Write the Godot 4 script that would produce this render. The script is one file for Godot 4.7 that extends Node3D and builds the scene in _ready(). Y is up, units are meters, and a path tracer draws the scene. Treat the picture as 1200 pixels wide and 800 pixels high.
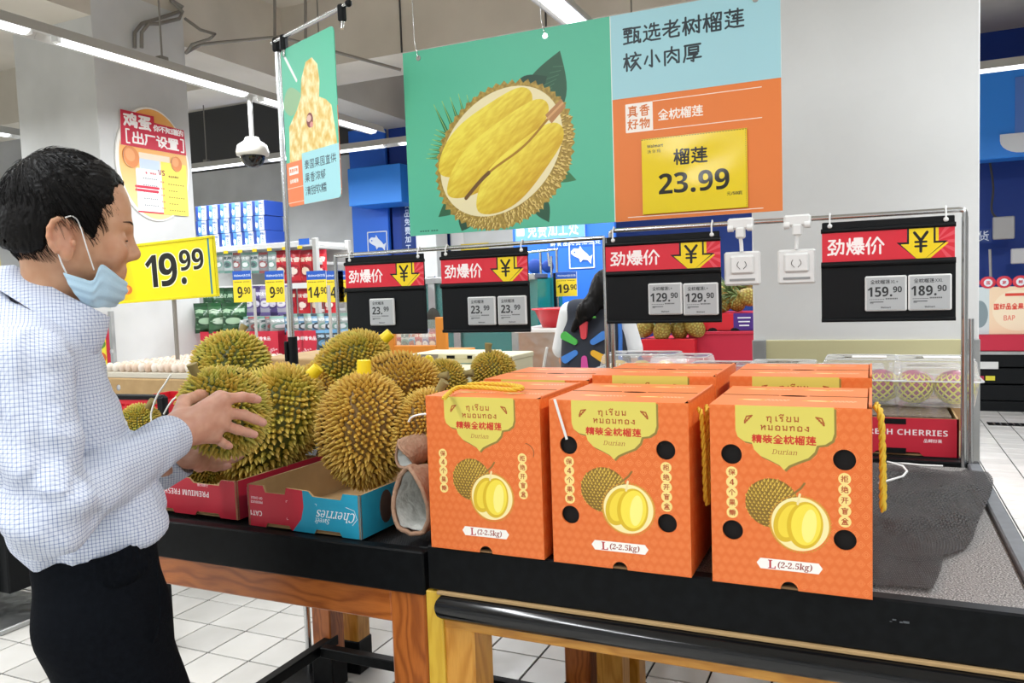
extends Node3D
# A supermarket fruit aisle: boxed durians on black display tables, a man handling loose durians, hanging price boards.

const EYE := Vector3(0, 1.36, 0)
const FOCAL := 934.0
var CAM := Basis(Vector3.UP, deg_to_rad(24.466)) * Basis(Vector3.RIGHT, deg_to_rad(-3.773)) * Basis(Vector3.BACK, deg_to_rad(-1.982))
const TOP := 0.895      # height of the display tables
const TILE := 0.203

# ---------------------------------------------------------------- mesh builder
class MB:
	var v := PackedVector3Array()
	var n := PackedVector3Array()
	var uv := PackedVector2Array()
	var col := PackedColorArray()
	var ix := PackedInt32Array()
	var t := Transform3D.IDENTITY
	var tint := Color(1, 1, 1)
	func at(x: float, y: float, z: float, yaw := 0.0) -> MB:
		t = Transform3D(Basis(Vector3.UP, yaw), Vector3(x, y, z))
		return self
	func pt(p: Vector3, nn: Vector3, u: Vector2) -> int:
		v.append(t * p)
		n.append((t.basis * nn).normalized())
		uv.append(u)
		col.append(tint)
		return v.size() - 1
	func tri(a: Vector3, b: Vector3, c: Vector3, ua := Vector2.ZERO, ub := Vector2(1, 0), uc := Vector2(1, 1)) -> void:
		var nn := (c - a).cross(b - a).normalized()
		var i := pt(a, nn, ua)
		pt(b, nn, ub)
		pt(c, nn, uc)
		ix.append_array(PackedInt32Array([i, i + 1, i + 2]))
	# a top left, b top right, c bottom right, d bottom left, seen from the front
	func quad(a: Vector3, b: Vector3, c: Vector3, d: Vector3, r := Rect2(0, 0, 1, 1)) -> void:
		var nn := (c - a).cross(b - d).normalized()
		var i := pt(a, nn, r.position)
		pt(b, nn, r.position + Vector2(r.size.x, 0))
		pt(c, nn, r.end)
		pt(d, nn, r.position + Vector2(0, r.size.y))
		ix.append_array(PackedInt32Array([i, i + 1, i + 2, i, i + 2, i + 3]))
	func oq(pts: Array, out: Vector3, grain := -1) -> void:
		var nn: Vector3 = (pts[2] - pts[0]).cross(pts[1] - pts[0]).normalized()
		var p := pts.duplicate()
		if nn.dot(out) < 0.0:
			p.reverse()
			nn = -nn
		var i0 := v.size()
		for q: Vector3 in p:
			var u := Vector2(q.x, -q.y)
			var ax := nn.abs()
			if grain >= 0:
				var o: Array = [0, 1, 2]
				o.erase(grain)
				var other: int = o[0] if ax[o[0]] < ax[o[1]] else o[1]
				u = Vector2(q[grain], q[other]) if ax[grain] < 0.8 else Vector2(q[o[0]] * 0.3, q[o[1]])
			elif ax.y > 0.7:
				u = Vector2(q.x, q.z)
			elif ax.x > 0.7:
				u = Vector2(-q.z, -q.y)
			pt(q, nn, u)
		for k in range(1, p.size() - 1):
			ix.append_array(PackedInt32Array([i0, i0 + k, i0 + k + 1]))
	func box(c: Vector3, s: Vector3, bev := 0.0) -> MB:
		var h := s * 0.5
		var g := 0 if s.x >= s.y and s.x >= s.z else (1 if s.y >= s.z else 2)
		var b: float = minf(bev, minf(h.x, minf(h.y, h.z)) * 0.98)
		var f := func(k: int, sg: Vector3) -> Vector3:
			var q := Vector3.ZERO
			for j in 3:
				q[j] = sg[j] * (h[j] if j == k else h[j] - b)
			return c + q
		for k in 3:
			var j := (k + 1) % 3
			var l := (k + 2) % 3
			for sk in [-1.0, 1.0]:
				var ps := []
				for e in [[-1.0, -1.0], [-1.0, 1.0], [1.0, 1.0], [1.0, -1.0]]:
					var sg := Vector3.ZERO
					sg[k] = sk
					sg[j] = e[0]
					sg[l] = e[1]
					ps.append(f.call(k, sg))
				var o := Vector3.ZERO
				o[k] = sk
				oq(ps, o, g)
				if b > 0.0:
					for sj in [-1.0, 1.0]:
						var s1 := Vector3.ZERO
						s1[k] = sk
						s1[j] = sj
						s1[l] = -1.0
						var s2 := s1
						s2[l] = 1.0
						var o2 := Vector3.ZERO
						o2[k] = sk
						o2[j] = sj
						oq([f.call(k, s1), f.call(k, s2), f.call(j, s2), f.call(j, s1)], o2, g)
		if b > 0.0:
			for e in 8:
				var sg := Vector3(1.0 if e & 1 else -1.0, 1.0 if e & 2 else -1.0, 1.0 if e & 4 else -1.0)
				oq([f.call(0, sg), f.call(1, sg), f.call(2, sg)], sg, g)
		return self
	func tube(path: Array, r, sides := 8, cap := true, flat := 1.0) -> MB:
		var m := path.size()
		var up := Vector3.UP
		var d0: Vector3 = (path[1] - path[0]).normalized()
		if absf(d0.y) > 0.9:
			up = Vector3.RIGHT
		var side := d0.cross(up).normalized()
		var base := v.size()
		var run := 0.0
		for i in m:
			var d: Vector3 = (path[mini(i + 1, m - 1)] - path[maxi(i - 1, 0)]).normalized()
			side = (side - d * side.dot(d)).normalized()
			var w := d.cross(side)
			var rr: float = r if r is float else r[i]
			if i > 0:
				run += path[i].distance_to(path[i - 1])
			for k in sides + 1:
				var a := TAU * k / sides
				var nn := side * cos(a) + w * sin(a)
				pt(path[i] + side * cos(a) * rr + w * sin(a) * rr * flat, nn, Vector2(float(k) / sides, run))
		for i in m - 1:
			for k in sides:
				var a := base + i * (sides + 1) + k
				var b := a + sides + 1
				ix.append_array(PackedInt32Array([a, a + 1, b + 1, a, b + 1, b]))
		if cap:
			for e in 2:
				var i := 0 if e == 0 else m - 1
				var d: Vector3 = (path[0] - path[1]).normalized() if e == 0 else (path[m - 1] - path[m - 2]).normalized()
				var c0 := pt(path[i], d, Vector2.ZERO)
				for k in sides:
					var p1 := v[base + i * (sides + 1) + k]
					var p2 := v[base + i * (sides + 1) + k + 1]
					var iv := t.affine_inverse()
					var q1 := pt(iv * p1, d, Vector2.ZERO)
					var q2 := pt(iv * p2, d, Vector2.ZERO)
					ix.append_array(PackedInt32Array([c0, q2, q1] if e == 0 else [c0, q1, q2]))
		return self
	# profile of (radius, height); a repeated point makes a sharp edge
	func lathe(prof: Array, sides := 20, squash := 1.0) -> MB:
		var m := prof.size()
		var base := v.size()
		for i in m:
			var a: Vector2 = prof[maxi(i - 1, 0)]
			var b: Vector2 = prof[mini(i + 1, m - 1)]
			if i > 0 and prof[i] == a:
				a = prof[i]
			elif i < m - 1 and prof[i] == b:
				b = prof[i]
			var d := (b - a).normalized()
			var nr := Vector2(d.y, -d.x)
			for k in sides + 1:
				var g := TAU * k / sides
				pt(Vector3(cos(g) * prof[i].x, prof[i].y, sin(g) * prof[i].x * squash), Vector3(cos(g) * nr.x, nr.y, sin(g) * nr.x), Vector2(float(k) / sides, float(i) / (m - 1)))
		for i in m - 1:
			for k in sides:
				var a := base + i * (sides + 1) + k
				var b := a + sides + 1
				ix.append_array(PackedInt32Array([a, b + 1, a + 1, a, b, b + 1]))
		return self
	# polygon in the xy plane facing +z, thickness behind it; uv over rect r
	func ext(poly: PackedVector2Array, depth: float, r := Rect2(0, 0, 1, 1), z := 0.0) -> MB:
		var tr := Geometry2D.triangulate_polygon(poly)
		for k in range(0, tr.size(), 3):
			var q := [poly[tr[k]], poly[tr[k + 1]], poly[tr[k + 2]]]
			if (q[1] - q[0]).cross(q[2] - q[0]) > 0:
				q.reverse()
			for e in ([0, 1] if depth > 0.0 else [0]):
				var zz: float = z - depth * e
				var i := v.size()
				for p: Vector2 in q:
					pt(Vector3(p.x, p.y, zz), Vector3(0, 0, 1 - 2 * e), Vector2((p.x - r.position.x) / r.size.x, (r.end.y - p.y) / r.size.y))
				ix.append_array(PackedInt32Array([i, i + 1, i + 2] if e == 0 else [i, i + 2, i + 1]))
		if depth > 0.0:
			var cw := Geometry2D.is_polygon_clockwise(poly)
			for k in poly.size():
				var a := poly[k]
				var b := poly[(k + 1) % poly.size()]
				var o := Vector3(b.y - a.y, a.x - b.x, 0) * (-1.0 if cw else 1.0)
				oq([Vector3(a.x, a.y, z), Vector3(b.x, b.y, z), Vector3(b.x, b.y, z - depth), Vector3(a.x, a.y, z - depth)], o)
		return self
	# smooth sheet from a function of (u, v) in 0..1
	func sheet(nu: int, nv: int, f: Callable) -> MB:
		var base := v.size()
		var p := PackedVector3Array()
		for j in nv + 1:
			for i in nu + 1:
				p.append(f.call(float(i) / nu, float(j) / nv))
		for j in nv + 1:
			for i in nu + 1:
				var du := p[j * (nu + 1) + mini(i + 1, nu)] - p[j * (nu + 1) + maxi(i - 1, 0)]
				var dv := p[mini(j + 1, nv) * (nu + 1) + i] - p[maxi(j - 1, 0) * (nu + 1) + i]
				var nn := dv.cross(du)
				pt(p[j * (nu + 1) + i], nn if nn.length() > 1e-12 else Vector3.UP, Vector2(float(i) / nu, float(j) / nv))
		for j in nv:
			for i in nu:
				var a := base + j * (nu + 1) + i
				var b := a + nu + 1
				ix.append_array(PackedInt32Array([a, a + 1, b + 1, a, b + 1, b]))
		return self
	func ball(c: Vector3, r: Vector3, nu := 16, nv := 10) -> MB:
		return sheet(nu, nv, func(u: float, w: float) -> Vector3:
			var a := TAU * u
			var b := PI * w
			return c + Vector3(r.x * sin(b) * cos(a), r.y * cos(b), r.z * sin(b) * sin(a)))
	func mesh(smooth := true) -> ArrayMesh:
		for k in range(0, ix.size(), 3):     # turn every face the way its normals point
			var a := ix[k]
			var b := ix[k + 1]
			var c := ix[k + 2]
			if (v[c] - v[a]).cross(v[b] - v[a]).dot(n[a] + n[b] + n[c]) < 0.0:
				ix[k + 1] = c
				ix[k + 2] = b
		var a := []
		a.resize(Mesh.ARRAY_MAX)
		a[Mesh.ARRAY_VERTEX] = v
		if smooth:
			a[Mesh.ARRAY_NORMAL] = n
		a[Mesh.ARRAY_TEX_UV] = uv
		a[Mesh.ARRAY_COLOR] = col
		a[Mesh.ARRAY_INDEX] = ix
		var m := ArrayMesh.new()
		m.add_surface_from_arrays(Mesh.PRIMITIVE_TRIANGLES, a)
		return m

# ---------------------------------------------------------------- distance fields, meshed as surface nets
class Field:
	var lo: Vector3
	var cell: float
	var nx: int
	var ny: int
	var nz: int
	var g := PackedFloat32Array()
	func _init(a: Vector3, b: Vector3, c: float) -> void:
		lo = a
		cell = c
		nx = int((b.x - a.x) / c) + 2
		ny = int((b.y - a.y) / c) + 2
		nz = int((b.z - a.z) / c) + 2
		g.resize(nx * ny * nz)
		g.fill(0.3)
	# a tapered capsule joined with smoothness k; sub carves it away. flat squeezes it along axis ax.
	func bone(a: Vector3, b: Vector3, ra: float, rb: float, k := 0.02, sub := false) -> void:
		var m := maxf(ra, rb) + k + cell * 2.0
		var p0 := (Vector3(minf(a.x, b.x), minf(a.y, b.y), minf(a.z, b.z)) - Vector3.ONE * m - lo) / cell
		var p1 := (Vector3(maxf(a.x, b.x), maxf(a.y, b.y), maxf(a.z, b.z)) + Vector3.ONE * m - lo) / cell
		var ab := b - a
		var l2 := maxf(ab.length_squared(), 1e-9)
		for z in range(maxi(0, int(p0.z)), mini(nz, int(p1.z) + 2)):
			for y in range(maxi(0, int(p0.y)), mini(ny, int(p1.y) + 2)):
				var i := (z * ny + y) * nx
				for x in range(maxi(0, int(p0.x)), mini(nx, int(p1.x) + 2)):
					var p := lo + Vector3(x, y, z) * cell
					var h := clampf((p - a).dot(ab) / l2, 0.0, 1.0)
					var d := (p - a - ab * h).length() - (ra + (rb - ra) * h)
					mixin(i + x, d, k, sub)
	func egg(c: Vector3, r: Vector3, bs := Basis.IDENTITY, k := 0.02, sub := false) -> void:
		var m := maxf(r.x, maxf(r.y, r.z)) + k + cell * 2.0
		var p0 := (c - Vector3.ONE * m - lo) / cell
		var p1 := (c + Vector3.ONE * m - lo) / cell
		var inv := bs.transposed()
		for z in range(maxi(0, int(p0.z)), mini(nz, int(p1.z) + 2)):
			for y in range(maxi(0, int(p0.y)), mini(ny, int(p1.y) + 2)):
				var i := (z * ny + y) * nx
				for x in range(maxi(0, int(p0.x)), mini(nx, int(p1.x) + 2)):
					var q := inv * (lo + Vector3(x, y, z) * cell - c)
					var k0 := (q / r).length()
					var k1 := (q / (r * r)).length()
					var d := k0 * (k0 - 1.0) / maxf(k1, 1e-6) if k0 > 1e-4 else -minf(r.x, minf(r.y, r.z))
					mixin(i + x, d, k, sub)
	func mixin(i: int, d: float, k: float, sub: bool) -> void:
		var e := g[i]
		if sub:
			var h := maxf(k - absf(e + d), 0.0) / k
			g[i] = maxf(e, -d) + h * h * k * 0.25
		else:
			var h := maxf(k - absf(e - d), 0.0) / k
			g[i] = minf(e, d) - h * h * k * 0.25
	func warp(f: Callable, near := 0.04) -> void:
		for z in nz:
			for y in ny:
				var i := (z * ny + y) * nx
				for x in nx:
					if absf(g[i + x]) < near:
						g[i + x] = f.call(lo + Vector3(x, y, z) * cell, g[i + x])
	func into(mb: MB, paint = null) -> void:
		var id := PackedInt32Array()
		id.resize(g.size())
		id.fill(-1)
		var off := [0, 1, nx, nx + 1, nx * ny, nx * ny + 1, nx * ny + nx, nx * ny + nx + 1]
		for z in nz - 1:
			for y in ny - 1:
				for x in nx - 1:
					var i := (z * ny + y) * nx + x
					var s0 := g[i] < 0.0
					if s0 == (g[i + 1] < 0.0) and s0 == (g[i + off[2]] < 0.0) and s0 == (g[i + off[3]] < 0.0) and s0 == (g[i + off[4]] < 0.0) and s0 == (g[i + off[5]] < 0.0) and s0 == (g[i + off[6]] < 0.0) and s0 == (g[i + off[7]] < 0.0):
						continue
					var sum := Vector3.ZERO
					var cnt := 0
					for e in [[0, 1], [0, 2], [0, 4], [1, 3], [1, 5], [2, 3], [2, 6], [3, 7], [4, 5], [4, 6], [5, 7], [6, 7]]:
						var a: float = g[i + off[e[0]]]
						var b: float = g[i + off[e[1]]]
						if (a < 0.0) != (b < 0.0):
							var h := a / (a - b)
							var pa := Vector3(e[0] & 1, (e[0] >> 1) & 1, e[0] >> 2)
							var pb := Vector3(e[1] & 1, (e[1] >> 1) & 1, e[1] >> 2)
							sum += pa.lerp(pb, h)
							cnt += 1
					sum /= cnt
					var u := sum
					var gx := lerpf(lerpf(g[i + 1] - g[i], g[i + off[3]] - g[i + off[2]], u.y), lerpf(g[i + off[5]] - g[i + off[4]], g[i + off[7]] - g[i + off[6]], u.y), u.z)
					var gy := lerpf(lerpf(g[i + off[2]] - g[i], g[i + off[3]] - g[i + 1], u.x), lerpf(g[i + off[6]] - g[i + off[4]], g[i + off[7]] - g[i + off[5]], u.x), u.z)
					var gz := lerpf(lerpf(g[i + off[4]] - g[i], g[i + off[5]] - g[i + 1], u.x), lerpf(g[i + off[6]] - g[i + off[2]], g[i + off[7]] - g[i + off[3]], u.x), u.y)
					var p := lo + (Vector3(x, y, z) + sum) * cell
					if paint != null:
						mb.tint = paint.call(p)
					id[i] = mb.pt(p, Vector3(gx, gy, gz).normalized(), Vector2(p.x, p.y))
		for z in range(1, nz - 1):
			for y in range(1, ny - 1):
				for x in range(1, nx - 1):
					var i := (z * ny + y) * nx + x
					var s := g[i] < 0.0
					for ax in 3:
						var st: int = [1, nx, nx * ny][ax]
						if s == (g[i + st] < 0.0):
							continue
						var u: int = [nx, nx * ny, 1][ax]
						var w: int = [nx * ny, 1, nx][ax]
						var a := id[i]
						var b := id[i - u]
						var c := id[i - u - w]
						var d := id[i - w]
						if a < 0 or b < 0 or c < 0 or d < 0:
							continue
						mb.ix.append_array(PackedInt32Array([a, c, b, a, d, c] if s else [a, b, c, a, c, d]))

# ---------------------------------------------------------------- print: polygons, strokes and letters drawn into an image
class Print:
	var im: Image
	var s := 2.0
	func _init(w: int, h: int, bg: Color, ss := 2) -> void:
		s = ss
		im = Image.create(w * ss, h * ss, false, Image.FORMAT_RGBA8)
		im.fill(bg)
	func poly(p: PackedVector2Array, c: Color) -> void:
		var y0 := 1e9
		var y1 := -1e9
		for q in p:
			y0 = minf(y0, q.y)
			y1 = maxf(y1, q.y)
		var m := p.size()
		for y in range(maxi(0, int(ceil(y0 * s - 0.5))), mini(im.get_height() - 1, int(floor(y1 * s - 0.5))) + 1):
			var yy := (y + 0.5) / s
			var xs := []
			for k in m:
				var a := p[k]
				var b := p[(k + 1) % m]
				if (a.y <= yy) != (b.y <= yy):
					xs.append(a.x + (b.x - a.x) * (yy - a.y) / (b.y - a.y))
			xs.sort()
			for k in range(0, xs.size() - 1, 2):
				var xa := int(ceil(xs[k] * s - 0.5))
				var xb := int(ceil(xs[k + 1] * s - 0.5))
				if xb > xa:
					im.fill_rect(Rect2i(xa, y, xb - xa, 1), c)
	# a polygon filled from a function of the point
	func fill(p: PackedVector2Array, f: Callable) -> void:
		var y0 := 1e9
		var y1 := -1e9
		for q in p:
			y0 = minf(y0, q.y)
			y1 = maxf(y1, q.y)
		var m := p.size()
		for y in range(maxi(0, int(ceil(y0 * s - 0.5))), mini(im.get_height() - 1, int(floor(y1 * s - 0.5))) + 1):
			var yy := (y + 0.5) / s
			var xs := []
			for k in m:
				var a := p[k]
				var b := p[(k + 1) % m]
				if (a.y <= yy) != (b.y <= yy):
					xs.append(a.x + (b.x - a.x) * (yy - a.y) / (b.y - a.y))
			xs.sort()
			for k in range(0, xs.size() - 1, 2):
				for x in range(maxi(0, int(ceil(xs[k] * s - 0.5))), mini(im.get_width(), int(ceil(xs[k + 1] * s - 0.5)))):
					im.set_pixel(x, y, f.call(Vector2((x + 0.5) / s, yy)))
	func rect(x: float, y: float, w: float, h: float, c: Color) -> void:
		im.fill_rect(Rect2i(roundi(x * s), roundi(y * s), roundi(w * s), roundi(h * s)), c)
	func ell(c: Vector2, rx: float, ry: float, col: Color, rot := 0.0) -> void:
		var p := PackedVector2Array()
		var m := clampi(int(rx + ry), 10, 48)
		for k in m:
			p.append(c + Vector2(cos(TAU * k / m) * rx, sin(TAU * k / m) * ry).rotated(rot))
		poly(p, col)
	func rrect(x: float, y: float, w: float, h: float, r: float, c: Color) -> void:
		var p := PackedVector2Array()
		for q in [[x + w - r, y + h - r, 0.0], [x + r, y + h - r, 0.25], [x + r, y + r, 0.5], [x + w - r, y + r, 0.75]]:
			for k in 7:
				var a: float = TAU * (q[2] + k / 24.0)
				p.append(Vector2(q[0] + cos(a) * r, q[1] + sin(a) * r))
		poly(p, c)
	func line(p: Array, w: float, c: Color, round_ends := true) -> void:
		for k in p.size() - 1:
			var a: Vector2 = p[k]
			var b: Vector2 = p[k + 1]
			var d := (b - a).normalized().orthogonal() * w * 0.5
			poly(PackedVector2Array([a + d, b + d, b - d, a - d]), c)
		if round_ends:
			for q: Vector2 in p:
				ell(q, w * 0.5, w * 0.5, c)
	# Latin letters, from the outlines of a font
	func latin(text: String, x: float, y: float, size: float, c: Color, how := "bold", align := 0, squeeze := 1.0, turn := 0.0, slant := 0.0) -> void:
		var tm := TextMesh.new()
		var f := SystemFont.new()
		f.font_names = PackedStringArray(["Droid Serif" if how.contains("serif") else "Droid Sans"])
		f.font_weight = 700 if how.contains("bold") else 400
		tm.font = f
		tm.text = text
		tm.font_size = 64
		tm.pixel_size = 1.0
		tm.depth = 0.0
		var a := tm.get_mesh_arrays()
		var vs: PackedVector3Array = a[Mesh.ARRAY_VERTEX]
		var ii: PackedInt32Array = a[Mesh.ARRAY_INDEX]
		var lo := Vector3(1e9, 1e9, 0)
		var hi := -lo
		for q in vs:
			lo = lo.min(q)
			hi = hi.max(q)
		var k := size / 46.0       # capital height of 46 units
		var ox: float = [lo.x, (lo.x + hi.x) * 0.5, hi.x][align]
		var base := -23.0
		for e in range(0, ii.size(), 3):
			var p := PackedVector2Array()
			for w in 3:
				var q := vs[ii[e + w]]
				p.append(Vector2(x, y) + Vector2((q.x - ox) * k * squeeze + slant * (q.y - base) * k, -(q.y - base) * k).rotated(turn))
			poly(p, c)
	# Chinese and Thai letters, from strokes on a 100 by 100 square
	func han(text: String, x: float, y: float, size: float, w: float, c: Color, step := 1.06, tall := 1.0, turn := 0.0, down := false) -> void:
		for k in text.length():
			var o := Vector2(0, size * step * k) if down else Vector2(size * step * k, 0)
			glyph(text[k], Transform2D(turn, Vector2(x, y)) * Transform2D(0.0, Vector2(size, size * tall) / 100.0, 0.0, o), w, c)
	func glyph(ch: String, t: Transform2D, w: float, c: Color) -> void:
		if not STROKES.has(ch):
			return
		for st: String in STROKES[ch].split(";"):
			var b := st.split(" ")
			if b[0].begins_with("@"):
				var q := Transform2D(0.0, Vector2(float(b[3]) - float(b[1]), float(b[4]) - float(b[2])) / 100.0, 0.0, Vector2(float(b[1]), float(b[2])))
				glyph(b[0].substr(1), t * q, w, c)
				continue
			var p := []
			for e in b:
				var xy := e.split(",")
				p.append(t * Vector2(float(xy[0]), float(xy[1])))
			line(p, w, c, true)
	func tex() -> ImageTexture:
		if s > 1.5:
			im.shrink_x2()
		return ImageTexture.create_from_image(im)

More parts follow.
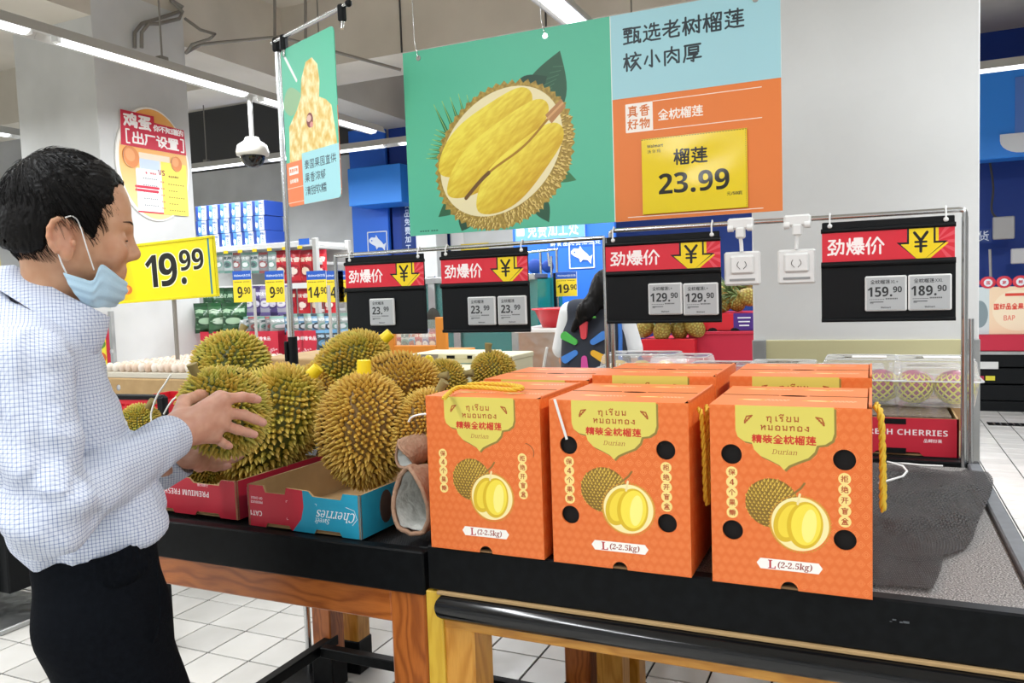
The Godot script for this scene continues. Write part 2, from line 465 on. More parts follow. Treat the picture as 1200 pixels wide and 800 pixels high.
const STROKES := {
	"木": "50,4 50,96;6,28 94,28;48,30 8,74;52,30 92,74",
	"留": "30,4 12,12 12,44 44,36;30,22 42,46;50,8 92,8 88,44 76,42;68,8 52,46;14,56 86,56 86,96 14,96 14,56;50,56 50,96;14,76 86,76",
	"艹": "4,50 96,50;30,10 30,90;70,10 70,90",
	"辶": "14,10 24,22;8,42 24,42 24,76 6,92;24,80 50,92 98,92",
	"氵": "30,8 66,20;12,34 48,46;60,62 18,94",
	"亻": "80,4 12,50;52,34 52,96",
	"青": "4,14 98,14;10,28 92,28;0,42 100,42;50,4 50,42;18,52 18,96;18,52 86,52 86,92 70,94;18,66 86,66;18,80 86,80",
	"米": "50,4 50,96;4,44 96,44;14,16 28,34;86,14 68,34;48,46 6,78;52,46 96,74",
	"连": "42,12 92,12;58,4 46,34 90,34;68,22 68,76;36,54 98,54;@辶 0 0 100 100",
	"甄": "4,10 52,10;20,10 20,36;36,10 36,36;8,22 48,22 48,38 8,38 8,22;8,54 50,54;28,40 28,88;4,90 52,86;58,12 98,12;68,12 62,90 78,82;64,34 88,34 86,84 90,92 98,92 98,78;72,50 78,64",
	"选": "50,6 42,26;44,18 90,18;66,4 66,42;36,42 96,42;56,42 54,62 40,76;74,42 74,70 78,74 94,74 94,62;@辶 0 0 100 100",
	"老": "16,22 72,22;44,4 44,44;4,44 96,44;84,8 60,40 8,76;82,56 40,72;40,54 40,86 46,92 90,92 90,76",
	"树": "@木 0 0 36 100;36,22 62,22 34,90;40,40 64,84;66,30 100,30;88,4 88,92 76,84;70,50 78,66",
	"榴": "@木 0 0 38 100;@留 36 0 100 100",
	"莲": "@艹 0 0 100 30;@连 0 26 100 100",
	"核": "@木 0 0 36 100;66,2 72,14;40,20 98,20;62,22 46,46 76,44;84,36 40,80;74,60 42,96;76,66 96,94",
	"小": "50,4 50,92 36,82;26,34 10,72;72,34 92,72",
	"肉": "12,24 12,96;12,24 88,24 88,90 76,88;50,4 48,30 26,54;50,32 74,52;50,56 28,84;52,58 76,80",
	"厚": "10,10 94,10;14,10 14,60 4,94;32,22 82,22 82,50 32,50 32,22;32,36 82,36;30,60 78,60 58,72;56,70 56,96 44,90;22,78 96,78",
	"真": "14,12 86,12;50,2 50,22;24,24 76,24 76,76 24,76 24,24;24,42 76,42;24,58 76,58;4,78 96,78;36,82 14,98;62,82 88,98",
	"香": "72,4 24,12;8,26 92,26;50,10 50,52;48,28 10,52;52,28 92,52;26,56 76,56 76,96 26,96 26,56;26,76 76,76",
	"好": "24,4 12,56 42,92;36,30 6,94;2,30 44,30;50,14 92,14 74,36;74,36 74,90 60,84;48,52 98,52",
	"物": "14,10 6,36;8,26 42,26;26,4 26,96;4,64 42,52;58,4 44,40;52,24 94,24 88,90 74,86;70,26 46,70;84,28 54,90",
	"金": "50,2 6,40;50,2 94,40;28,42 72,42;14,62 86,62;50,42 50,92;30,70 36,84;72,68 62,84;6,94 94,94",
	"枕": "@木 0 0 38 100;44,22 44,42;44,22 96,22 92,40;68,4 66,46 40,96;72,44 72,84 78,92 96,92 96,74",
	"劲": "10,10 46,10 6,50;26,26 48,48;10,60 46,60;28,60 28,90;4,92 52,84;54,28 94,28 90,88 78,84;72,6 70,50 48,94",
	"爆": "20,4 20,50 4,94;20,52 36,84;6,28 10,48;38,24 30,44;48,4 90,4 90,28 48,28 48,4;48,16 90,16;42,38 98,38;58,30 58,50;80,30 80,50;38,52 100,52;58,54 40,72;80,54 100,70;70,56 70,94 62,90;52,66 58,74;86,66 80,74;66,78 44,92;74,78 96,92",
	"价": "@亻 0 0 34 100;66,4 36,48;66,4 100,46;54,50 50,76 40,94;82,48 82,96",
	"精": "@米 0 0 42 100;@青 44 0 100 100",
	"装": "8,12 14,24;4,44 24,34;28,4 28,48;36,20 96,20;66,4 66,42;42,42 92,42;4,58 96,58;50,48 50,58;46,60 8,84;40,70 40,94 60,86;56,62 94,94;84,66 66,76",
	"保": "@亻 0 0 34 100;44,10 90,10 90,36 44,36 44,10;34,54 98,54;67,36 67,96;64,56 36,86;70,56 98,84",
	"个": "50,4 4,50;50,4 96,50;50,34 50,96",
	"果": "18,8 82,8 82,48 18,48 18,8;18,28 82,28;50,8 50,96;4,62 96,62;46,64 6,92;54,64 94,92",
	"瓣": "14,12 28,12;4,26 38,26;12,30 14,40;30,30 26,40;2,46 40,46;22,46 22,70 10,94;6,64 38,64;42,16 42,90 56,82;58,10 58,90;42,16 60,10;72,6 84,6;64,24 100,24;70,28 74,38;94,28 90,38;64,46 100,46;82,46 82,96;66,66 100,66",
	"拒": "20,4 20,90 8,84;4,28 38,28;4,62 38,48;50,10 96,10;50,10 50,92 98,92;50,34 90,34 90,64 50,64",
	"绝": "24,4 6,34 26,34;36,24 6,64 38,58;4,90 38,78;58,4 44,32;52,18 84,18 72,36;48,36 92,36 92,62 48,62;48,36 48,86 54,94 96,94 96,76;70,36 70,62",
	"开": "10,12 90,12;4,48 96,48;34,12 32,60 10,96;68,12 68,96",
	"盲": "50,2 50,12;4,16 96,16;20,16 20,36 90,36;26,46 76,46 76,96 26,96 26,46;26,62 76,62;26,78 76,78",
	"盒": "50,2 6,34;50,2 94,34;30,32 70,32;30,42 70,42 70,58 30,58 30,42;18,68 82,68 82,94;18,68 18,94;38,68 38,94;62,68 62,94;4,95 96,95",
	"鸡": "6,16 40,16 4,90;10,36 42,86;66,2 58,14;50,14 88,14 86,42 74,42;50,14 50,60 96,60 92,94 80,92;62,26 70,34;44,76 84,76",
	"蛋": "12,8 88,8 82,22;50,8 50,42;52,24 78,24;30,20 26,34 8,46;28,34 56,44 94,44;24,52 76,52 76,70 24,70 24,52;50,46 50,92;10,94 84,88;76,80 90,96",
	"你": "@亻 0 0 34 100;50,4 36,40;46,22 96,22 90,38;68,38 68,94 56,86;48,52 36,82;84,52 98,80",
	"不": "6,12 94,12;56,14 6,66;50,36 50,96;58,38 94,66",
	"知": "18,4 8,30;14,20 48,20;4,46 52,46;28,20 28,50 4,96;30,56 50,86;60,22 94,22 94,86 60,86 60,22",
	"道": "46,4 54,14;84,4 74,16;36,18 98,18;66,18 60,30;46,30 90,30 90,80 46,80 46,30;46,46 90,46;46,62 90,62;@辶 0 0 100 100",
	"的": "26,2 20,18;8,18 44,18 44,92 8,92 8,18;8,54 44,54;64,2 52,40;60,22 96,22 92,90 78,86;62,46 74,66",
	"出": "50,2 50,94;16,12 16,46 84,46 84,12;8,56 8,94 92,94 92,56",
	"厂": "12,14 92,14;18,14 18,60 4,96",
	"设": "12,6 24,18;4,38 24,38 24,88 38,76;52,8 50,26 40,40;52,8 82,8 82,34 96,34;42,50 88,50 42,96;50,56 96,96",
	"置": "12,6 88,6 88,24 12,24 12,6;36,6 36,24;62,6 62,24;8,36 92,36;50,26 50,46;26,46 76,46 76,84 26,84 26,46;26,58 76,58;26,70 76,70;4,94 96,94",
	"泰": "14,10 86,10;18,24 82,24;6,38 94,38;50,2 46,40 6,66;52,38 96,64;50,52 50,92 40,88;28,60 36,68;72,58 62,68;46,74 14,92;54,74 86,92",
	"国": "10,8 90,8 90,94 10,94 10,8;28,26 72,26;32,50 68,50;26,76 76,76;50,26 50,76;62,58 68,68",
	"园": "10,8 90,8 90,94 10,94 10,8;32,26 68,26;26,44 76,44;42,46 40,66 26,80;58,44 58,72 62,78 76,78 76,66",
	"直": "8,16 92,16;50,2 48,28;26,28 76,28 76,82 26,82 26,28;26,46 76,46;26,64 76,64;4,94 96,94",
	"供": "@亻 0 0 34 100;36,28 98,28;52,6 52,64;80,6 80,64;32,64 100,64;54,70 38,94;78,70 96,94",
	"浓": "@氵 0 0 30 100;36,18 36,34;36,18 96,18 92,32;62,6 58,48 30,78;56,48 56,94 76,80;70,40 98,90;92,44 72,62",
	"郁": "4,24 56,24;30,4 6,60;20,44 20,96;20,44 50,44 50,90 40,92;20,60 50,60;20,76 50,76;66,8 66,96;66,8 92,8 78,40 92,62 74,74",
	"清": "@氵 0 0 30 100;@青 36 0 100 100",
	"甜": "44,4 12,14;4,32 52,32;28,10 28,54;12,56 46,56 46,94 12,94 12,56;56,28 100,28;66,6 66,94 92,94;92,6 92,94;66,60 92,60",
	"软": "4,16 46,16;22,4 8,44 44,44;28,28 28,96;2,70 48,64;64,4 50,38;62,20 96,20 88,38;74,36 72,60 48,96;74,56 98,94",
	"糯": "@米 0 0 38 100;46,6 96,6;40,20 40,34;40,20 100,20 98,34;70,6 70,40;50,28 60,28;80,28 90,28;42,52 98,52;70,52 64,64;46,64 46,96;46,64 96,64 96,94;62,64 62,94;80,64 80,94",
	"元": "16,12 84,12;4,38 96,38;36,38 34,66 8,94;64,38 64,86 70,92 94,92 94,72",
	"克": "10,14 90,14;50,2 50,32;22,32 78,32 78,56 22,56 22,32;36,56 32,78 8,94;62,56 62,88 92,92 92,76",
	"沃": "@氵 0 0 30 100;84,8 44,18;36,46 98,46;66,14 64,50 36,94;68,50 96,92",
	"尔": "30,4 10,42;26,22 90,22 82,38;54,38 54,92 40,86;32,50 16,82;74,50 92,80",
	"玛": "4,14 42,14;22,14 22,80;6,44 40,44;2,84 44,76;52,10 86,10 82,50;56,10 54,50 94,50 90,94 78,90;46,72 82,72",
	"货": "24,4 6,36;18,24 18,46;84,6 50,26;52,4 52,36 90,40;24,50 78,50 78,80;24,50 24,80;50,58 48,78 10,98;58,82 90,98",
	"鱼": "36,4 10,34;34,16 70,16 56,30;18,34 82,34 82,76 18,76 18,34;50,34 50,76;18,55 82,55;4,92 96,92",
	"家": "50,2 50,12;10,30 10,16 90,16 90,30;24,34 78,34;56,36 10,60;44,46 58,70 54,94 42,90;50,58 10,80;52,70 8,96;86,44 64,56;62,56 94,88",
	"食": "50,2 6,36;50,2 94,36;50,22 50,32;26,36 74,36 74,64 26,64;26,50 74,50;26,36 26,94 46,84;84,66 66,78;50,70 94,96",
	"品": "28,6 72,6 72,40 28,40 28,6;8,54 44,54 44,94 8,94 8,54;56,54 92,54 92,94 56,94 56,54",
	"鲜": "22,4 6,28;18,14 40,14 34,26;8,28 46,28 46,66 8,66 8,28;27,28 27,66;8,47 46,47;2,84 50,80;62,4 70,18;92,4 84,18;54,24 100,24;58,44 96,44;52,66 100,66;77,24 77,98",
	"免": "34,4 10,30;32,14 68,14 56,28;16,30 84,30 84,54 16,54 16,30;50,30 48,60 6,96;60,54 60,88 92,90 92,74",
	"费": "10,8 84,8 84,22 14,22 12,36 92,36 88,46;40,2 36,40 8,54;60,2 60,50;22,56 78,56 78,82;22,56 22,82;50,62 48,80 12,98;58,82 90,98",
	"加": "4,28 50,28 46,88 34,84;28,6 26,50 4,94;60,22 94,22 94,86 60,86 60,22",
	"工": "12,14 88,14;50,14 50,88;4,88 96,88",
	"处": "26,4 6,48;22,26 50,26 38,60 6,94;18,48 48,80 98,92;72,4 72,78;74,34 94,50",
	"ท": "8,24 24,24 24,90;24,44 50,16 80,22 80,90",
	"ุ": "60,100 74,100 74,128",
	"เ": "40,14 40,86 60,88",
	"ร": "78,20 34,20 34,36 72,52 72,88 56,88",
	"ี": "10,-4 40,-24 80,-8 80,-26",
	"ย": "14,18 34,18 34,44 16,56 22,90 82,90 82,14",
	"น": "14,16 26,16 26,90 44,76 80,90;80,14 80,90",
	"ห": "12,16 24,16 24,90;24,70 72,16 88,30 74,40 80,90",
	"ม": "14,16 26,16 26,90 16,78;26,78 80,90;80,14 80,90",
	"อ": "14,34 46,14 84,26 84,90 20,90 20,54 38,54",
	"ง": "74,18 52,18 52,36 72,36 72,90 12,60",
}

# ---------------------------------------------------------------- nodes, names, materials
var names := {}
func numbered(called: String) -> String:
	names[called] = names.get(called, -1) + 1
	return called if names[called] == 0 else "%s_%03d" % [called, names[called]]
func ray(x: float, y: float) -> Vector3:
	return CAM * Vector3((x - 600.0) / FOCAL, (400.0 - y) / FOCAL, -1.0)
func on_y(x: float, y: float, h: float) -> Vector3:
	var r := ray(x, y)
	return EYE + r * (h - EYE.y) / r.y
func on_z(x: float, y: float, z: float) -> Vector3:
	var r := ray(x, y)
	return EYE + r * z / r.z
func on_x(x: float, y: float, xx: float) -> Vector3:
	var r := ray(x, y)
	return EYE + r * xx / r.x
func thing(called: String, label: String, category: String, at := Vector3.ZERO, group := "") -> Node3D:
	var o := Node3D.new()
	o.name = numbered(called)
	add_child(o)
	o.position = at
	o.set_meta("label", label)
	o.set_meta("category", category)
	if group:
		o.set_meta("group", group)
	return o
func structure(called: String, label := "", at := Vector3.ZERO) -> Node3D:
	var o := Node3D.new()
	o.name = numbered(called)
	add_child(o)
	o.position = at
	o.set_meta("kind", "structure")
	if label:
		o.set_meta("label", label)
	return o
func part(parent: Node3D, called: String, mesh, m: Material, label := "") -> MeshInstance3D:
	var o := MeshInstance3D.new()
	o.name = called
	o.mesh = mesh.mesh() if mesh is MB else mesh
	o.material_override = m
	parent.add_child(o, true)
	if label:
		o.set_meta("label", label)
	return o
func copy(o: Node3D, at: Vector3, label := "") -> Node3D:
	var base := String(o.name)
	var tail := RegEx.create_from_string("_\\d{3}$")
	base = tail.sub(base, "")
	var c: Node3D = o.duplicate()
	c.name = numbered(base)
	add_child(c)
	c.position = at
	if label:
		c.set_meta("label", label)
	return c
func mb() -> MB:
	return MB.new()
func mat(c, rough := 0.6, metal := 0.0, texture: Texture2D = null) -> StandardMaterial3D:
	var m := StandardMaterial3D.new()
	m.albedo_color = c if c is Color else Color(c)
	m.roughness = rough
	m.metallic = metal
	if texture:
		m.albedo_texture = texture
	return m
func tri_map(m: StandardMaterial3D, scale: float, world := false) -> StandardMaterial3D:
	m.uv1_triplanar = true
	m.uv1_world_triplanar = world
	m.uv1_scale = Vector3.ONE * scale
	return m
func noise_image(size: int, freq: float, sd: int, octaves := 4, stretch := 1.0) -> Image:
	var f := FastNoiseLite.new()
	f.seed = sd
	f.noise_type = FastNoiseLite.TYPE_SIMPLEX_SMOOTH
	f.frequency = freq
	f.fractal_octaves = octaves
	var im := f.get_seamless_image(size, size)
	return im
func noise_tex(size: int, freq: float, sd: int, a: Color, b: Color, octaves := 4) -> ImageTexture:
	var im := noise_image(size, freq, sd, octaves)
	var out := Image.create(size, size, false, Image.FORMAT_RGB8)
	for y in size:
		for x in size:
			out.set_pixel(x, y, a.lerp(b, im.get_pixel(x, y).r))
	return ImageTexture.create_from_image(out)
func bump(m: StandardMaterial3D, size: int, freq: float, sd: int, strength := 1.0) -> StandardMaterial3D:
	var im := noise_image(size, freq, sd, 3)
	im.convert(Image.FORMAT_RGBA8)
	im.bump_map_to_normal_map(strength)
	m.normal_enabled = true
	m.normal_texture = ImageTexture.create_from_image(im)
	return m
func wood_tex(a: Color, b: Color, sd: int, rings := 9.0) -> ImageTexture:
	var f := FastNoiseLite.new()
	f.seed = sd
	f.frequency = 1.0
	f.fractal_octaves = 3
	var w := 512
	var h := 256
	var im := Image.create(w, h, false, Image.FORMAT_RGB8)
	for y in h:
		for x in w:
			var u := float(x) / w
			var q := float(y) / h
			# wraps round along and across the grain
			var big := f.get_noise_3d(cos(TAU * u) * 0.35 + 7.0, sin(TAU * u) * 0.35, cos(TAU * q) * 0.5) + 0.6 * f.get_noise_3d(sin(TAU * q) * 0.6, cos(TAU * u) * 0.3, 3.0)
			var ring := 0.5 + 0.5 * sin((q * rings + big * 1.5) * TAU)
			var fine := f.get_noise_3d(cos(TAU * u) * 2.5, sin(TAU * u) * 2.5, q * 90.0)
			im.set_pixel(x, y, a.lerp(b, clampf(pow(ring, 2.2) * 0.75 + fine * 0.28 + 0.1, 0.0, 1.0)))
	return ImageTexture.create_from_image(im)

# ---------------------------------------------------------------- printed pictures
# a halved durian on its back rind, print only; c centre, r radius, turned by rot
func print_half(p: Print, c: Vector2, r: float, rot: float, sd: int) -> void:
	var rng := RandomNumberGenerator.new()
	rng.seed = sd
	var T := Transform2D(rot, c)
	var nz := FastNoiseLite.new()
	nz.seed = sd
	nz.frequency = 9.0 / r
	var rind := PackedVector2Array()
	var m := 110
	for k in m:
		var a := TAU * k / m
		var sp := 1.0 + (0.035 if k % 2 else -0.015) + rng.randf() * 0.02
		rind.append(T * (Vector2(cos(a) * 1.0, sin(a) * 0.84) * r * sp))
	p.fill(rind, func(q: Vector2) -> Color:
		var e := nz.get_noise_2dv(q * 1.6) * 0.5 + 0.5
		return Color("#7d6420").lerp(Color("#d9b756"), e))
	# thorns on the lower rim
	for k in 260:
		var a := rng.randf_range(0.05, PI * 0.95)
		var rad := rng.randf_range(0.78, 1.0)
		var o := T * (Vector2(cos(a), sin(a) * 0.84) * r * rad)
		var d := (T.basis_xform(Vector2(cos(a), sin(a)))).normalized() * r * 0.06
		var w := d.orthogonal() * 0.42
		p.poly(PackedVector2Array([o + w, o + d, o]), Color("#e3c875"))
		p.poly(PackedVector2Array([o - w, o + d, o]), Color("#96772c"))
	var inner := PackedVector2Array()
	for k in 60:
		var a := TAU * k / 60
		inner.append(T * (Vector2(cos(a) * 0.93, sin(a) * 0.72 - 0.07) * r))
	p.poly(inner, Color("#f3e6b8"))
	for L in [[Vector2(-0.02, -0.40), 0.80, 0.30, 0.03], [Vector2(-0.02, -0.12), 0.88, 0.29, 0.0], [Vector2(0.07, 0.28), 0.76, 0.29, -0.06]]:
		var lobe := PackedVector2Array()
		var lt: Transform2D = T * Transform2D(L[3], L[0] * r)
		for k in 60:
			var a := TAU * k / 60
			lobe.append(lt * (Vector2(cos(a) * L[1], sin(a) * L[2] * (1.0 + 0.1 * cos(3.0 * a))) * r))
		var inv := lt.affine_inverse()
		p.fill(lobe, func(q: Vector2) -> Color:
			var w: Vector2 = inv * q / r
			var e: float = clampf(0.55 - w.y / L[2] * 0.5 + nz.get_noise_2d(w.x * r * 0.4, w.y * r * 1.6) * 0.45, 0.0, 1.0)
			return Color("#d3a516").lerp(Color("#f8e552"), e))
	var crease := []
	for k in 21:
		var u := -0.72 + 1.5 * k / 20.0
		crease.append(T * (Vector2(u, 0.065 + 0.03 * sin(u * 5.0)) * r))
	p.line(crease, r * 0.03, Color("#a9790f"))
	p.line(crease.slice(0, 7), r * 0.05, Color("#6e4a18"))
# a whole durian, print only: rows of small pyramids
func print_whole(p: Print, c: Vector2, r: float, sd: int) -> void:
	var rnd := RandomNumberGenerator.new()
	rnd.seed = sd
	p.ell(c, r, r * 0.98, Color("#7a5c18"))
	var st := r * 0.155
	for j in range(-8, 9):
		for i in range(-8, 9):
			var q := Vector2((i + 0.5 * (j & 1)) * st, j * st * 0.82)
			if q.length() > r * 0.97:
				continue
			var o := c + q + Vector2(rnd.randf_range(-2, 2), rnd.randf_range(-2, 2))
			var tip := o + q * 0.07 + Vector2(0, -st * 0.35)
			p.poly(PackedVector2Array([o + Vector2(-st * 0.5, st * 0.2), tip, o + Vector2(0, st * 0.5)]), Color("#d8b548"))
			p.poly(PackedVector2Array([o + Vector2(st * 0.5, st * 0.2), tip, o + Vector2(0, st * 0.5)]), Color("#93701f"))
func leaf_poly(a: Vector2, b: Vector2, wide: float) -> PackedVector2Array:
	var q := PackedVector2Array()
	var o := (b - a).orthogonal().normalized() * wide
	for k in 13:
		var u := k / 12.0
		q.append(a.lerp(b, u) + o * sin(PI * pow(u, 0.8)))
	for k in range(11, 0, -1):
		var u := k / 12.0
		q.append(a.lerp(b, u) - o * sin(PI * pow(u, 0.8)))
	return q

func banner_print() -> ImageTexture:
	var p := Print.new(1400, 706, Color("#5bc09e"))
	var c := Vector2(412, 436)
	for k in 15:     # palm frond
		var u := k / 14.0
		var b0 := Vector2(330 - u * 90, 330 + u * 90)
		var tip := b0 + Vector2(-110 - 70 * u, -170 + 160 * u) * (1.0 - 0.25 * absf(u - 0.4))
		if k < 8:
			tip = Vector2(130 + k * 36, 185 + absf(k - 3.0) * 9.0)
			b0 = Vector2(230 + k * 20, 420 - k * 10)
		p.poly(leaf_poly(b0, tip, 8.0), Color("#2f8059") if k % 2 else Color("#276f4c"))
		p.line([b0, tip], 2.4, Color("#a9cf6e"))
	p.poly(leaf_poly(Vector2(540, 340), Vector2(652, 88), 84), Color("#2c5a42"))
	p.poly(leaf_poly(Vector2(470, 240), Vector2(600, 170), 56), Color("#1f4634"))
	p.poly(leaf_poly(Vector2(610, 270), Vector2(640, 420), 30), Color("#173c2c"))
	for k in 9:
		p.line([Vector2(520 + k * 13, 300 - k * 20), Vector2(590 + k * 9, 255 - k * 14)], 2.0, Color("#4a7d5d"))
	p.poly(leaf_poly(Vector2(590, 505), Vector2(700, 548), 26), Color("#3c7a4e"))
	p.poly(leaf_poly(Vector2(540, 590), Vector2(590, 690), 32), Color("#27593f"))
	p.poly(leaf_poly(Vector2(250, 560), Vector2(130, 640), 34), Color("#2d6443"))
	p.poly(leaf_poly(Vector2(260, 640), Vector2(230, 700), 30), Color("#244f38"))
	print_half(p, c, 292, -0.62, 5)
	p.poly(PackedVector2Array([Vector2(588, 306), Vector2(652, 256), Vector2(668, 286), Vector2(612, 338)]), Color("#b9834f"))
	p.line([Vector2(598, 318), Vector2(656, 272)], 8, Color("#d8a66d"))
	p.rect(840, 0, 560, 285, Color("#a7d8e2"))
	p.rect(840, 285, 560, 421, Color("#ec8139"))
	p.rect(838, 0, 3, 706, Color("#e9f3ef"))
	var ink := Color("#1e2b33")
	p.han("甄选老树榴莲", 884, 46, 62, 6.2, ink, 1.1)
	p.han("核小肉厚", 884, 134, 62, 6.2, ink, 1.1)
	var w := Color("#fff6ee")
	p.rrect(886, 306, 96, 98, 3, w)
	p.han("真香", 893, 314, 37, 4.0, Color("#d9722e"), 1.13)
	p.han("好物", 893, 358, 37, 4.0, Color("#d9722e"), 1.13)
	p.han("金枕榴莲", 1000, 338, 36, 4.2, w, 1.06)
	p.rect(982, 305, 358, 2.5, w)
	p.rect(982, 402, 358, 2.5, w)
	p.rect(886, 692, 454, 2.5, w)
	for k in 7:
		p.rect(46 + k * 11 + (6 if k > 3 else 0), 688, 8, 5, Color("#2a6b57"))
	return p.tex()

func price_sheet_print() -> ImageTexture:
	var p := Print.new(616, 448, Color("#f3d51c"))
	var ink := Color("#1d1a10")
	p.rect(0, 0, 616, 4, Color("#c9a90c"))
	for k in 40:
		p.rect(k * 16, 3, 9, 3, Color("#6d5a14"))
		p.rect(609, k * 12, 3, 7, Color("#6d5a14"))
	p.latin("Walmart", 34, 54, 17, ink)
	p.han("沃尔玛", 36, 66, 22, 2.0, ink, 1.3)
	p.han("榴莲", 196, 78, 92, 11.0, ink, 1.1)
	p.latin("23.99", 100, 338, 118, ink, "bold", 0, 1.05)
	p.han("元", 500, 352, 22, 2.2, ink)
	p.latin("/500", 524, 372, 17, ink)
	p.han("克", 566, 352, 22, 2.2, ink)
	return p.tex()

func small_banner_print() -> ImageTexture:
	var p := Print.new(420, 668, Color("#5cc3a0"))
	var rng := RandomNumberGenerator.new()
	rng.seed = 31
	var nz := FastNoiseLite.new()
	nz.seed = 4
	nz.frequency = 0.022
	p.poly(leaf_poly(Vector2(0, 240), Vector2(150, 210), 60), Color("#8fb98a"))
	var pulp := PackedVector2Array()
	for q in [[30, 480], [40, 330], [110, 270], [150, 220], [160, 150], [200, 92], [250, 84], [290, 120], [300, 190], [290, 250], [340, 270], [380, 300], [400, 400], [410, 480]]:
		pulp.append(Vector2(q[0], q[1]))
	p.fill(pulp, func(q: Vector2) -> Color:
		var e := nz.get_noise_2d(q.x, q.y * 0.7) * 0.9 + 0.6
		return Color("#d9a93c").lerp(Color("#f8eebd"), clampf(e, 0.0, 1.0)))
	p.line([Vector2(30, 30), Vector2(120, 150)], 14, Color("#f2f4f0"))
	p.ell(Vector2(210, 330), 26, 30, Color("#7b2f2a"))
	p.ell(Vector2(204, 322), 18, 14, Color("#e0b7a4"))
	p.ell(Vector2(222, 350), 13, 12, Color("#d98f86"))
	p.rect(0, 480, 132, 188, Color("#f0824d"))
	p.rect(132, 455, 288, 213, Color("#a5dde4"))
	p.rect(20, 500, 78, 34, Color("#fff3ea"))
	p.han("真香好物", 24, 508, 16, 2.0, Color("#e2703a"))
	p.han("金枕榴莲", 22, 552, 17, 2.2, Color("#fff3ea"))
	p.rect(0, 588, 132, 3, Color("#fbd3bd"))
	p.rect(0, 650, 132, 3, Color("#fbd3bd"))
	var ink := Color("#3a5560")
	p.han("泰国果园直供", 150, 488, 38, 3.6, ink, 1.08)
	p.han("果香浓郁", 150, 542, 38, 3.6, ink, 1.08)
	p.han("清甜软糯", 150, 596, 38, 3.6, ink, 1.08)
	return p.tex()

func egg_poster_print() -> ImageTexture:
	var p := Print.new(560, 800, Color("#f4f2ee"))
	p.ell(Vector2(282, 400), 268, 396, Color("#cfcac2"))
	p.ell(Vector2(285, 400), 262, 390, Color("#f7f3ea"))
	var e := PackedVector2Array()
	for k in 60:
		e.append(Vector2(290 + cos(TAU * k / 60) * 246, 400 + sin(TAU * k / 60) * 380))
	p.fill(e, func(q: Vector2) -> Color: return Color("#f3a24a").lerp(Color("#f9d695"), clampf((q - Vector2(200, 120)).length() / 560.0, 0.0, 1.0)))
	p.poly(PackedVector2Array([Vector2(180, 330), Vector2(400, 330), Vector2(400, 480), Vector2(180, 480)]), Color("#eddcc4"))
	p.rect(178, 372, 142, 80, Color("#c7d6ea"))
	var fold := Color("#f8f7f5")
	p.rrect(150, 440, 190, 300, 12, fold)
	p.rect(330, 372, 190, 368, Color("#f7e45a"))
	p.poly(PackedVector2Array([Vector2(70, 66), Vector2(300, 66), Vector2(300, 110), Vector2(520, 120), Vector2(528, 300), Vector2(60, 300)]), Color("#cf2440"))
	var w := Color("#fffaf6")
	p.han("鸡蛋", 88, 80, 92, 15.0, w, 1.06)
	p.han("你不知道的", 292, 124, 44, 7.5, w, 1.0)
	p.han("出厂设置", 138, 196, 80, 12.0, w, 1.06)
	p.line([Vector2(120, 190), Vector2(100, 190), Vector2(100, 280), Vector2(120, 280)], 10, w)
	p.line([Vector2(490, 190), Vector2(510, 190), Vector2(510, 280), Vector2(490, 280)], 10, w)
	for b in [[122, 372, 54, 72, -0.2], [446, 374, 40, 54, 0.1]]:
		p.ell(Vector2(b[0], b[1]), b[2], b[3], Color("#e08a4a"), b[4])
		p.ell(Vector2(b[0] - 8, b[1] - 12), b[2] * 0.6, b[3] * 0.6, Color("#eda469"), b[4])
	p.latin("VS", 306, 470, 36, Color("#8c2230"), "bold", 0, 0.9)
	p.han("香心保食品", 214, 458, 15, 2.0, Color("#c23a3f"))
	p.han("食品免费好", 380, 462, 15, 2.0, Color("#6d4a10"))
	for k in 5:
		var y := 500 + k * 46
		for j in 7:
			p.rect(196 + j * 15, y, 9, 8, Color("#6f747c"))
			if k % 2 == 0 or j < 4:
				p.rect(376 + j * 18, y + 20, 11, 8, Color("#8d7a2a"))
		p.han("不开", 318, y + 10, 14, 2.0, Color("#b64048"))
	p.rrect(140, 556, 170, 18, 9, Color("#cf2440"))
	p.rrect(140, 580, 164, 18, 9, Color("#cf2440"))
	p.rect(150, 730, 180, 10, Color("#cf2440"))
	return p.tex()

func big_price_print() -> ImageTexture:
	var p := Print.new(800, 330, Color("#f4e40f"))
	var o := PackedVector2Array([Vector2(0, 0), Vector2(170, 0), Vector2(230, 330), Vector2(0, 330)])
	p.fill(o, func(q: Vector2) -> Color: return Color("#f0a22a").lerp(Color("#f4e40f"), clampf((q.x - 60.0) / 160.0, 0.0, 1.0)))
	for b in [[120, 120, 34], [84, 190, 34], [40, 230, 38], [150, 262, 36], [96, 280, 30]]:
		p.ell(Vector2(b[0], b[1]), b[2], b[2] * 0.8, Color("#d9762c"))
		p.ell(Vector2(b[0] - 6, b[1] - 6), b[2] * 0.6, b[2] * 0.45, Color("#efa35c"))
	p.rect(764, 0, 12, 330, Color("#2b7f96"))
	for pass_ in 2:
		var c: Color = [Color("#fbf8d8"), Color("#17160f")][pass_]
		for d in ([Vector2(-5, -5), Vector2(5, -5), Vector2(-5, 5), Vector2(5, 5)] if pass_ == 0 else [Vector2.ZERO]):
			p.latin("1", 300 + d.x, 264 + d.y, 196, c, "bold", 0, 0.9)
			p.latin("9", 402 + d.x, 264 + d.y, 196, c, "bold", 0, 1.0)
			p.latin("99", 556 + d.x, 178 + d.y, 120, c, "bold", 0, 1.0)
			p.ell(Vector2(580, 236) + d, 19, 21, c)
	return p.tex()

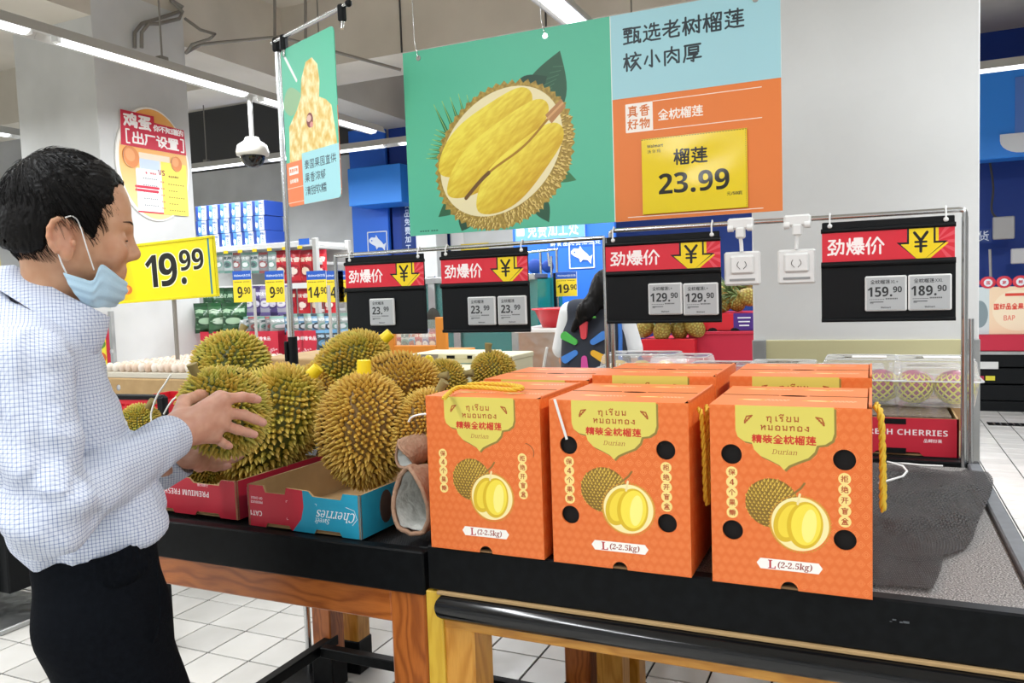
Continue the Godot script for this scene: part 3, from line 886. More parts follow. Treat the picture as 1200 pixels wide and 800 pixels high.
# small shelf prices under a blue strip
func tag_print(whole: String, cents: String) -> ImageTexture:
	var p := Print.new(180, 240, Color("#f2d62c"))
	p.rect(0, 0, 180, 68, Color("#1f57b8"))
	p.latin("Walmart", 14, 44, 16, Color("#e6edf8"))
	p.han("沃尔玛", 104, 26, 22, 2.4, Color("#e6edf8"))
	for k in 6:
		p.rect(14 + k * 13, 82, 9, 7, Color("#5b5318"))
		p.rect(100 + k * 11, 82, 8, 6, Color("#5b5318"))
	var ink := Color("#1b1a12")
	p.latin(whole, 112 if whole.length() > 1 else 88, 208, 84, ink, "bold", 2, 0.85)
	p.latin("." + cents, 90 if whole.length() == 1 else 110, 178, 50, ink, "bold", 0, 0.85)
	return p.tex()

func board_print() -> ImageTexture:
	var p := Print.new(604, 164, Color("#d92a3a"))
	var w := Color("#fdf3f1")
	p.han("劲爆价", 26, 44, 82, 9.8, w, 1.1)
	for k in 5:
		var a := -0.9 + k * 0.45
		p.poly(PackedVector2Array([Vector2(520, 80), Vector2(520, 80) + Vector2.from_angle(a - 0.1) * 140, Vector2(520, 80) + Vector2.from_angle(a + 0.1) * 140]), Color("#e4505c"))
	var ar := func(dx: float, g: float) -> PackedVector2Array:
		return PackedVector2Array([Vector2(404 - g + dx, 0), Vector2(512 + g + dx, 0), Vector2(512 + g + dx, 86 - g), Vector2(556 + g * 2 + dx, 86 - g), Vector2(466 + dx, 164), Vector2(446 + dx, 164), Vector2(366 - g * 2 + dx, 86 - g), Vector2(404 - g + dx, 86 - g)])
	p.poly(ar.call(22.0, 0.0), Color("#f2d41a"))
	p.poly(ar.call(0.0, 9.0), Color("#191512"))
	p.poly(ar.call(0.0, 0.0), Color("#f2d41a"))
	var ink := Color("#191512")
	p.line([Vector2(428, 34), Vector2(456, 72)], 13, ink)
	p.line([Vector2(484, 34), Vector2(456, 72), Vector2(456, 122)], 13, ink)
	p.line([Vector2(432, 78), Vector2(480, 78)], 10, ink)
	p.line([Vector2(432, 98), Vector2(480, 98)], 10, ink)
	return p.tex()

func esl_print(whole: String, cents: String, size_mark: String) -> ImageTexture:
	var p := Print.new(200, 184, Color("#b4b7b8"))
	var ink := Color("#26282a")
	p.han("金枕榴莲", 20, 14, 24, 2.2, ink, 1.08)
	p.latin(size_mark, 126, 36, 18, ink, "regular")
	p.latin(whole + ".", 6 if whole.length() > 2 else 18, 110, 54, ink, "bold", 0, 0.92)
	p.latin(cents, 138 if whole.length() > 2 else 120, 88, 33, ink, "bold", 0, 0.95)
	for k in 9:
		p.rect(14 + k * 9, 124, 6, 3, ink)
		p.rect(100 + k * 7, 118, 4, 8, ink)
	p.latin("000", 18, 150, 8, ink, "regular")
	p.rect(18, 138, 70, 4, ink)
	p.latin("Walmart", 100, 176, 9, ink, "bold", 1)
	return p.tex()

# the box front, 225 by 274 mm at 4 px to the mm
func box_front_print() -> ImageTexture:
	var p := Print.new(900, 1096, Color("#df6c2a"))
	lattice(p, 900, 1096)
	var gold := Color("#d8c95c")
	var olive := Color("#8f7a34")
	var shield := func(o: Vector2) -> PackedVector2Array:
		var q := PackedVector2Array()
		for e in [[174, 0], [174, 150], [186, 190], [222, 216], [268, 224], [280, 262], [316, 300], [372, 324], [424, 350], [450, 378]]:
			q.append(Vector2(e[0], e[1]) + o)
		for e in [[476, 350], [528, 324], [584, 300], [620, 262], [632, 224], [678, 216], [714, 190], [726, 150], [726, 0]]:
			q.append(Vector2(e[0], e[1]) + o)
		return q
	p.poly(shield.call(Vector2(-10, 10)), olive)
	p.poly(shield.call(Vector2(-22, 0)), gold)
	var brown := Color("#a5501c")
	var x := 330.0
	for k in 7:
		var ch := "ทุเรียน"[k]
		if ch == "ุ" or ch == "ี":
			p.han(ch, x - 40, 58, 34, 6.5, brown)
			continue
		p.han(ch, x, 58, 34, 6.5, brown)
		x += 26 if ch == "เ" else 42
	p.han("หมอนทอง", 296, 112, 34, 6.5, brown, 1.2)
	for sgn in [-1.0, 1.0]:
		var cx: float = 428 + sgn * 178.0
		p.line([Vector2(cx, 60), Vector2(cx + sgn * 32, 66), Vector2(cx + sgn * 44, 96)], 8, brown)
		for k in 4:
			p.ell(Vector2(cx + sgn * (8 + k * 11), 66 + k * 12), 9, 6, brown, sgn * 0.9)
	p.han("精装金枕榴莲", 248, 172, 54, 7.2, Color("#c5301a"), 1.12, 0.95)
	p.latin("Durian", 430, 286, 28, Color("#a5652a"), "serif", 1, 1.1, 0.0, 0.25)
	for col in [[92.0, "保4个果瓣"], [723.0, "拒绝开盲盒"]]:
		for k in 5:
			var c := Vector2(col[0] + 34, 408 + k * 62)
			p.ell(c, 34, 34, Color("#efd583"))
			var ch: String = col[1][k]
			if ch == "4":
				p.latin("4", c.x, c.y + 18, 36, Color("#a8431a"), "bold", 1)
			else:
				p.han(ch, c.x - 19, c.y - 19, 38, 4.6, Color("#a8431a"))
	print_whole(p, Vector2(354, 580), 150, 3)
	p.line([Vector2(450, 540), Vector2(520, 480), Vector2(540, 450)], 12, Color("#8b6a2c"))
	var half := Vector2(512, 694)
	p.ell(half, 172, 158, Color("#d9a53f"), -0.5)
	for k in 60:
		var a := TAU * k / 60.0
		p.poly(PackedVector2Array([half + Vector2(cos(a - 0.05) * 166, sin(a - 0.05) * 166), half + Vector2(cos(a) * 178, sin(a) * 176), half + Vector2(cos(a + 0.05) * 166, sin(a + 0.05) * 166)]), Color("#c98f30"))
	p.ell(half, 160, 160, Color("#f4e3a4"), 0.0)
	p.ell(half + Vector2(-60, -10), 82, 128, Color("#d7b322"), 0.35)
	p.ell(half + Vector2(-56, -14), 60, 104, Color("#ecd03c"), 0.35)
	p.ell(half + Vector2(28, 4), 100, 140, Color("#d9b41e"), 0.12)
	p.ell(half + Vector2(34, 0), 82, 124, Color("#f1da45"), 0.12)
	p.ell(half + Vector2(52, 6), 40, 100, Color("#f7ea80"), 0.12)
	p.line([half + Vector2(-10, -120), half + Vector2(2, -178)], 14, Color("#ead9a0"))
	p.poly(PackedVector2Array([Vector2(264, 948), Vector2(286, 918), Vector2(614, 918), Vector2(636, 948), Vector2(614, 982), Vector2(286, 982)]), Color("#f3efe8"))
	p.latin("L", 330, 978, 52, Color("#b3242a"), "bold serif")
	p.latin("(2-2.5kg)", 384, 968, 36, Color("#8e3426"), "bold serif", 0, 0.92, 0.0, 0.12)
	return p.tex()
func lattice(p: Print, w: int, h: int) -> void:
	var a := Color("#ec8d4e")
	var step := 56.0
	for j in int(h / step) + 2:
		for i in int(w / step) + 2:
			var c := Vector2((i + 0.5 * (j % 2)) * step, j * step)
			p.line([c + Vector2(-22, 0), c + Vector2(0, -22), c + Vector2(22, 0), c + Vector2(0, 22), c + Vector2(-22, 0)], 2.6, a, false)
			p.ell(c, 10, 10, a)
			p.ell(c, 7, 7, Color("#df6c2a"))
func box_side_print() -> ImageTexture:
	var p := Print.new(448, 560, Color("#df6c2a"), 2)
	lattice(p, 448, 560)
	return p.tex()
func box_top_print() -> ImageTexture:
	var p := Print.new(600, 620, Color("#e8824c"))
	for q in [[70, 80], [330, 80], [90, 430], [350, 430]]:
		var o := Vector2(q[0], q[1])
		p.ell(o + Vector2(60, 20), 60, 16, Color("#c9a53c"))
		p.ell(o + Vector2(60, 20), 40, 9, Color("#efe3a8"))
		for k in 6:
			p.rect(o.x + 120 + k * 16, o.y + 4, 11, 12, Color("#f6c9a4"))
			p.rect(o.x + 112 + k * 16, o.y + 24, 10, 10, Color("#f6c9a4"))
	p.rect(0, 308, 600, 3, Color("#a44c1d"))
	return p.tex()

# cherry cartons, used again for the durians: printed upside down where they stand upside down
func carton_print(kind: int, w: int, h: int) -> ImageTexture:
	var red := Color("#c41f36")
	var p := Print.new(w, h, red)
	var wt := Color("#f3e9ea")
	if kind == 0:        # red, upside down letters
		p.latin("PREMIUM FRESH CHERRIES", w * 0.74, h * 0.34, h * 0.15, wt, "bold", 0, 1.0, PI)
		p.han("品鲜好果", w * 0.74, h * 0.22, h * 0.1, 2.0, wt, 1.0, 1.0, PI)
		for k in 60:
			p.rect(fmod(k * 97.3, w), fmod(k * 7.7, 5.0), 4, 2, Color("#e6b9bd"))
	elif kind == 1:      # red and turquoise
		p.poly(PackedVector2Array([Vector2(w * 0.41, h), Vector2(w * 0.49, h * 0.7), Vector2(w * 0.515, h * 0.4), Vector2(w * 0.51, 0), Vector2(w, 0), Vector2(w, h)]), Color("#1f96b6"))
		p.latin("CAT1", w * 0.13, h * 0.62, h * 0.12, wt, "bold", 0, 1.0, PI)
		p.latin("PRODUCE", w * 0.14, h * 0.38, h * 0.06, wt, "bold", 0, 1.0, PI)
		p.latin("OF CHILE", w * 0.14, h * 0.28, h * 0.06, wt, "bold", 0, 1.0, PI)
		p.latin("Cherries", w * 0.96, h * 0.42, h * 0.22, wt, "serif", 0, 0.9, PI, 0.35)
		p.latin("Sweet", w * 0.74, h * 0.62, h * 0.12, wt, "serif", 0, 0.9, PI, 0.35)
		p.line([Vector2(w * 0.93, h * 0.7), Vector2(w * 0.97, h * 0.55), Vector2(w * 0.95, h * 0.36), Vector2(w * 0.88, h * 0.3)], 3, wt)
		for q in [[0.36, 0.3], [0.63, 0.3], [0.36, 0.75], [0.63, 0.75]]:
			var o := Vector2(w * q[0], h * q[1])
			var sx: float = 1.0 if q[0] < 0.5 else -1.0
			var sy: float = 1.0 if q[1] < 0.5 else -1.0
			p.line([o + Vector2(sx * 12, 0), o, o + Vector2(0, sy * 12)], 2.5, wt)
	elif kind == 2:      # red, upright letters
		p.latin("PREMIUM FRESH CHERRIES", w * 0.95, h * 0.46, h * 0.15, wt, "bold", 2, 1.25)
		p.han("品鲜好果", w * 0.84, h * 0.54, h * 0.1, 2.2, wt, 1.1)
	return p.tex()

# ---------------------------------------------------------------- the scene
var M := {}
var rng := RandomNumberGenerator.new()

func _ready() -> void:
	var cam := Camera3D.new()
	cam.name = "camera"
	cam.transform = Transform3D(CAM, EYE)
	cam.fov = rad_to_deg(2.0 * atan(400.0 / FOCAL))
	cam.near = 0.05
	cam.far = 60.0
	add_child(cam)
	cam.current = true
	var we := WorldEnvironment.new()
	var env := Environment.new()
	env.background_mode = Environment.BG_COLOR
	env.background_color = Color(0.02, 0.02, 0.02)
	env.tonemap_mode = Environment.TONE_MAPPER_LINEAR
	env.tonemap_exposure = 0.85
	env.sdfgi_enabled = true
	env.ssao_enabled = true
	env.ssil_enabled = true
	we.environment = env
	add_child(we)
	rng.seed = 11
	make_materials()
	ceiling_lights()
	room()
	tables()
	durian_boxes()
	sign_rails()
	banners()
	loose_durians()
	table_goods()
	left_background()
	right_background()
	shopper()
	clerk()

func make_materials() -> void:
	M.white_paint = tri_map(mat(Color.WHITE, 0.75, 0.0, noise_tex(256, 0.012, 3, Color("#dcdddc"), Color("#e6e7e6"))), 0.35)
	M.grey_wall = tri_map(mat(Color.WHITE, 0.85, 0.0, noise_tex(256, 0.015, 5, Color("#c2c3c1"), Color("#d9dad9"))), 0.3)
	M.concrete = tri_map(mat(Color.WHITE, 0.9, 0.0, noise_tex(256, 0.012, 8, Color("#c9c2b5"), Color("#dcd5c8"))), 0.3)
	M.cream_paint = mat("#d3cda0", 0.6)
	M.grey_trim = tri_map(mat(Color.WHITE, 0.6, 0.0, noise_tex(128, 0.03, 9, Color("#8b8d8d"), Color("#a6a8a7"))), 1.0)
	M.navy = mat("#16409a", 0.55)
	M.blue = mat("#2a6fdc", 0.5)
	M.lit_blue = mat("#3390f5", 0.45)  # brighter copy of the blue, with the lamp row's light put into it
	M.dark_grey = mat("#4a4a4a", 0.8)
	M.chrome = mat("#c9cbcc", 0.22, 1.0)
	M.steel = bump(mat("#b4b6b6", 0.38, 1.0), 128, 0.05, 4, 0.6)
	M.pipe_grey = mat("#8f8b84", 0.55, 0.4)
	M.black_metal = tri_map(mat(Color.WHITE, 0.42, 0.0, noise_tex(256, 0.05, 12, Color("#0b0c0d"), Color("#141618"), 5)), 3.0)
	M.black_metal.metallic_specular = 0.22
	M.black_gloss = mat("#0d0e10", 0.12)
	M.black_plastic = mat("#111315", 0.5)
	M.black_plastic.metallic_specular = 0.3
	M.rim_grey = tri_map(mat(Color.WHITE, 0.5, 0.0, noise_tex(128, 0.05, 13, Color("#45484c"), Color("#565a5e"))), 4.0)
	M.wood_red = mat(Color.WHITE, 0.32, 0.0, wood_tex(Color("#b8682a"), Color("#8c4716"), 2, 7.0))
	M.wood_red.uv1_scale = Vector3(1.6, 5.0, 1)
	M.wood_yellow = mat(Color.WHITE, 0.35, 0.0, wood_tex(Color("#d79a3e"), Color("#bd7c22"), 6, 6.0))
	M.wood_yellow.uv1_scale = Vector3(1.6, 5.0, 1)
	M.leg_yellow = mat(Color.WHITE, 0.35, 0.0, wood_tex(Color("#dcb53c"), Color("#cda02c"), 16, 5.0))
	M.leg_yellow.uv1_scale = Vector3(1.6, 5.0, 1)
	M.carpet = bump(tri_map(mat(Color.WHITE, 0.95, 0.0, noise_tex(512, 0.13, 21, Color("#3d3b3a"), Color("#cfcbc7"), 2)), 4.0), 256, 0.2, 22, 3.0)
	M.plastic_white = mat("#e4e5e3", 0.35)
	M.clear = mat(Color(0.98, 0.99, 0.99, 0.22), 0.1)
	M.clear.transparency = BaseMaterial3D.TRANSPARENCY_ALPHA
	M.clear_edge = mat(Color(0.97, 0.98, 0.98, 0.45), 0.1)
	M.clear_edge.transparency = BaseMaterial3D.TRANSPARENCY_ALPHA
	M.glass = mat(Color(0.8, 0.9, 0.88, 0.16), 0.03)
	M.glass.transparency = BaseMaterial3D.TRANSPARENCY_ALPHA
	M.card_brown = tri_map(mat(Color.WHITE, 0.85, 0.0, noise_tex(128, 0.03, 33, Color("#a98a5e"), Color("#b99a6d"))), 3.0)
	M.card_edge = mat("#cdb38a", 0.9)
	M.cord_white = mat("#e9e9e6", 0.4)
	M.red_plastic = mat("#cf2330", 0.35)
	M.crimson = mat("#bf1f3c", 0.5)
	M.yellow_tag = mat("#f0d21c", 0.45)
	M.tube_glow = mat("#ffffff", 0.4)
	M.tube_glow.emission_enabled = true
	M.tube_glow.emission = Color(0.98, 0.99, 1.0)
	M.tube_glow.emission_energy_multiplier = 2.2

# ---------------------------------------------------------------- lights: rows of tubes along the aisles
func tube_light(at: Vector3, along_x: bool, label: String, group: String, power := 1.0, length := 1.2) -> void:
	var t := thing("ceiling_light", label, "ceiling light", at, group)
	if along_x:
		t.rotation.y = PI / 2
	var prof := PackedVector2Array([Vector2(-0.075, 0.0), Vector2(-0.045, 0.06), Vector2(0.045, 0.06), Vector2(0.075, 0.0), Vector2(0.066, 0.0), Vector2(0.04, 0.03), Vector2(-0.04, 0.03), Vector2(-0.066, 0.0)])
	part(t, "housing", mb().ext(prof, length + 0.188, Rect2(0, 0, 1, 1), (length + 0.188) * 0.5), M.fixture)
	var d := mb()
	d.tube([Vector3(0, 0.012, -length * 0.5), Vector3(0, 0.012, length * 0.5)], 0.05, 16, true, 0.5)
	part(t, "tube", d, M.tube_glow)
	for s in [-1.0, 1.0]:
		part(t, "lamp_holder", mb().box(Vector3(0, 0.012, s * (length * 0.5 + 0.015)), Vector3(0.05, 0.045, 0.03), 0.006), M.plastic_white)
	part(t, "hanger", mb().tube([Vector3(0, 0.06, 0), Vector3(0, 3.98 - at.y, 0)], 0.006, 6), M.pipe_grey)
	part(t, "hanger_clip", mb().box(Vector3(0, 0.075, 0), Vector3(0.05, 0.03, 0.06), 0.004), M.pipe_grey)
	var l := AreaLight3D.new()
	l.name = "tube_light"
	l.area_size = Vector2(0.07, length)
	l.light_energy = power
	l.light_color = Color(0.97, 0.985, 1.0)
	l.area_range = 30.0
	l.shadow_enabled = true
	t.add_child(l)
	l.rotation.x = -PI / 2
	l.position = Vector3(0, -0.026, 0)
func ceiling_lights() -> void:
	M.fixture = mat("#b9b8b4", 0.4)
	var power := 3.0
	for X in [-6.43, -3.93, -1.43, 1.07]:
		for k in 6:
			var z := -5.2 + k * 1.55
			if X == -1.43 and k == 2:
				continue
			var lab := "white tube light in the row over the egg stand" if X == -3.93 else "white tube light in the row over the fruit tables"
			if X == -6.43:
				lab = "white tube light in the row beyond the poster pillar"
			if X == 1.07:
				lab = "white tube light in the row over the walkway"
			tube_light(Vector3(X, 2.75, z), false, lab, "tube lights in rows", power, 1.36)
	for k in 7:
		tube_light(Vector3(-8.0 + k * 1.55, 2.75, -6.5), true, "white tube light in the cross row before the blue wall", "tube lights before the blue wall", power * 1.3, 1.36)

# ---------------------------------------------------------------- floor, walls, pillars, beams
func room() -> void:
	var fl := MeshInstance3D.new()
	fl.name = "floor"
	fl.mesh = mb().box(Vector3(-2.5, -0.06, -3.0), Vector3(18, 0.11, 16)).mesh()
	fl.material_override = mat("#191817", 0.9)
	fl.set_meta("kind", "structure")
	fl.set_meta("label", "white square floor tiles with dark joints")
	add_child(fl)
	var tile := mb().box(Vector3(0, -0.003, 0), Vector3(TILE - 0.0075, 0.006, TILE - 0.0075), 0.0012).mesh()
	var tones := []
	for k in 4:
		tones.append(bump(tri_map(mat(Color.WHITE, 0.22, 0.0, noise_tex(128, 0.02, 40 + k, Color("#dedcd6").darkened(0.02 * k), Color("#e9e7e2").darkened(0.015 * k))), 1.2, true), 64, 0.03, 50 + k, 0.25))
	var ox := -2.02580407 * 1.36
	var oz := -1.93487247 * 1.36
	var rest := mb()
	var seen := []
	for j in range(-38, 35):
		for i in range(-42, 42):
			var c := Vector3(ox + (i + 0.5) * TILE, 0, oz + (j + 0.5) * TILE)
			if c.x < -11 or c.x > 6.2 or c.z < -10.3 or c.z > 4.5:
				continue
			var q := CAM.transposed() * (c - EYE)
			var inside := false
			if q.z < -0.5:
				var px := 600.0 + FOCAL * q.x / -q.z
				var py := 400.0 - FOCAL * q.y / -q.z
				inside = (px > 190 and px < 860 and py > 675 and py < 830) or (px > 1140 and px < 1220 and py > 474 and py < 640) or (px > -30 and px < 130 and py > 680 and py < 830)
			if inside and seen.size() < 300:
				seen.append(c)
			else:
				rest.at(c.x, 0, c.z)
				var h := TILE * 0.5 - 0.00375
				rest.quad(Vector3(-h, 0, -h), Vector3(h, 0, -h), Vector3(h, 0, h), Vector3(-h, 0, h))
	for c: Vector3 in seen:
		part(fl, "tile", tile, tones[rng.randi() % 4]).position = c
	var r := part(fl, "farther_tiles", rest, tones[0])
	r.set_meta("kind", "stuff")

	var ce := structure("ceiling", "grey beige concrete ceiling with deep beams")
	part(ce, "slab", mb().box(Vector3(-2.5, 4.1, -3.0), Vector3(18, 0.2, 16)), M.concrete)
	part(ce, "beam", mb().box(Vector3(-5.37, 3.68, -3.0), Vector3(0.83, 0.64, 16)), M.concrete)
	part(ce, "beam", mb().box(Vector3(-2.5, 3.71, -6.3), Vector3(18, 0.6, 0.6)), M.concrete)
	part(ce, "beam", mb().box(Vector3(-2.5, 3.82, -3.6), Vector3(18, 0.36, 0.3)), M.concrete)
	for k in 5:
		part(ce, "joint_strip", mb().box(Vector3(-5.0 + k * 1.33, 3.71, -5.995), Vector3(0.012, 0.6, 0.012)), M.dark_grey)
	# sheets: sides of the hall
	part(structure("wall_left", "far left wall of the hall"), "panel", mb().box(Vector3(-11.1, 2.0, -3), Vector3(0.2, 4.2, 16)), M.grey_wall)
	part(structure("wall_right", "right wall of the hall"), "panel", mb().box(Vector3(6.1, 2.0, -3), Vector3(0.2, 4.2, 16)), M.white_paint)
	part(structure("wall_front", "wall behind the viewer"), "panel", mb().box(Vector3(-2.5, 2.0, 4.9), Vector3(18, 4.2, 0.2)), M.white_paint)
	var wb := structure("wall_back", "blue back wall behind the fish counter with pale wall beside it")
	part(wb, "panel", mb().box(Vector3(-2.5, 2.0, -10.5), Vector3(18, 4.2, 0.2)), M.navy)
	# white partition behind the dry goods shelf, ending where the blue begins
	var e := on_z(415, 250, -8.6)
	var wp := structure("wall_partition", "stained pale grey wall above the dry goods shelf")
	part(wp, "panel", mb().box(Vector3((e.x - 11.0) * 0.5, 1.575, -8.7), Vector3(e.x + 11.0, 3.15, 0.2)), M.grey_wall)
	part(wp, "dim_void_sheet", mb().box(Vector3((e.x - 11.0) * 0.5, 3.575, -8.7), Vector3(e.x + 11.0, 0.85, 0.2)), M.dark_grey)  # dark sheet added in place of the dim ceiling void above
	# pillars
	var pl := structure("pillar", "square white pillar carrying the egg poster")
	part(pl, "shaft", mb().box(Vector3(-5.372, 1.75, -4.416), Vector3(0.837, 3.7, 0.832), 0.004), M.grey_wall)
	part(pl, "corner_guard", mb().box(Vector3(-4.955, 0.65, -4.0), Vector3(0.03, 1.3, 0.03), 0.002), M.grey_trim)
	var zp := -3.3
	var xl := on_z(882, 330, zp).x
	var xr := on_z(1147.5, 330, zp).x
	var pr := structure("pillar", "broad white pillar with a cream band behind the fruit trays")
	part(pr, "shaft", mb().box(Vector3((xl + xr) * 0.5, 2.0, zp - 0.4), Vector3(xr - xl, 4.0, 0.8), 0.004), M.white_paint)
	var yb := on_z(1000, 398, zp).y
	part(pr, "cream_band", mb().box(Vector3((xl + xr) * 0.5 - 0.0, yb * 0.5, zp + 0.004), Vector3(xr - xl - 0.096, yb, 0.012), 0.002), M.cream_paint)
	for s in [xl + 0.024, xr - 0.024]:
		part(pr, "corner_guard", mb().box(Vector3(s, yb * 0.5, zp), Vector3(0.052, yb + 0.004, 0.05), 0.003), M.grey_trim)
	# pipes and conduits
	var cd := thing("conduit", "grey conduits bending round the top of the poster pillar", "pipe", Vector3.ZERO)
	for k in 2:
		var o := 0.05 * k
		var path := []
		for q in [[158 + k * 8, 56], [158 + k * 8, 38], [166 + k * 8, 28], [185, 22 + k * 6], [210, 14 + k * 8], [214, 8 + k * 6], [200, 0]]:
			path.append(on_x(q[0], q[1], -4.93 + o))
		part(cd, "pipe", mb().tube(path, 0.014, 8), M.pipe_grey)
	var path2 := []
	for q in [[217, 22], [235, 35], [252, 40], [245, 46], [225, 52], [218, 62]]:
		path2.append(on_z(q[0], q[1], -4.7))
	part(cd, "pipe", mb().tube(path2, 0.012, 8), M.pipe_grey)
	var pp := thing("sprinkler_pipe", "thin pipe under the ceiling beyond the poster pillar", "pipe")
	part(pp, "pipe", mb().tube([on_z(218, 62, -4.8), on_z(235, 52, -5.0), on_z(328, 43, -5.4), on_z(470, 82, -5.9)], 0.013, 8), M.pipe_grey)
	for x in [322.0, 358.0]:
		part(pp, "drop", mb().tube([on_z(x, 45, -5.4), on_z(x, -20, -5.4)], 0.012, 6), M.pipe_grey)

# ---------------------------------------------------------------- display tables
func wood_leg(t: Node3D, x: float, z: float, h: float, m: Material, w := 0.075) -> void:
	part(t, "leg", mb().box(Vector3(x, h * 0.5 + 0.04, z), Vector3(w, h - 0.04, w), 0.004), m)
	part(t, "foot", mb().box(Vector3(x, 0.06, z), Vector3(w + 0.008, 0.12, w + 0.008), 0.004), M.black_metal)
func tables() -> void:
	M.net_deck = tri_map(mat("#131315", 0.7), 12.0)
	M.net_deck.normal_enabled = true
	M.net_deck.normal_texture = net_relief()
	for side in 2:
		var x0: float = [-1.78, -0.748][side]
		var x1: float = [-0.757, 0.235][side]
		var top: float = [0.882, 0.897][side]
		var wd: Material = [M.wood_red, M.wood_yellow][side]
		var zf := -1.235
		var zb := -2.235
		var t := thing("display_table", ["black topped display table on red brown wooden legs holding loose durians", "black topped display table with yellow wooden frame holding the orange boxes"][side], "table")
		var cx := (x0 + x1) * 0.5
		var w := x1 - x0
		part(t, "front_board", mb().box(Vector3(cx, top - 0.041, zf - 0.014), Vector3(w, 0.082, 0.028), 0.003), M.black_metal)
		part(t, "back_board", mb().box(Vector3(cx, top - 0.041, zb + 0.014), Vector3(w, 0.082, 0.028), 0.003), M.black_metal)
		for s in [x0 + 0.014, x1 - 0.014]:
			part(t, "end_board", mb().box(Vector3(s, top - 0.041, (zf + zb) * 0.5), Vector3(0.028, 0.082, zf - zb - 0.057), 0.003), M.rim_grey if side == 1 else M.black_metal)
		part(t, "deck", mb().box(Vector3(cx, top - 0.022, (zf + zb) * 0.5), Vector3(w - 0.058, 0.02, zf - zb - 0.058)), M.carpet if side == 1 else M.net_deck)
		var rail_h := 0.075
		var ry: float = [0.811, 0.815][side] - rail_h * 0.5
		part(t, "front_rail", mb().box(Vector3(cx, ry, zf - 0.03), Vector3(w - 0.16 if side == 0 else w - 0.02, rail_h, 0.04), 0.003), wd)
		part(t, "back_rail", mb().box(Vector3(cx, ry, zb + 0.04), Vector3(w - 0.02, rail_h, 0.04), 0.003), wd)
		for s in [x0 + 0.045, x1 - 0.045]:
			part(t, "side_rail", mb().box(Vector3(s, ry, (zf + zb) * 0.5), Vector3(0.035, rail_h, zf - zb - 0.16), 0.003), wd)
			wood_leg(t, s, zf - 0.05, 0.815 if side == 0 else 0.738, wd, 0.078)
			wood_leg(t, s, zb + 0.05, 0.738, wd, 0.078)
		if side == 1:
			for q in [[1048, 726, 5, 2], [1056, 729, 4, 2], [1062, 729, 8, 3], [1044, 728, 3, 1]]:
				part(t, "paint_chip", mb().box(on_z(q[0], q[1], -1.2345), Vector3(q[2] * 0.001, q[3] * 0.001, 0.0006)), M.rim_grey)
			part(t, "corner_post", mb().box(Vector3(x0 + 0.008, 0.41, zf - 0.01), Vector3(0.034, 0.80, 0.012), 0.002), M.leg_yellow)
			part(t, "bumper_strip", mb().box(Vector3(cx, 0.812, zf - 0.004), Vector3(w - 0.04, 0.006, 0.02), 0.001), M.card_brown)
			var b := mb()
			b.tube([Vector3(x0 + 0.02, 0.787, zf + 0.004), Vector3(x0 + 0.026, 0.787, zf + 0.004), Vector3(x0 + 0.034, 0.787, zf + 0.004), Vector3(x1, 0.787, zf + 0.004)], [0.012, 0.019, 0.0215, 0.0215], 16)
			part(t, "bumper_tube", b, M.black_gloss)
		# lower steel frame
		for s in [x0 + 0.07, x1 - 0.07]:
			part(t, "lower_bar", mb().box(Vector3(s, 0.17, (zf + zb) * 0.5), Vector3(0.035, 0.035, zf - zb - 0.1), 0.003), M.black_metal)
		for s in [zf - 0.1, zb + 0.14]:
			part(t, "lower_bar", mb().box(Vector3(cx, 0.17, s), Vector3(w - 0.18, 0.035, 0.035), 0.003), M.black_metal)
		if side == 0:
			part(t, "lower_bar", mb().box(Vector3(cx + 0.02, 0.17, -1.95), Vector3(0.03, 0.03, 0.5), 0.003), M.black_metal)
	# the run of tables behind, under the fruit trays
	for b in [[-1.78, -0.76, "back table with a black top under the pale fruit cartons"], [-0.75, 0.2, "back table with a black top under the clear fruit trays"]]:
		var t := thing("display_table", b[2], "table")
		part(t, "top", mb().box(Vector3((b[0] + b[1]) * 0.5, 0.86, -2.73), Vector3(b[1] - b[0], 0.07, 0.94), 0.004), M.black_metal)
		for x in [b[0] + 0.06, b[1] - 0.06]:
			for z in [-2.32, -3.14]:
				wood_leg(t, x, z, 0.825, M.wood_yellow)
	# rubber netting lying on the carpet, and the coat hanger shaped strap
	var net := thing("rubber_mat", "crumpled black non-slip mesh mat lying on the grey carpet", "mat", Vector3(0, 0.889, 0))
	var nzz := FastNoiseLite.new()
	nzz.seed = 9
	nzz.frequency = 3.2
	M.net = mat(Color.WHITE, 0.7, 0.0, net_tex())
	M.net.transparency = BaseMaterial3D.TRANSPARENCY_ALPHA_SCISSOR
	M.net.alpha_scissor_threshold = 0.5
	M.net.normal_enabled = true
	M.net.normal_texture = net_relief()
	M.net.uv1_scale = Vector3(2.2, 6, 1)
	var edge := []
	for q in [[1158, 556], [1164, 566], [1160, 585], [1148, 612], [1136, 638], [1108, 653], [1103, 668], [1093, 690]]:
		edge.append(on_y(q[0], q[1], 0.893))
	edge = smooth_path(edge, 6)
	var inner := []
	for q in [[1012, 541], [1008, 600], [1006, 683]]:
		inner.append(on_y(q[0], q[1], 0.893))
	inner = smooth_path(inner, 21)
	var sheet_f := func(a: float, b: float) -> Vector3:
		var p: Vector3 = inner[roundi(b * 42)].lerp(edge[roundi(b * 42)], a)
		var fold: float = sin((p.z + 0.45 * p.x) * 30.0 + 2.0 * nzz.get_noise_2d(p.x * 2.0, p.z * 2.0))
		p.y = 0.003 + 0.012 * absf(nzz.get_noise_2d(p.x * 1.6, p.z * 1.1)) + 0.010 * pow(maxf(0.0, fold), 2.0) * smoothstep(0.0, 0.15, b) * smoothstep(0.95, 0.55, b)
		if p.x > 0.19:
			p.y = maxf(p.y, 0.0105)
		return p
	part(net, "net", mb().sheet(50, 42, sheet_f), M.net)
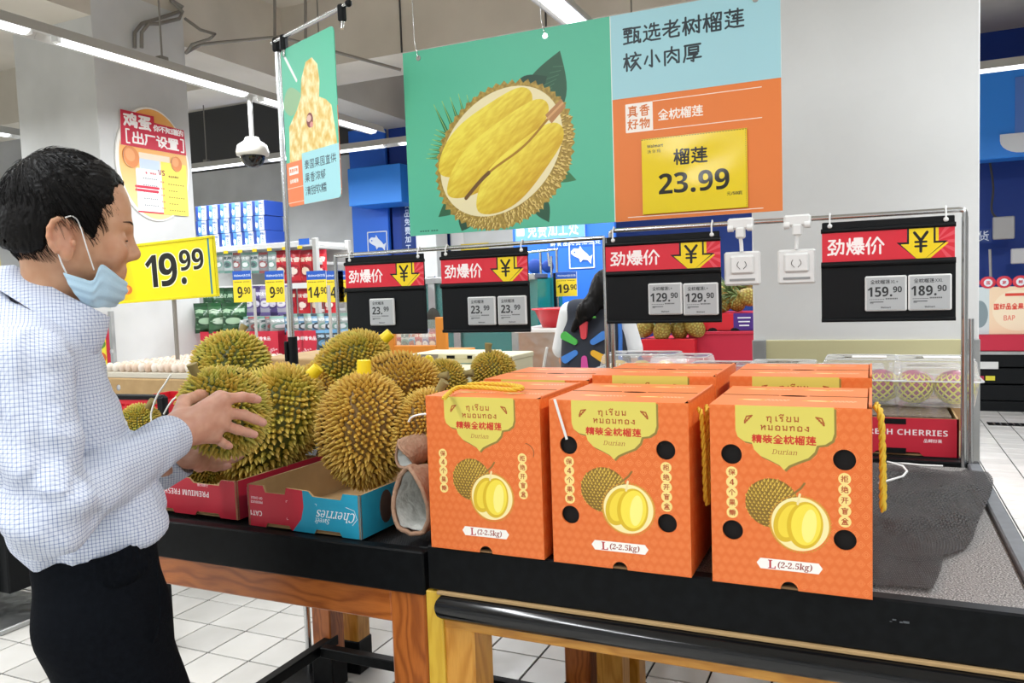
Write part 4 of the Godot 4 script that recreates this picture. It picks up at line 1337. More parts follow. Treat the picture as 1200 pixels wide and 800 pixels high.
	var hk := thing("plastic_strap", "loose white plastic strap curled on the rubber mat", "strap")
	var path := []
	for q in [[1105, 546], [1080, 545], [1060, 543], [1040, 541], [1058, 546], [1063, 552], [1058, 558], [1045, 562], [1030, 566]]:
		path.append(on_y(q[0], q[1], 0.916))
	part(hk, "strap", mb().tube(path, 0.0026, 6), M.cord_white)
# knitted rubber net: strands with open eyes between them
func net_tex() -> ImageTexture:
	var p := Print.new(256, 256, Color("#33302f"))
	for j in 16:
		for i in 17:
			p.ell(Vector2(i * 16 + 8 * (j % 2), j * 16 + 8), 4.6, 3.4, Color(0, 0, 0, 0))
	return p.tex()
func net_relief() -> ImageTexture:
	var im := Image.create(256, 256, false, Image.FORMAT_RGBA8)
	for y in 256:
		for x in 256:
			var row := int(y / 16.0)
			var u := fposmod(x + 8.0 * (row % 2), 16.0) / 16.0
			var q := fposmod(y, 16.0) / 16.0
			var h := 0.5 + 0.5 * cos(TAU * u) * -cos(TAU * q)
			im.set_pixel(x, y, Color(h, h, h))
	im.bump_map_to_normal_map(6.0)
	return ImageTexture.create_from_image(im)

# ---------------------------------------------------------------- boxed durians
func ring_panel(m: MB, x0: float, y0: float, x1: float, y1: float, c: Vector2, r: float, full: Rect2, z: float) -> void:
	# a rectangle with a round hole, with the hole's rim going back 4 mm
	var angles := []
	for k in 28:
		angles.append(TAU * k / 28 - PI)
	for q in [Vector2(x0, y0), Vector2(x1, y0), Vector2(x1, y1), Vector2(x0, y1)]:
		angles.append((q - c).angle())
	angles.sort()
	var inner := []
	var outer := []
	for a: float in angles:
		var d := Vector2.from_angle(a)
		var k := 1e9
		if absf(d.x) > 1e-6:
			k = minf(k, ((x1 if d.x > 0 else x0) - c.x) / d.x)
		if absf(d.y) > 1e-6:
			k = minf(k, ((y1 if d.y > 0 else y0) - c.y) / d.y)
		outer.append(c + d * k)
		inner.append(c + d * r)
	var u := func(p: Vector2) -> Vector2: return Vector2((p.x - full.position.x) / full.size.x, (full.end.y - p.y) / full.size.y)
	for i in angles.size():
		var j := (i + 1) % angles.size()
		var q := [inner[i], outer[i], outer[j], inner[j]]
		if (q[1] - q[0]).cross(q[2] - q[0]) > 0 or (q[2] - q[0]).cross(q[3] - q[0]) > 0:
			q.reverse()
		var i0 := m.v.size()
		for p: Vector2 in q:
			m.pt(Vector3(p.x, p.y, z), Vector3(0, 0, 1), u.call(p))
		m.ix.append_array(PackedInt32Array([i0, i0 + 1, i0 + 2, i0, i0 + 2, i0 + 3]))
		m.quad(Vector3(inner[i].x, inner[i].y, z), Vector3(inner[j].x, inner[j].y, z), Vector3(inner[j].x, inner[j].y, z - 0.004), Vector3(inner[i].x, inner[i].y, z - 0.004), Rect2(0.02, 0.6, 0.01, 0.01))
func durian_boxes() -> void:
	var front := mat(Color.WHITE, 0.42, 0.0, box_front_print())
	var side := mat(Color.WHITE, 0.42, 0.0, box_side_print())
	var topm := mat(Color.WHITE, 0.45, 0.0, box_top_print())
	var inside := mat("#7a5a38", 0.9)
	var hole_darkener := mat("#0d0c0c", 0.9)  # shade inside the box, put into a black colour
	var rope := mat("#d8b22c", 0.6)
	var spots := [
		["L", -0.733, -0.512, -1.2275, 0.276, 0.225, false, "orange durian box without vent holes beside the brown glove"],
		["M", -0.494, -0.262, -1.2255, 0.276, 0.225, true, "orange durian box with four vent holes between two front boxes"],
		["R", -0.229, -0.003, -1.2225, 0.276, 0.225, true, "orange durian box with four vent holes beside the mesh mat"],
		["L", -0.735, -0.508, -1.47, 0.278, 0.235, false, "orange durian box behind the box with no vent holes"],
		["M", -0.498, -0.262, -1.465, 0.290, 0.235, false, "orange durian box behind the middle front box"],
		["R", -0.24, -0.003, -1.478, 0.290, 0.23, false, "orange durian box behind the box beside the mesh mat"],
	]
	for s in spots:
		var w: float = s[2] - s[1]
		var h: float = s[4]
		var d: float = s[5]
		var t := thing("durian_box", s[7], "box", Vector3((s[1] + s[2]) * 0.5, TOP + 0.003, s[3]), "orange durian gift boxes")
		var x0 := -w * 0.5
		var x1 := w * 0.5
		var full := Rect2(x0, 0, w, h)
		var f := mb()
		var ky := h / 1.096
		var kx := w / 0.9
		var low := 0.017
		# bottom strip with the half round thumb notch
		var strip := PackedVector2Array([Vector2(x0, 0), Vector2(x0, low), Vector2(x1, low), Vector2(x1, 0)])
		for k in 13:
			var a := PI * k / 12
			strip.append(Vector2(cos(a) * 0.0125, sin(a) * 0.0125))
		f.ext(strip, 0.0, full)
		if s[6]:
			var hx0: float = x0 + 0.126 * kx
			var hx1: float = x0 + 0.757 * kx
			var hyt: float = h - 0.300 * ky
			var hyb: float = h - 0.765 * ky
			var ym := (hyt + hyb) * 0.5
			ring_panel(f, x0, low, 0, ym, Vector2(hx0, hyb), 0.0155, full, 0.0)
			ring_panel(f, 0, low, x1, ym, Vector2(hx1, hyb), 0.0155, full, 0.0)
			ring_panel(f, x0, ym, 0, h, Vector2(hx0, hyt), 0.0155, full, 0.0)
			ring_panel(f, 0, ym, x1, h, Vector2(hx1, hyt), 0.0155, full, 0.0)
		else:
			f.ext(PackedVector2Array([Vector2(x0, low), Vector2(x0, h), Vector2(x1, h), Vector2(x1, low)]), 0.0, full)
		part(t, "front_panel", f, front)
		var b := mb()
		b.quad(Vector3(x1, h, 0), Vector3(x1, h, -d), Vector3(x1, 0, -d), Vector3(x1, 0, 0))
		b.quad(Vector3(x0, h, -d), Vector3(x0, h, 0), Vector3(x0, 0, 0), Vector3(x0, 0, -d))
		b.quad(Vector3(x1, h, -d), Vector3(x0, h, -d), Vector3(x0, 0, -d), Vector3(x1, 0, -d))
		part(t, "side_panels", b, side)
		part(t, "bottom", mb().box(Vector3(0, 0.0015, -d * 0.5), Vector3(w - 0.004, 0.003, d - 0.004)), inside)
		# lid of two flaps with an oval hand hole
		var lid := mb()
		lid.t = Transform3D(Basis(Vector3.RIGHT, -PI / 2), Vector3(0, h, 0))
		var lx0 := x0
		var lx1 := x1 - 0.006
		ring_panel_oval(lid, lx0, 0.0, lx1, d, Vector2(0, d * 0.5), 0.021, 0.0075, Rect2(lx0, 0, lx1 - lx0, d))
		part(t, "lid", lid, topm)
		part(t, "lid_edge", mb().box(Vector3(x1 - 0.002, h + 0.001, -d * 0.5), Vector3(0.004, 0.005, d - 0.03), 0.0008), topm)
		for sd in [-1.0, 1.0]:
			part(t, "lid_seam", mb().box(Vector3(sd * (w * 0.25 + 0.0105), h + 0.0004, -d * 0.5), Vector3(w * 0.5 - 0.025, 0.0008, 0.0014)), inside)
		part(t, "hole_darkener", mb().box(Vector3(0, h * 0.5, -d * 0.5), Vector3(w - 0.016, h - 0.012, d - 0.016)), hole_darkener)  # black block added inside so the vent and hand holes read dark
		if not s[6] and s[0] == "L" and s[3] > -1.3:
			var arc := []
			for k in 12:
				var a := -0.4 + k * 0.17
				arc.append(Vector3(x0 + 0.78 * kx + cos(a) * 0.0165, h - 0.37 * ky + sin(a) * 0.0165, 0.0003))
			part(t, "punched_outline", mb().tube(arc, 0.0005, 4), inside)
	# twisted cord handles
	var ropes := [
		["yellow twisted cord handle lying on the box top beside the glove", rope, [[520, 461], [534, 455], [552, 453.5], [575, 454.5], [600, 456.5], [612, 454.5], [600, 451], [570, 449.5], [548, 450.5]], 1.184, 0.0045],
	]
	for r in ropes:
		var path := []
		for q in r[2]:
			path.append(on_y(q[0], q[1], r[3]))
		path[0].y -= 0.008
		part(thing("cord_handle", r[0], "cord", Vector3.ZERO, "twisted cord handles"), "cord", twisted_cord(smooth_path(path, 3), r[4]), r[1])
	for r in [["yellow twisted cord handle hanging beside the box by the mesh mat", rope, 0.004, -1.262, 0.13, 1.166], ["yellow twisted cord hanging in the gap between two boxes", rope, -0.252, -1.262, 0.13, 1.155]]:
		for s in [0]:
			var path := [Vector3(r[2], r[5], r[3] - 0.06), Vector3(r[2] + 0.006, r[5] - 0.012, r[3] - 0.03), Vector3(r[2] + 0.008, r[5] - 0.06, r[3] - 0.022), Vector3(r[2] + 0.009, r[5] - r[4], r[3] - 0.018), Vector3(r[2] + 0.007, r[5] - r[4] - 0.02, r[3] - 0.012), Vector3(r[2] + 0.006, r[5] - r[4], r[3] - 0.004), Vector3(r[2] + 0.006, r[5] - 0.06, r[3] + 0.002), Vector3(r[2] + 0.004, r[5] - 0.008, r[3] + 0.004), Vector3(r[2] - 0.002, r[5] + 0.004, r[3] - 0.008)]
			part(thing("cord_handle", r[0], "cord", Vector3.ZERO, "twisted cord handles"), "cord", twisted_cord(smooth_path(path, 3), 0.0042), r[1])
	var st := thing("plastic_strap", "white plastic strap sticking out of a vent hole", "strap")
	part(st, "strap", mb().box(Vector3.ZERO, Vector3(0.0045, 0.071, 0.0012), 0.0003), M.cord_white)
	var a := on_z(646, 455, -1.21)
	var b2 := on_z(668, 527, -1.2275)
	st.position = (a + b2) * 0.5
	st.basis = Basis(Quaternion(Vector3.UP, (a - b2).normalized()))
func ring_panel_oval(m: MB, x0: float, y0: float, x1: float, y1: float, c: Vector2, rx: float, ry: float, full: Rect2) -> void:
	var angles := []
	for k in 32:
		angles.append(TAU * k / 32 - PI)
	for q in [Vector2(x0, y0), Vector2(x1, y0), Vector2(x1, y1), Vector2(x0, y1)]:
		angles.append((q - c).angle())
	angles.sort()
	var inner := []
	var outer := []
	for a: float in angles:
		var d := Vector2.from_angle(a)
		var k := 1e9
		if absf(d.x) > 1e-6:
			k = minf(k, ((x1 if d.x > 0 else x0) - c.x) / d.x)
		if absf(d.y) > 1e-6:
			k = minf(k, ((y1 if d.y > 0 else y0) - c.y) / d.y)
		outer.append(c + d * k)
		inner.append(c + d / sqrt(d.x * d.x / rx / rx + d.y * d.y / ry / ry))
	for i in angles.size():
		var j := (i + 1) % angles.size()
		var q := [inner[i], outer[i], outer[j], inner[j]]
		if (q[1] - q[0]).cross(q[2] - q[0]) > 0 or (q[2] - q[0]).cross(q[3] - q[0]) > 0:
			q.reverse()
		var i0 := m.v.size()
		for p: Vector2 in q:
			m.pt(Vector3(p.x, p.y, 0), Vector3(0, 0, 1), Vector2((p.x - full.position.x) / full.size.x, (full.end.y - p.y) / full.size.y))
		m.ix.append_array(PackedInt32Array([i0, i0 + 1, i0 + 2, i0, i0 + 2, i0 + 3]))
func smooth_path(p: Array, k: int) -> Array:
	var c := Curve3D.new()
	for i in p.size():
		var d: Vector3 = (p[mini(i + 1, p.size() - 1)] - p[maxi(i - 1, 0)]) / 6.0
		c.add_point(p[i], -d, d)
	var out := []
	for i in p.size() - 1:
		for j in k:
			out.append(c.sample(i, float(j) / k))
	out.append(p[p.size() - 1])
	return out
# three strands twisted round each other
func twisted_cord(path: Array, r: float) -> MB:
	var m := mb()
	var side := Vector3(0.3, 0.2, 1).normalized()
	for k in 3:
		var run := 0.0
		var p := []
		var fine := smooth_path(path, 4)
		for i in fine.size():
			var d: Vector3 = (fine[mini(i + 1, fine.size() - 1)] - fine[maxi(i - 1, 0)]).normalized()
			side = (side - d * side.dot(d)).normalized()
			if i > 0:
				run += fine[i].distance_to(fine[i - 1])
			var a := TAU * (k / 3.0 + run / (r * 7.0))
			p.append(fine[i] + (side * cos(a) + d.cross(side) * sin(a)) * r * 0.5)
		m.tube(p, r * 0.56, 6)
	return m

# ---------------------------------------------------------------- price boards on the rails
func tag_label(price: String, beside: int) -> String:
	match price:
		"159": return "grey electronic tag reading 159.90, beside the 189.90 tag"
		"189": return "grey electronic tag reading 189.90, beside the 159.90 tag"
		"129": return "grey electronic tag reading 129.90, one of a pair on its board"
	return "grey electronic tag reading 23.99, alone on its black board" if beside == 1 else "grey electronic tag reading 23.99, one of a pair on its board"
func sign_rails() -> void:
	var z := -2.2
	var left := thing("sign_rail", "thin chrome rail carrying two black price boards over the loose durians", "rail")
	var yl := 1.497
	part(left, "rail", mb().tube([Vector3(-1.64, yl - 0.006, z), Vector3(-0.70, yl, z)], 0.0065, 10), M.chrome)
	part(left, "post", mb().tube([Vector3(-0.700, 0.88, z), Vector3(-0.700, yl, z)], 0.0065, 10), M.chrome)
	part(left, "post", mb().tube([Vector3(-1.64, 0.88, z), Vector3(-1.64, yl - 0.006, z)], 0.0065, 10), M.chrome)
	var right := thing("sign_rail", "thin chrome rail carrying price boards over the orange boxes", "rail")
	var yr := 1.515
	part(right, "rail", mb().tube([Vector3(-0.682, yr - 0.03, z), Vector3(-0.682, yr - 0.008, z), Vector3(-0.678, yr - 0.002, z), Vector3(-0.670, yr, z), Vector3(0.188, yr - 0.003, z), Vector3(0.197, yr - 0.005, z), Vector3(0.2, yr - 0.011, z), Vector3(0.2, yr - 0.03, z)], 0.0065, 10), M.chrome)
	part(right, "post", mb().tube([Vector3(-0.682, 0.88, z), Vector3(-0.682, yr - 0.02, z)], 0.0065, 10), M.chrome)
	part(right, "post", mb().tube([Vector3(0.2, 0.88, z - 0.012), Vector3(0.2, yr - 0.02, z)], 0.0075, 10), M.chrome)
	part(right, "post_sleeve", mb().tube([Vector3(0.215, 0.88, z - 0.012), Vector3(0.215, 1.25, z - 0.012)], 0.006, 10), M.chrome)
	var card := mat(Color.WHITE, 0.25, 0.0, board_print())
	var esl := {}
	for q in [["23", "99", ""], ["129", "90", "L+"], ["159", "90", "XL+"], ["189", "90", "XXL"]]:
		esl[q[0]] = mat(Color.WHITE, 0.3, 0.0, esl_print(q[0], q[1], q[2]))
	var boards := [
		[-1.592, -1.288, 1.229, 1.481, yl - 0.004, [["23", -1.448, 1.300]], "black price board with a single 23.99 tag", 0.0],
		[-1.230, -0.932, 1.231, 1.483, yl - 0.002, [["23", -1.088, 1.296], ["23", -0.986, 1.296]], "black price board with two 23.99 tags", 0.0],
		[-0.692, -0.372, 1.252, 1.495, yr - 0.0, [["129", -0.5225, 1.318], ["129", -0.4255, 1.315]], "black price board with two 129.90 tags", 0.0],
		[-0.121, 0.180, 1.248, 1.499, yr - 0.003, [["159", 0.0275, 1.317], ["189", 0.124, 1.317]], "black price board with 159.90 and 189.90 tags", 0.0],
	]
	for b in boards:
		var w: float = b[1] - b[0]
		var h: float = b[3] - b[2]
		var t := thing("price_board", b[6], "price board", Vector3((b[0] + b[1]) * 0.5, b[2], z + 0.012), "black price boards hanging from the rails")
		part(t, "lower_panel", mb().box(Vector3(0, h * 0.29, 0), Vector3(w, h * 0.58, 0.008), 0.002), M.black_plastic)
		part(t, "hanging_strip", mb().box(Vector3(0, h * 0.96, 0), Vector3(w * 0.985, h * 0.085, 0.006), 0.002), M.black_plastic)
		part(t, "upper_groove", mb().tube([Vector3(-w * 0.5, h * 0.915, 0.004), Vector3(w * 0.5, h * 0.915, 0.004)], 0.006, 8), M.black_plastic)
		part(t, "lower_groove", mb().tube([Vector3(-w * 0.5, h * 0.575, 0.005), Vector3(w * 0.5, h * 0.575, 0.005)], 0.0075, 8), M.black_plastic)
		part(t, "bottom_lip", mb().tube([Vector3(-w * 0.5, 0.004, 0.004), Vector3(w * 0.5, 0.004, 0.004)], 0.005, 8), M.black_plastic)
		var c := mb()
		var cw := w if b[0] < -0.6 and b[0] > -0.7 else w * 0.985
		c.quad(Vector3(-cw * 0.5, h * 0.925, 0.0052), Vector3(cw * 0.5, h * 0.925, 0.0052), Vector3(cw * 0.5, h * 0.585, 0.0052), Vector3(-cw * 0.5, h * 0.585, 0.0052))
		part(t, "red_card", c, card, "red card lettered in white with a yellow arrow")
		part(t, "card_back", mb().box(Vector3(0, h * 0.755, 0.001), Vector3(w * 0.985, h * 0.34, 0.006)), M.black_plastic)
		for s in [-0.43, 0.43]:
			part(t, "hook", mb().tube([Vector3(w * s, h * 0.965, 0.006), Vector3(w * s, b[4] - b[2] - 0.004, 0.006), Vector3(w * s, b[4] - b[2] + 0.010, -0.006), Vector3(w * s, b[4] - b[2] + 0.002, -0.02)], 0.0022, 6), M.plastic_white)
			part(t, "rivet", mb().ball(Vector3(w * s, h * 0.965, 0.005), Vector3(0.006, 0.006, 0.004), 8, 6), M.plastic_white)
		for e in b[5]:
			var tg := thing("price_tag", tag_label(e[0], b[5].size()), "price tag", Vector3(e[1], e[2], z + 0.018), "electronic price tags")
			part(tg, "case", mb().box(Vector3(0, 0, 0.004), Vector3(0.094, 0.087, 0.010), 0.003), M.plastic_white)
			var s := mb()
			s.quad(Vector3(-0.043, 0.04, 0.0093), Vector3(0.043, 0.04, 0.0093), Vector3(0.043, -0.04, 0.0093), Vector3(-0.043, -0.04, 0.0093))
			part(tg, "display", s, esl[e[0]])
	# empty white clips
	for q in [[-0.32, yr, "empty white sign clip beside the 129.90 board", -0.3175], [-0.178, yr - 0.001, "empty white sign clip beside the 159.90 board", -0.181]]:
		var t := thing("sign_clip", q[2], "clip", Vector3(q[0], q[1], z), "white sign clips on the rail")
		var o: float = q[3] - q[0]
		part(t, "clamp", mb().box(Vector3(0, -0.004, 0.004), Vector3(0.066, 0.03, 0.03), 0.005), M.plastic_white)
		part(t, "clamp_tongue", mb().box(Vector3(0, -0.028, 0.012), Vector3(0.024, 0.03, 0.02), 0.004), M.plastic_white)
		for s in [-1.0, 1.0]:
			part(t, "clamp_roll", mb().tube([Vector3(s * 0.018, -0.016, 0.016), Vector3(s * 0.032, -0.016, 0.016)], 0.009, 10), M.plastic_white)
		part(t, "link", mb().tube([Vector3(0, -0.04, 0.014), Vector3(o * 0.5, -0.058, 0.010), Vector3(o, -0.078, 0.014)], 0.005, 8), M.plastic_white)
		part(t, "plate", mb().box(Vector3(o, -0.122, 0.006), Vector3(0.094, 0.090, 0.010), 0.008), M.plastic_white)
		part(t, "raised_panel", mb().box(Vector3(o, -0.112, 0.013), Vector3(0.062, 0.05, 0.010), 0.005), M.plastic_white)
		part(t, "slot", mb().box(Vector3(o, -0.152, 0.0115), Vector3(0.066, 0.006, 0.002)), M.grey_trim)
		part(t, "mark", mb().tube(smooth_path([Vector3(o - 0.008, -0.104, 0.0185), Vector3(o - 0.012, -0.114, 0.0185), Vector3(o - 0.004, -0.124, 0.0185)], 3), 0.0008, 5), M.dark_grey)
		part(t, "mark", mb().tube(smooth_path([Vector3(o + 0.008, -0.104, 0.0185), Vector3(o + 0.012, -0.114, 0.0185), Vector3(o + 0.004, -0.124, 0.0185)], 3), 0.0008, 5), M.dark_grey)

# ---------------------------------------------------------------- hanging banners
func banners() -> void:
	var z := -2.4
	var t := thing("hanging_banner", "large green blue and orange banner picturing an opened durian", "banner", Vector3(-0.85, 1.555, z))
	var w := 1.233
	var h := 0.622
	part(t, "board", mb().box(Vector3(0, h * 0.5, -0.004), Vector3(w, h, 0.006), 0.001), M.plastic_white)
	var f := mb()
	f.quad(Vector3(-w * 0.5, h, 0), Vector3(w * 0.5, h, 0), Vector3(w * 0.5, 0, 0), Vector3(-w * 0.5, 0, 0))
	part(t, "print", f, mat(Color.WHITE, 0.5, 0.0, banner_print()))
	for x in [-0.554, -0.09, 0.55]:
		part(t, "eyelet", mb().tube([Vector3(x, h - 0.025, 0.0), Vector3(x, h - 0.025, 0.002)], 0.009, 12), M.chrome)
		part(t, "hanging_wire", mb().tube([Vector3(x, h - 0.022, 0.004), Vector3(x - 0.012, h + 0.03, 0.002), Vector3(x - 0.05, 4.0 - 1.555, 0)], 0.0015, 5), M.chrome)
	var s := thing("price_sheet", "yellow price sheet reading 23.99 stuck on the big banner", "price sheet", Vector3(-0.483, 1.684, z + 0.004))
	part(s, "sheet", mb().box(Vector3(0, 0, -0.001), Vector3(0.31, 0.226, 0.0016)), M.yellow_tag)
	var q := mb()
	q.sheet(16, 12, func(a: float, b: float) -> Vector3: return Vector3((a - 0.5) * 0.308, (0.5 - b) * 0.224, 0.0012 + 0.0022 * sin(a * 5.0 + b * 3.0) * sin(b * 6.0) * sin(PI * a) * sin(PI * b) + 0.0006))
	var sm := mat(Color.WHITE, 0.18, 0.0, price_sheet_print())
	part(s, "printed_face", q, sm)
	# the small banner on its own floor stand
	var st := thing("banner_stand", "tall chrome floor stand with an arm behind the loose durians", "stand")
	var px0 := -1.846
	var pz := -2.21
	part(st, "pole", mb().tube([Vector3(px0, 0.02, pz), Vector3(px0, 1.2, pz)], 0.0115, 12), M.chrome)
	part(st, "upper_pole", mb().tube([Vector3(px0, 1.16, pz), Vector3(px0, 2.22, pz)], 0.0085, 12), M.chrome)
	part(st, "lock_collar", mb().tube([Vector3(px0, 1.125, pz), Vector3(px0, 1.22, pz)], 0.0165, 12), M.black_plastic)
	part(st, "lock_lever", mb().box(Vector3(px0 - 0.016, 1.17, pz + 0.014), Vector3(0.012, 0.07, 0.016), 0.003), M.black_plastic)
	part(st, "base", mb().at(px0, 0, pz).lathe([Vector2(0.0, 0.02), Vector2(0.12, 0.016), Vector2(0.13, 0.0)], 24), M.black_metal)
	part(st, "elbow", mb().box(Vector3(px0, 2.215, pz), Vector3(0.03, 0.05, 0.03), 0.008), M.black_plastic)
	var a0 := Vector3(px0 - 0.02, 2.225, pz + 0.0)
	var a1 := Vector3(-1.42, 2.225, -2.03)
	part(st, "arm", mb().tube([a0, a1], 0.0075, 10), M.chrome)
	part(st, "arm_tip", mb().ball(a1, Vector3(0.011, 0.011, 0.011), 10, 8), M.black_plastic)
	var dir := (a1 - a0).normalized()
	for k in [0.17, 0.92]:
		var c: Vector3 = a0.lerp(a1, k)
		part(st, "clip", mb().box(c + Vector3(0, -0.018, 0), Vector3(0.022, 0.05, 0.022), 0.004), M.black_plastic)
		part(st, "clip_jaw", mb().tube([c + Vector3(0, -0.04, 0), c + Vector3(0, -0.066, 0.004)], 0.006, 8), M.chrome)
	var sb := thing("hanging_banner", "small green and orange banner showing durian pulp on a spoon", "banner", a0 + dir * 0.055 + Vector3(0, -0.562, 0))
	sb.basis = Basis(dir, Vector3.UP, dir.cross(Vector3.UP))
	var poly := PackedVector2Array()
	var bw := 0.336
	var bh := 0.522
	var r := 0.018
	for e in [[bw - r, bh - r, 0.0], [r, bh - r, 0.25], [r, r, 0.5], [bw - r, r, 0.75]]:
		for k in 6:
			var an: float = TAU * (e[2] + k / 20.0)
			poly.append(Vector2(e[0] + cos(an) * r, e[1] + sin(an) * r))
	part(sb, "board", mb().ext(poly, 0.003, Rect2(0, 0, bw, bh)), mat(Color.WHITE, 0.5, 0.0, small_banner_print()))

# ---------------------------------------------------------------- loose durians
func lin(h: String) -> Color:
	return Color(h).srgb_to_linear()
# long axis y, unit radius across, 'long' along; thorns are part of the rind
func durian_mesh(sd: int, long: float, thorns: int, green: float) -> ArrayMesh:
	var r := RandomNumberGenerator.new()
	r.seed = sd
	var m := mb()
	var nz := FastNoiseLite.new()
	nz.seed = sd
	nz.frequency = 1.1
	var surf := func(d: Vector3) -> Vector3:
		var lon := atan2(d.z, d.x)
		var k := 1.0 + 0.085 * cos(5.0 * lon + sd) * (1.0 - d.y * d.y) + 0.06 * nz.get_noise_3dv(d * 1.3)
		return Vector3(d.x * k, d.y * long * (1.0 - 0.05 * absf(d.y)), d.z * k)
	var rind := lin("#5e5615").lerp(lin("#475314"), green)
	var mid := lin("#99861f").lerp(lin("#808a24"), green)
	if green == 0.0:
		rind = lin("#6a4c10")
		mid = lin("#a37420")
	var tipc := lin("#dcc35c").lerp(lin("#cdc65e"), green)
	m.tint = rind
	m.sheet(28, 18, func(u: float, w: float) -> Vector3: return surf.call(Vector3(sin(PI * w) * cos(TAU * u), cos(PI * w), sin(PI * w) * sin(TAU * u))) * 0.985)
	var gap := sqrt(4.0 * PI * long / thorns)
	for k in thorns:
		var y := 1.0 - 2.0 * (k + 0.5) / thorns
		var a := k * 2.39996323 + r.randf() * 0.10
		var q := sqrt(1.0 - y * y)
		var d := Vector3(cos(a) * q, y, sin(a) * q)
		var p: Vector3 = surf.call(d)
		var nn := Vector3(d.x, d.y / long, d.z).normalized()
		var t1 := nn.cross(Vector3(0.3, 1, 0.2)).normalized()
		var t2 := nn.cross(t1)
		var hh := gap * r.randf_range(0.95, 1.35)
		var apex := p + nn * hh + (t1 * r.randf_range(-0.25, 0.25) + t2 * r.randf_range(-0.25, 0.25) - Vector3(0, 0.2, 0) * absf(d.y)) * hh
		var warm := clampf(0.5 + 1.1 * nz.get_noise_3dv(d * 2.2 + Vector3(9, 0, 0)), 0.0, 1.0)
		var cb := mid.lerp(lin("#b0801c"), warm * 0.6)
		var ct := tipc.lerp(lin("#ddb555"), warm)
		var s := r.randf() * TAU
		var w := gap * 0.53
		for e in 5:
			var q1 := p + (t1 * cos(s + TAU * e / 5) + t2 * sin(s + TAU * e / 5)) * w - nn * hh * 0.06
			var q2 := p + (t1 * cos(s + TAU * (e + 1) / 5) + t2 * sin(s + TAU * (e + 1) / 5)) * w - nn * hh * 0.06
			var fn := (q2 - q1).cross(apex - q1).normalized()
			if fn.dot(q1 - p) < 0.0:
				fn = -fn
			var i := m.v.size()
			m.tint = cb
			m.pt(q1, fn, Vector2.ZERO)
			m.pt(q2, fn, Vector2.ZERO)
			m.tint = ct
			m.pt(apex, fn, Vector2.ZERO)
			m.ix.append_array(PackedInt32Array([i, i + 1, i + 2]))
	return m.mesh()
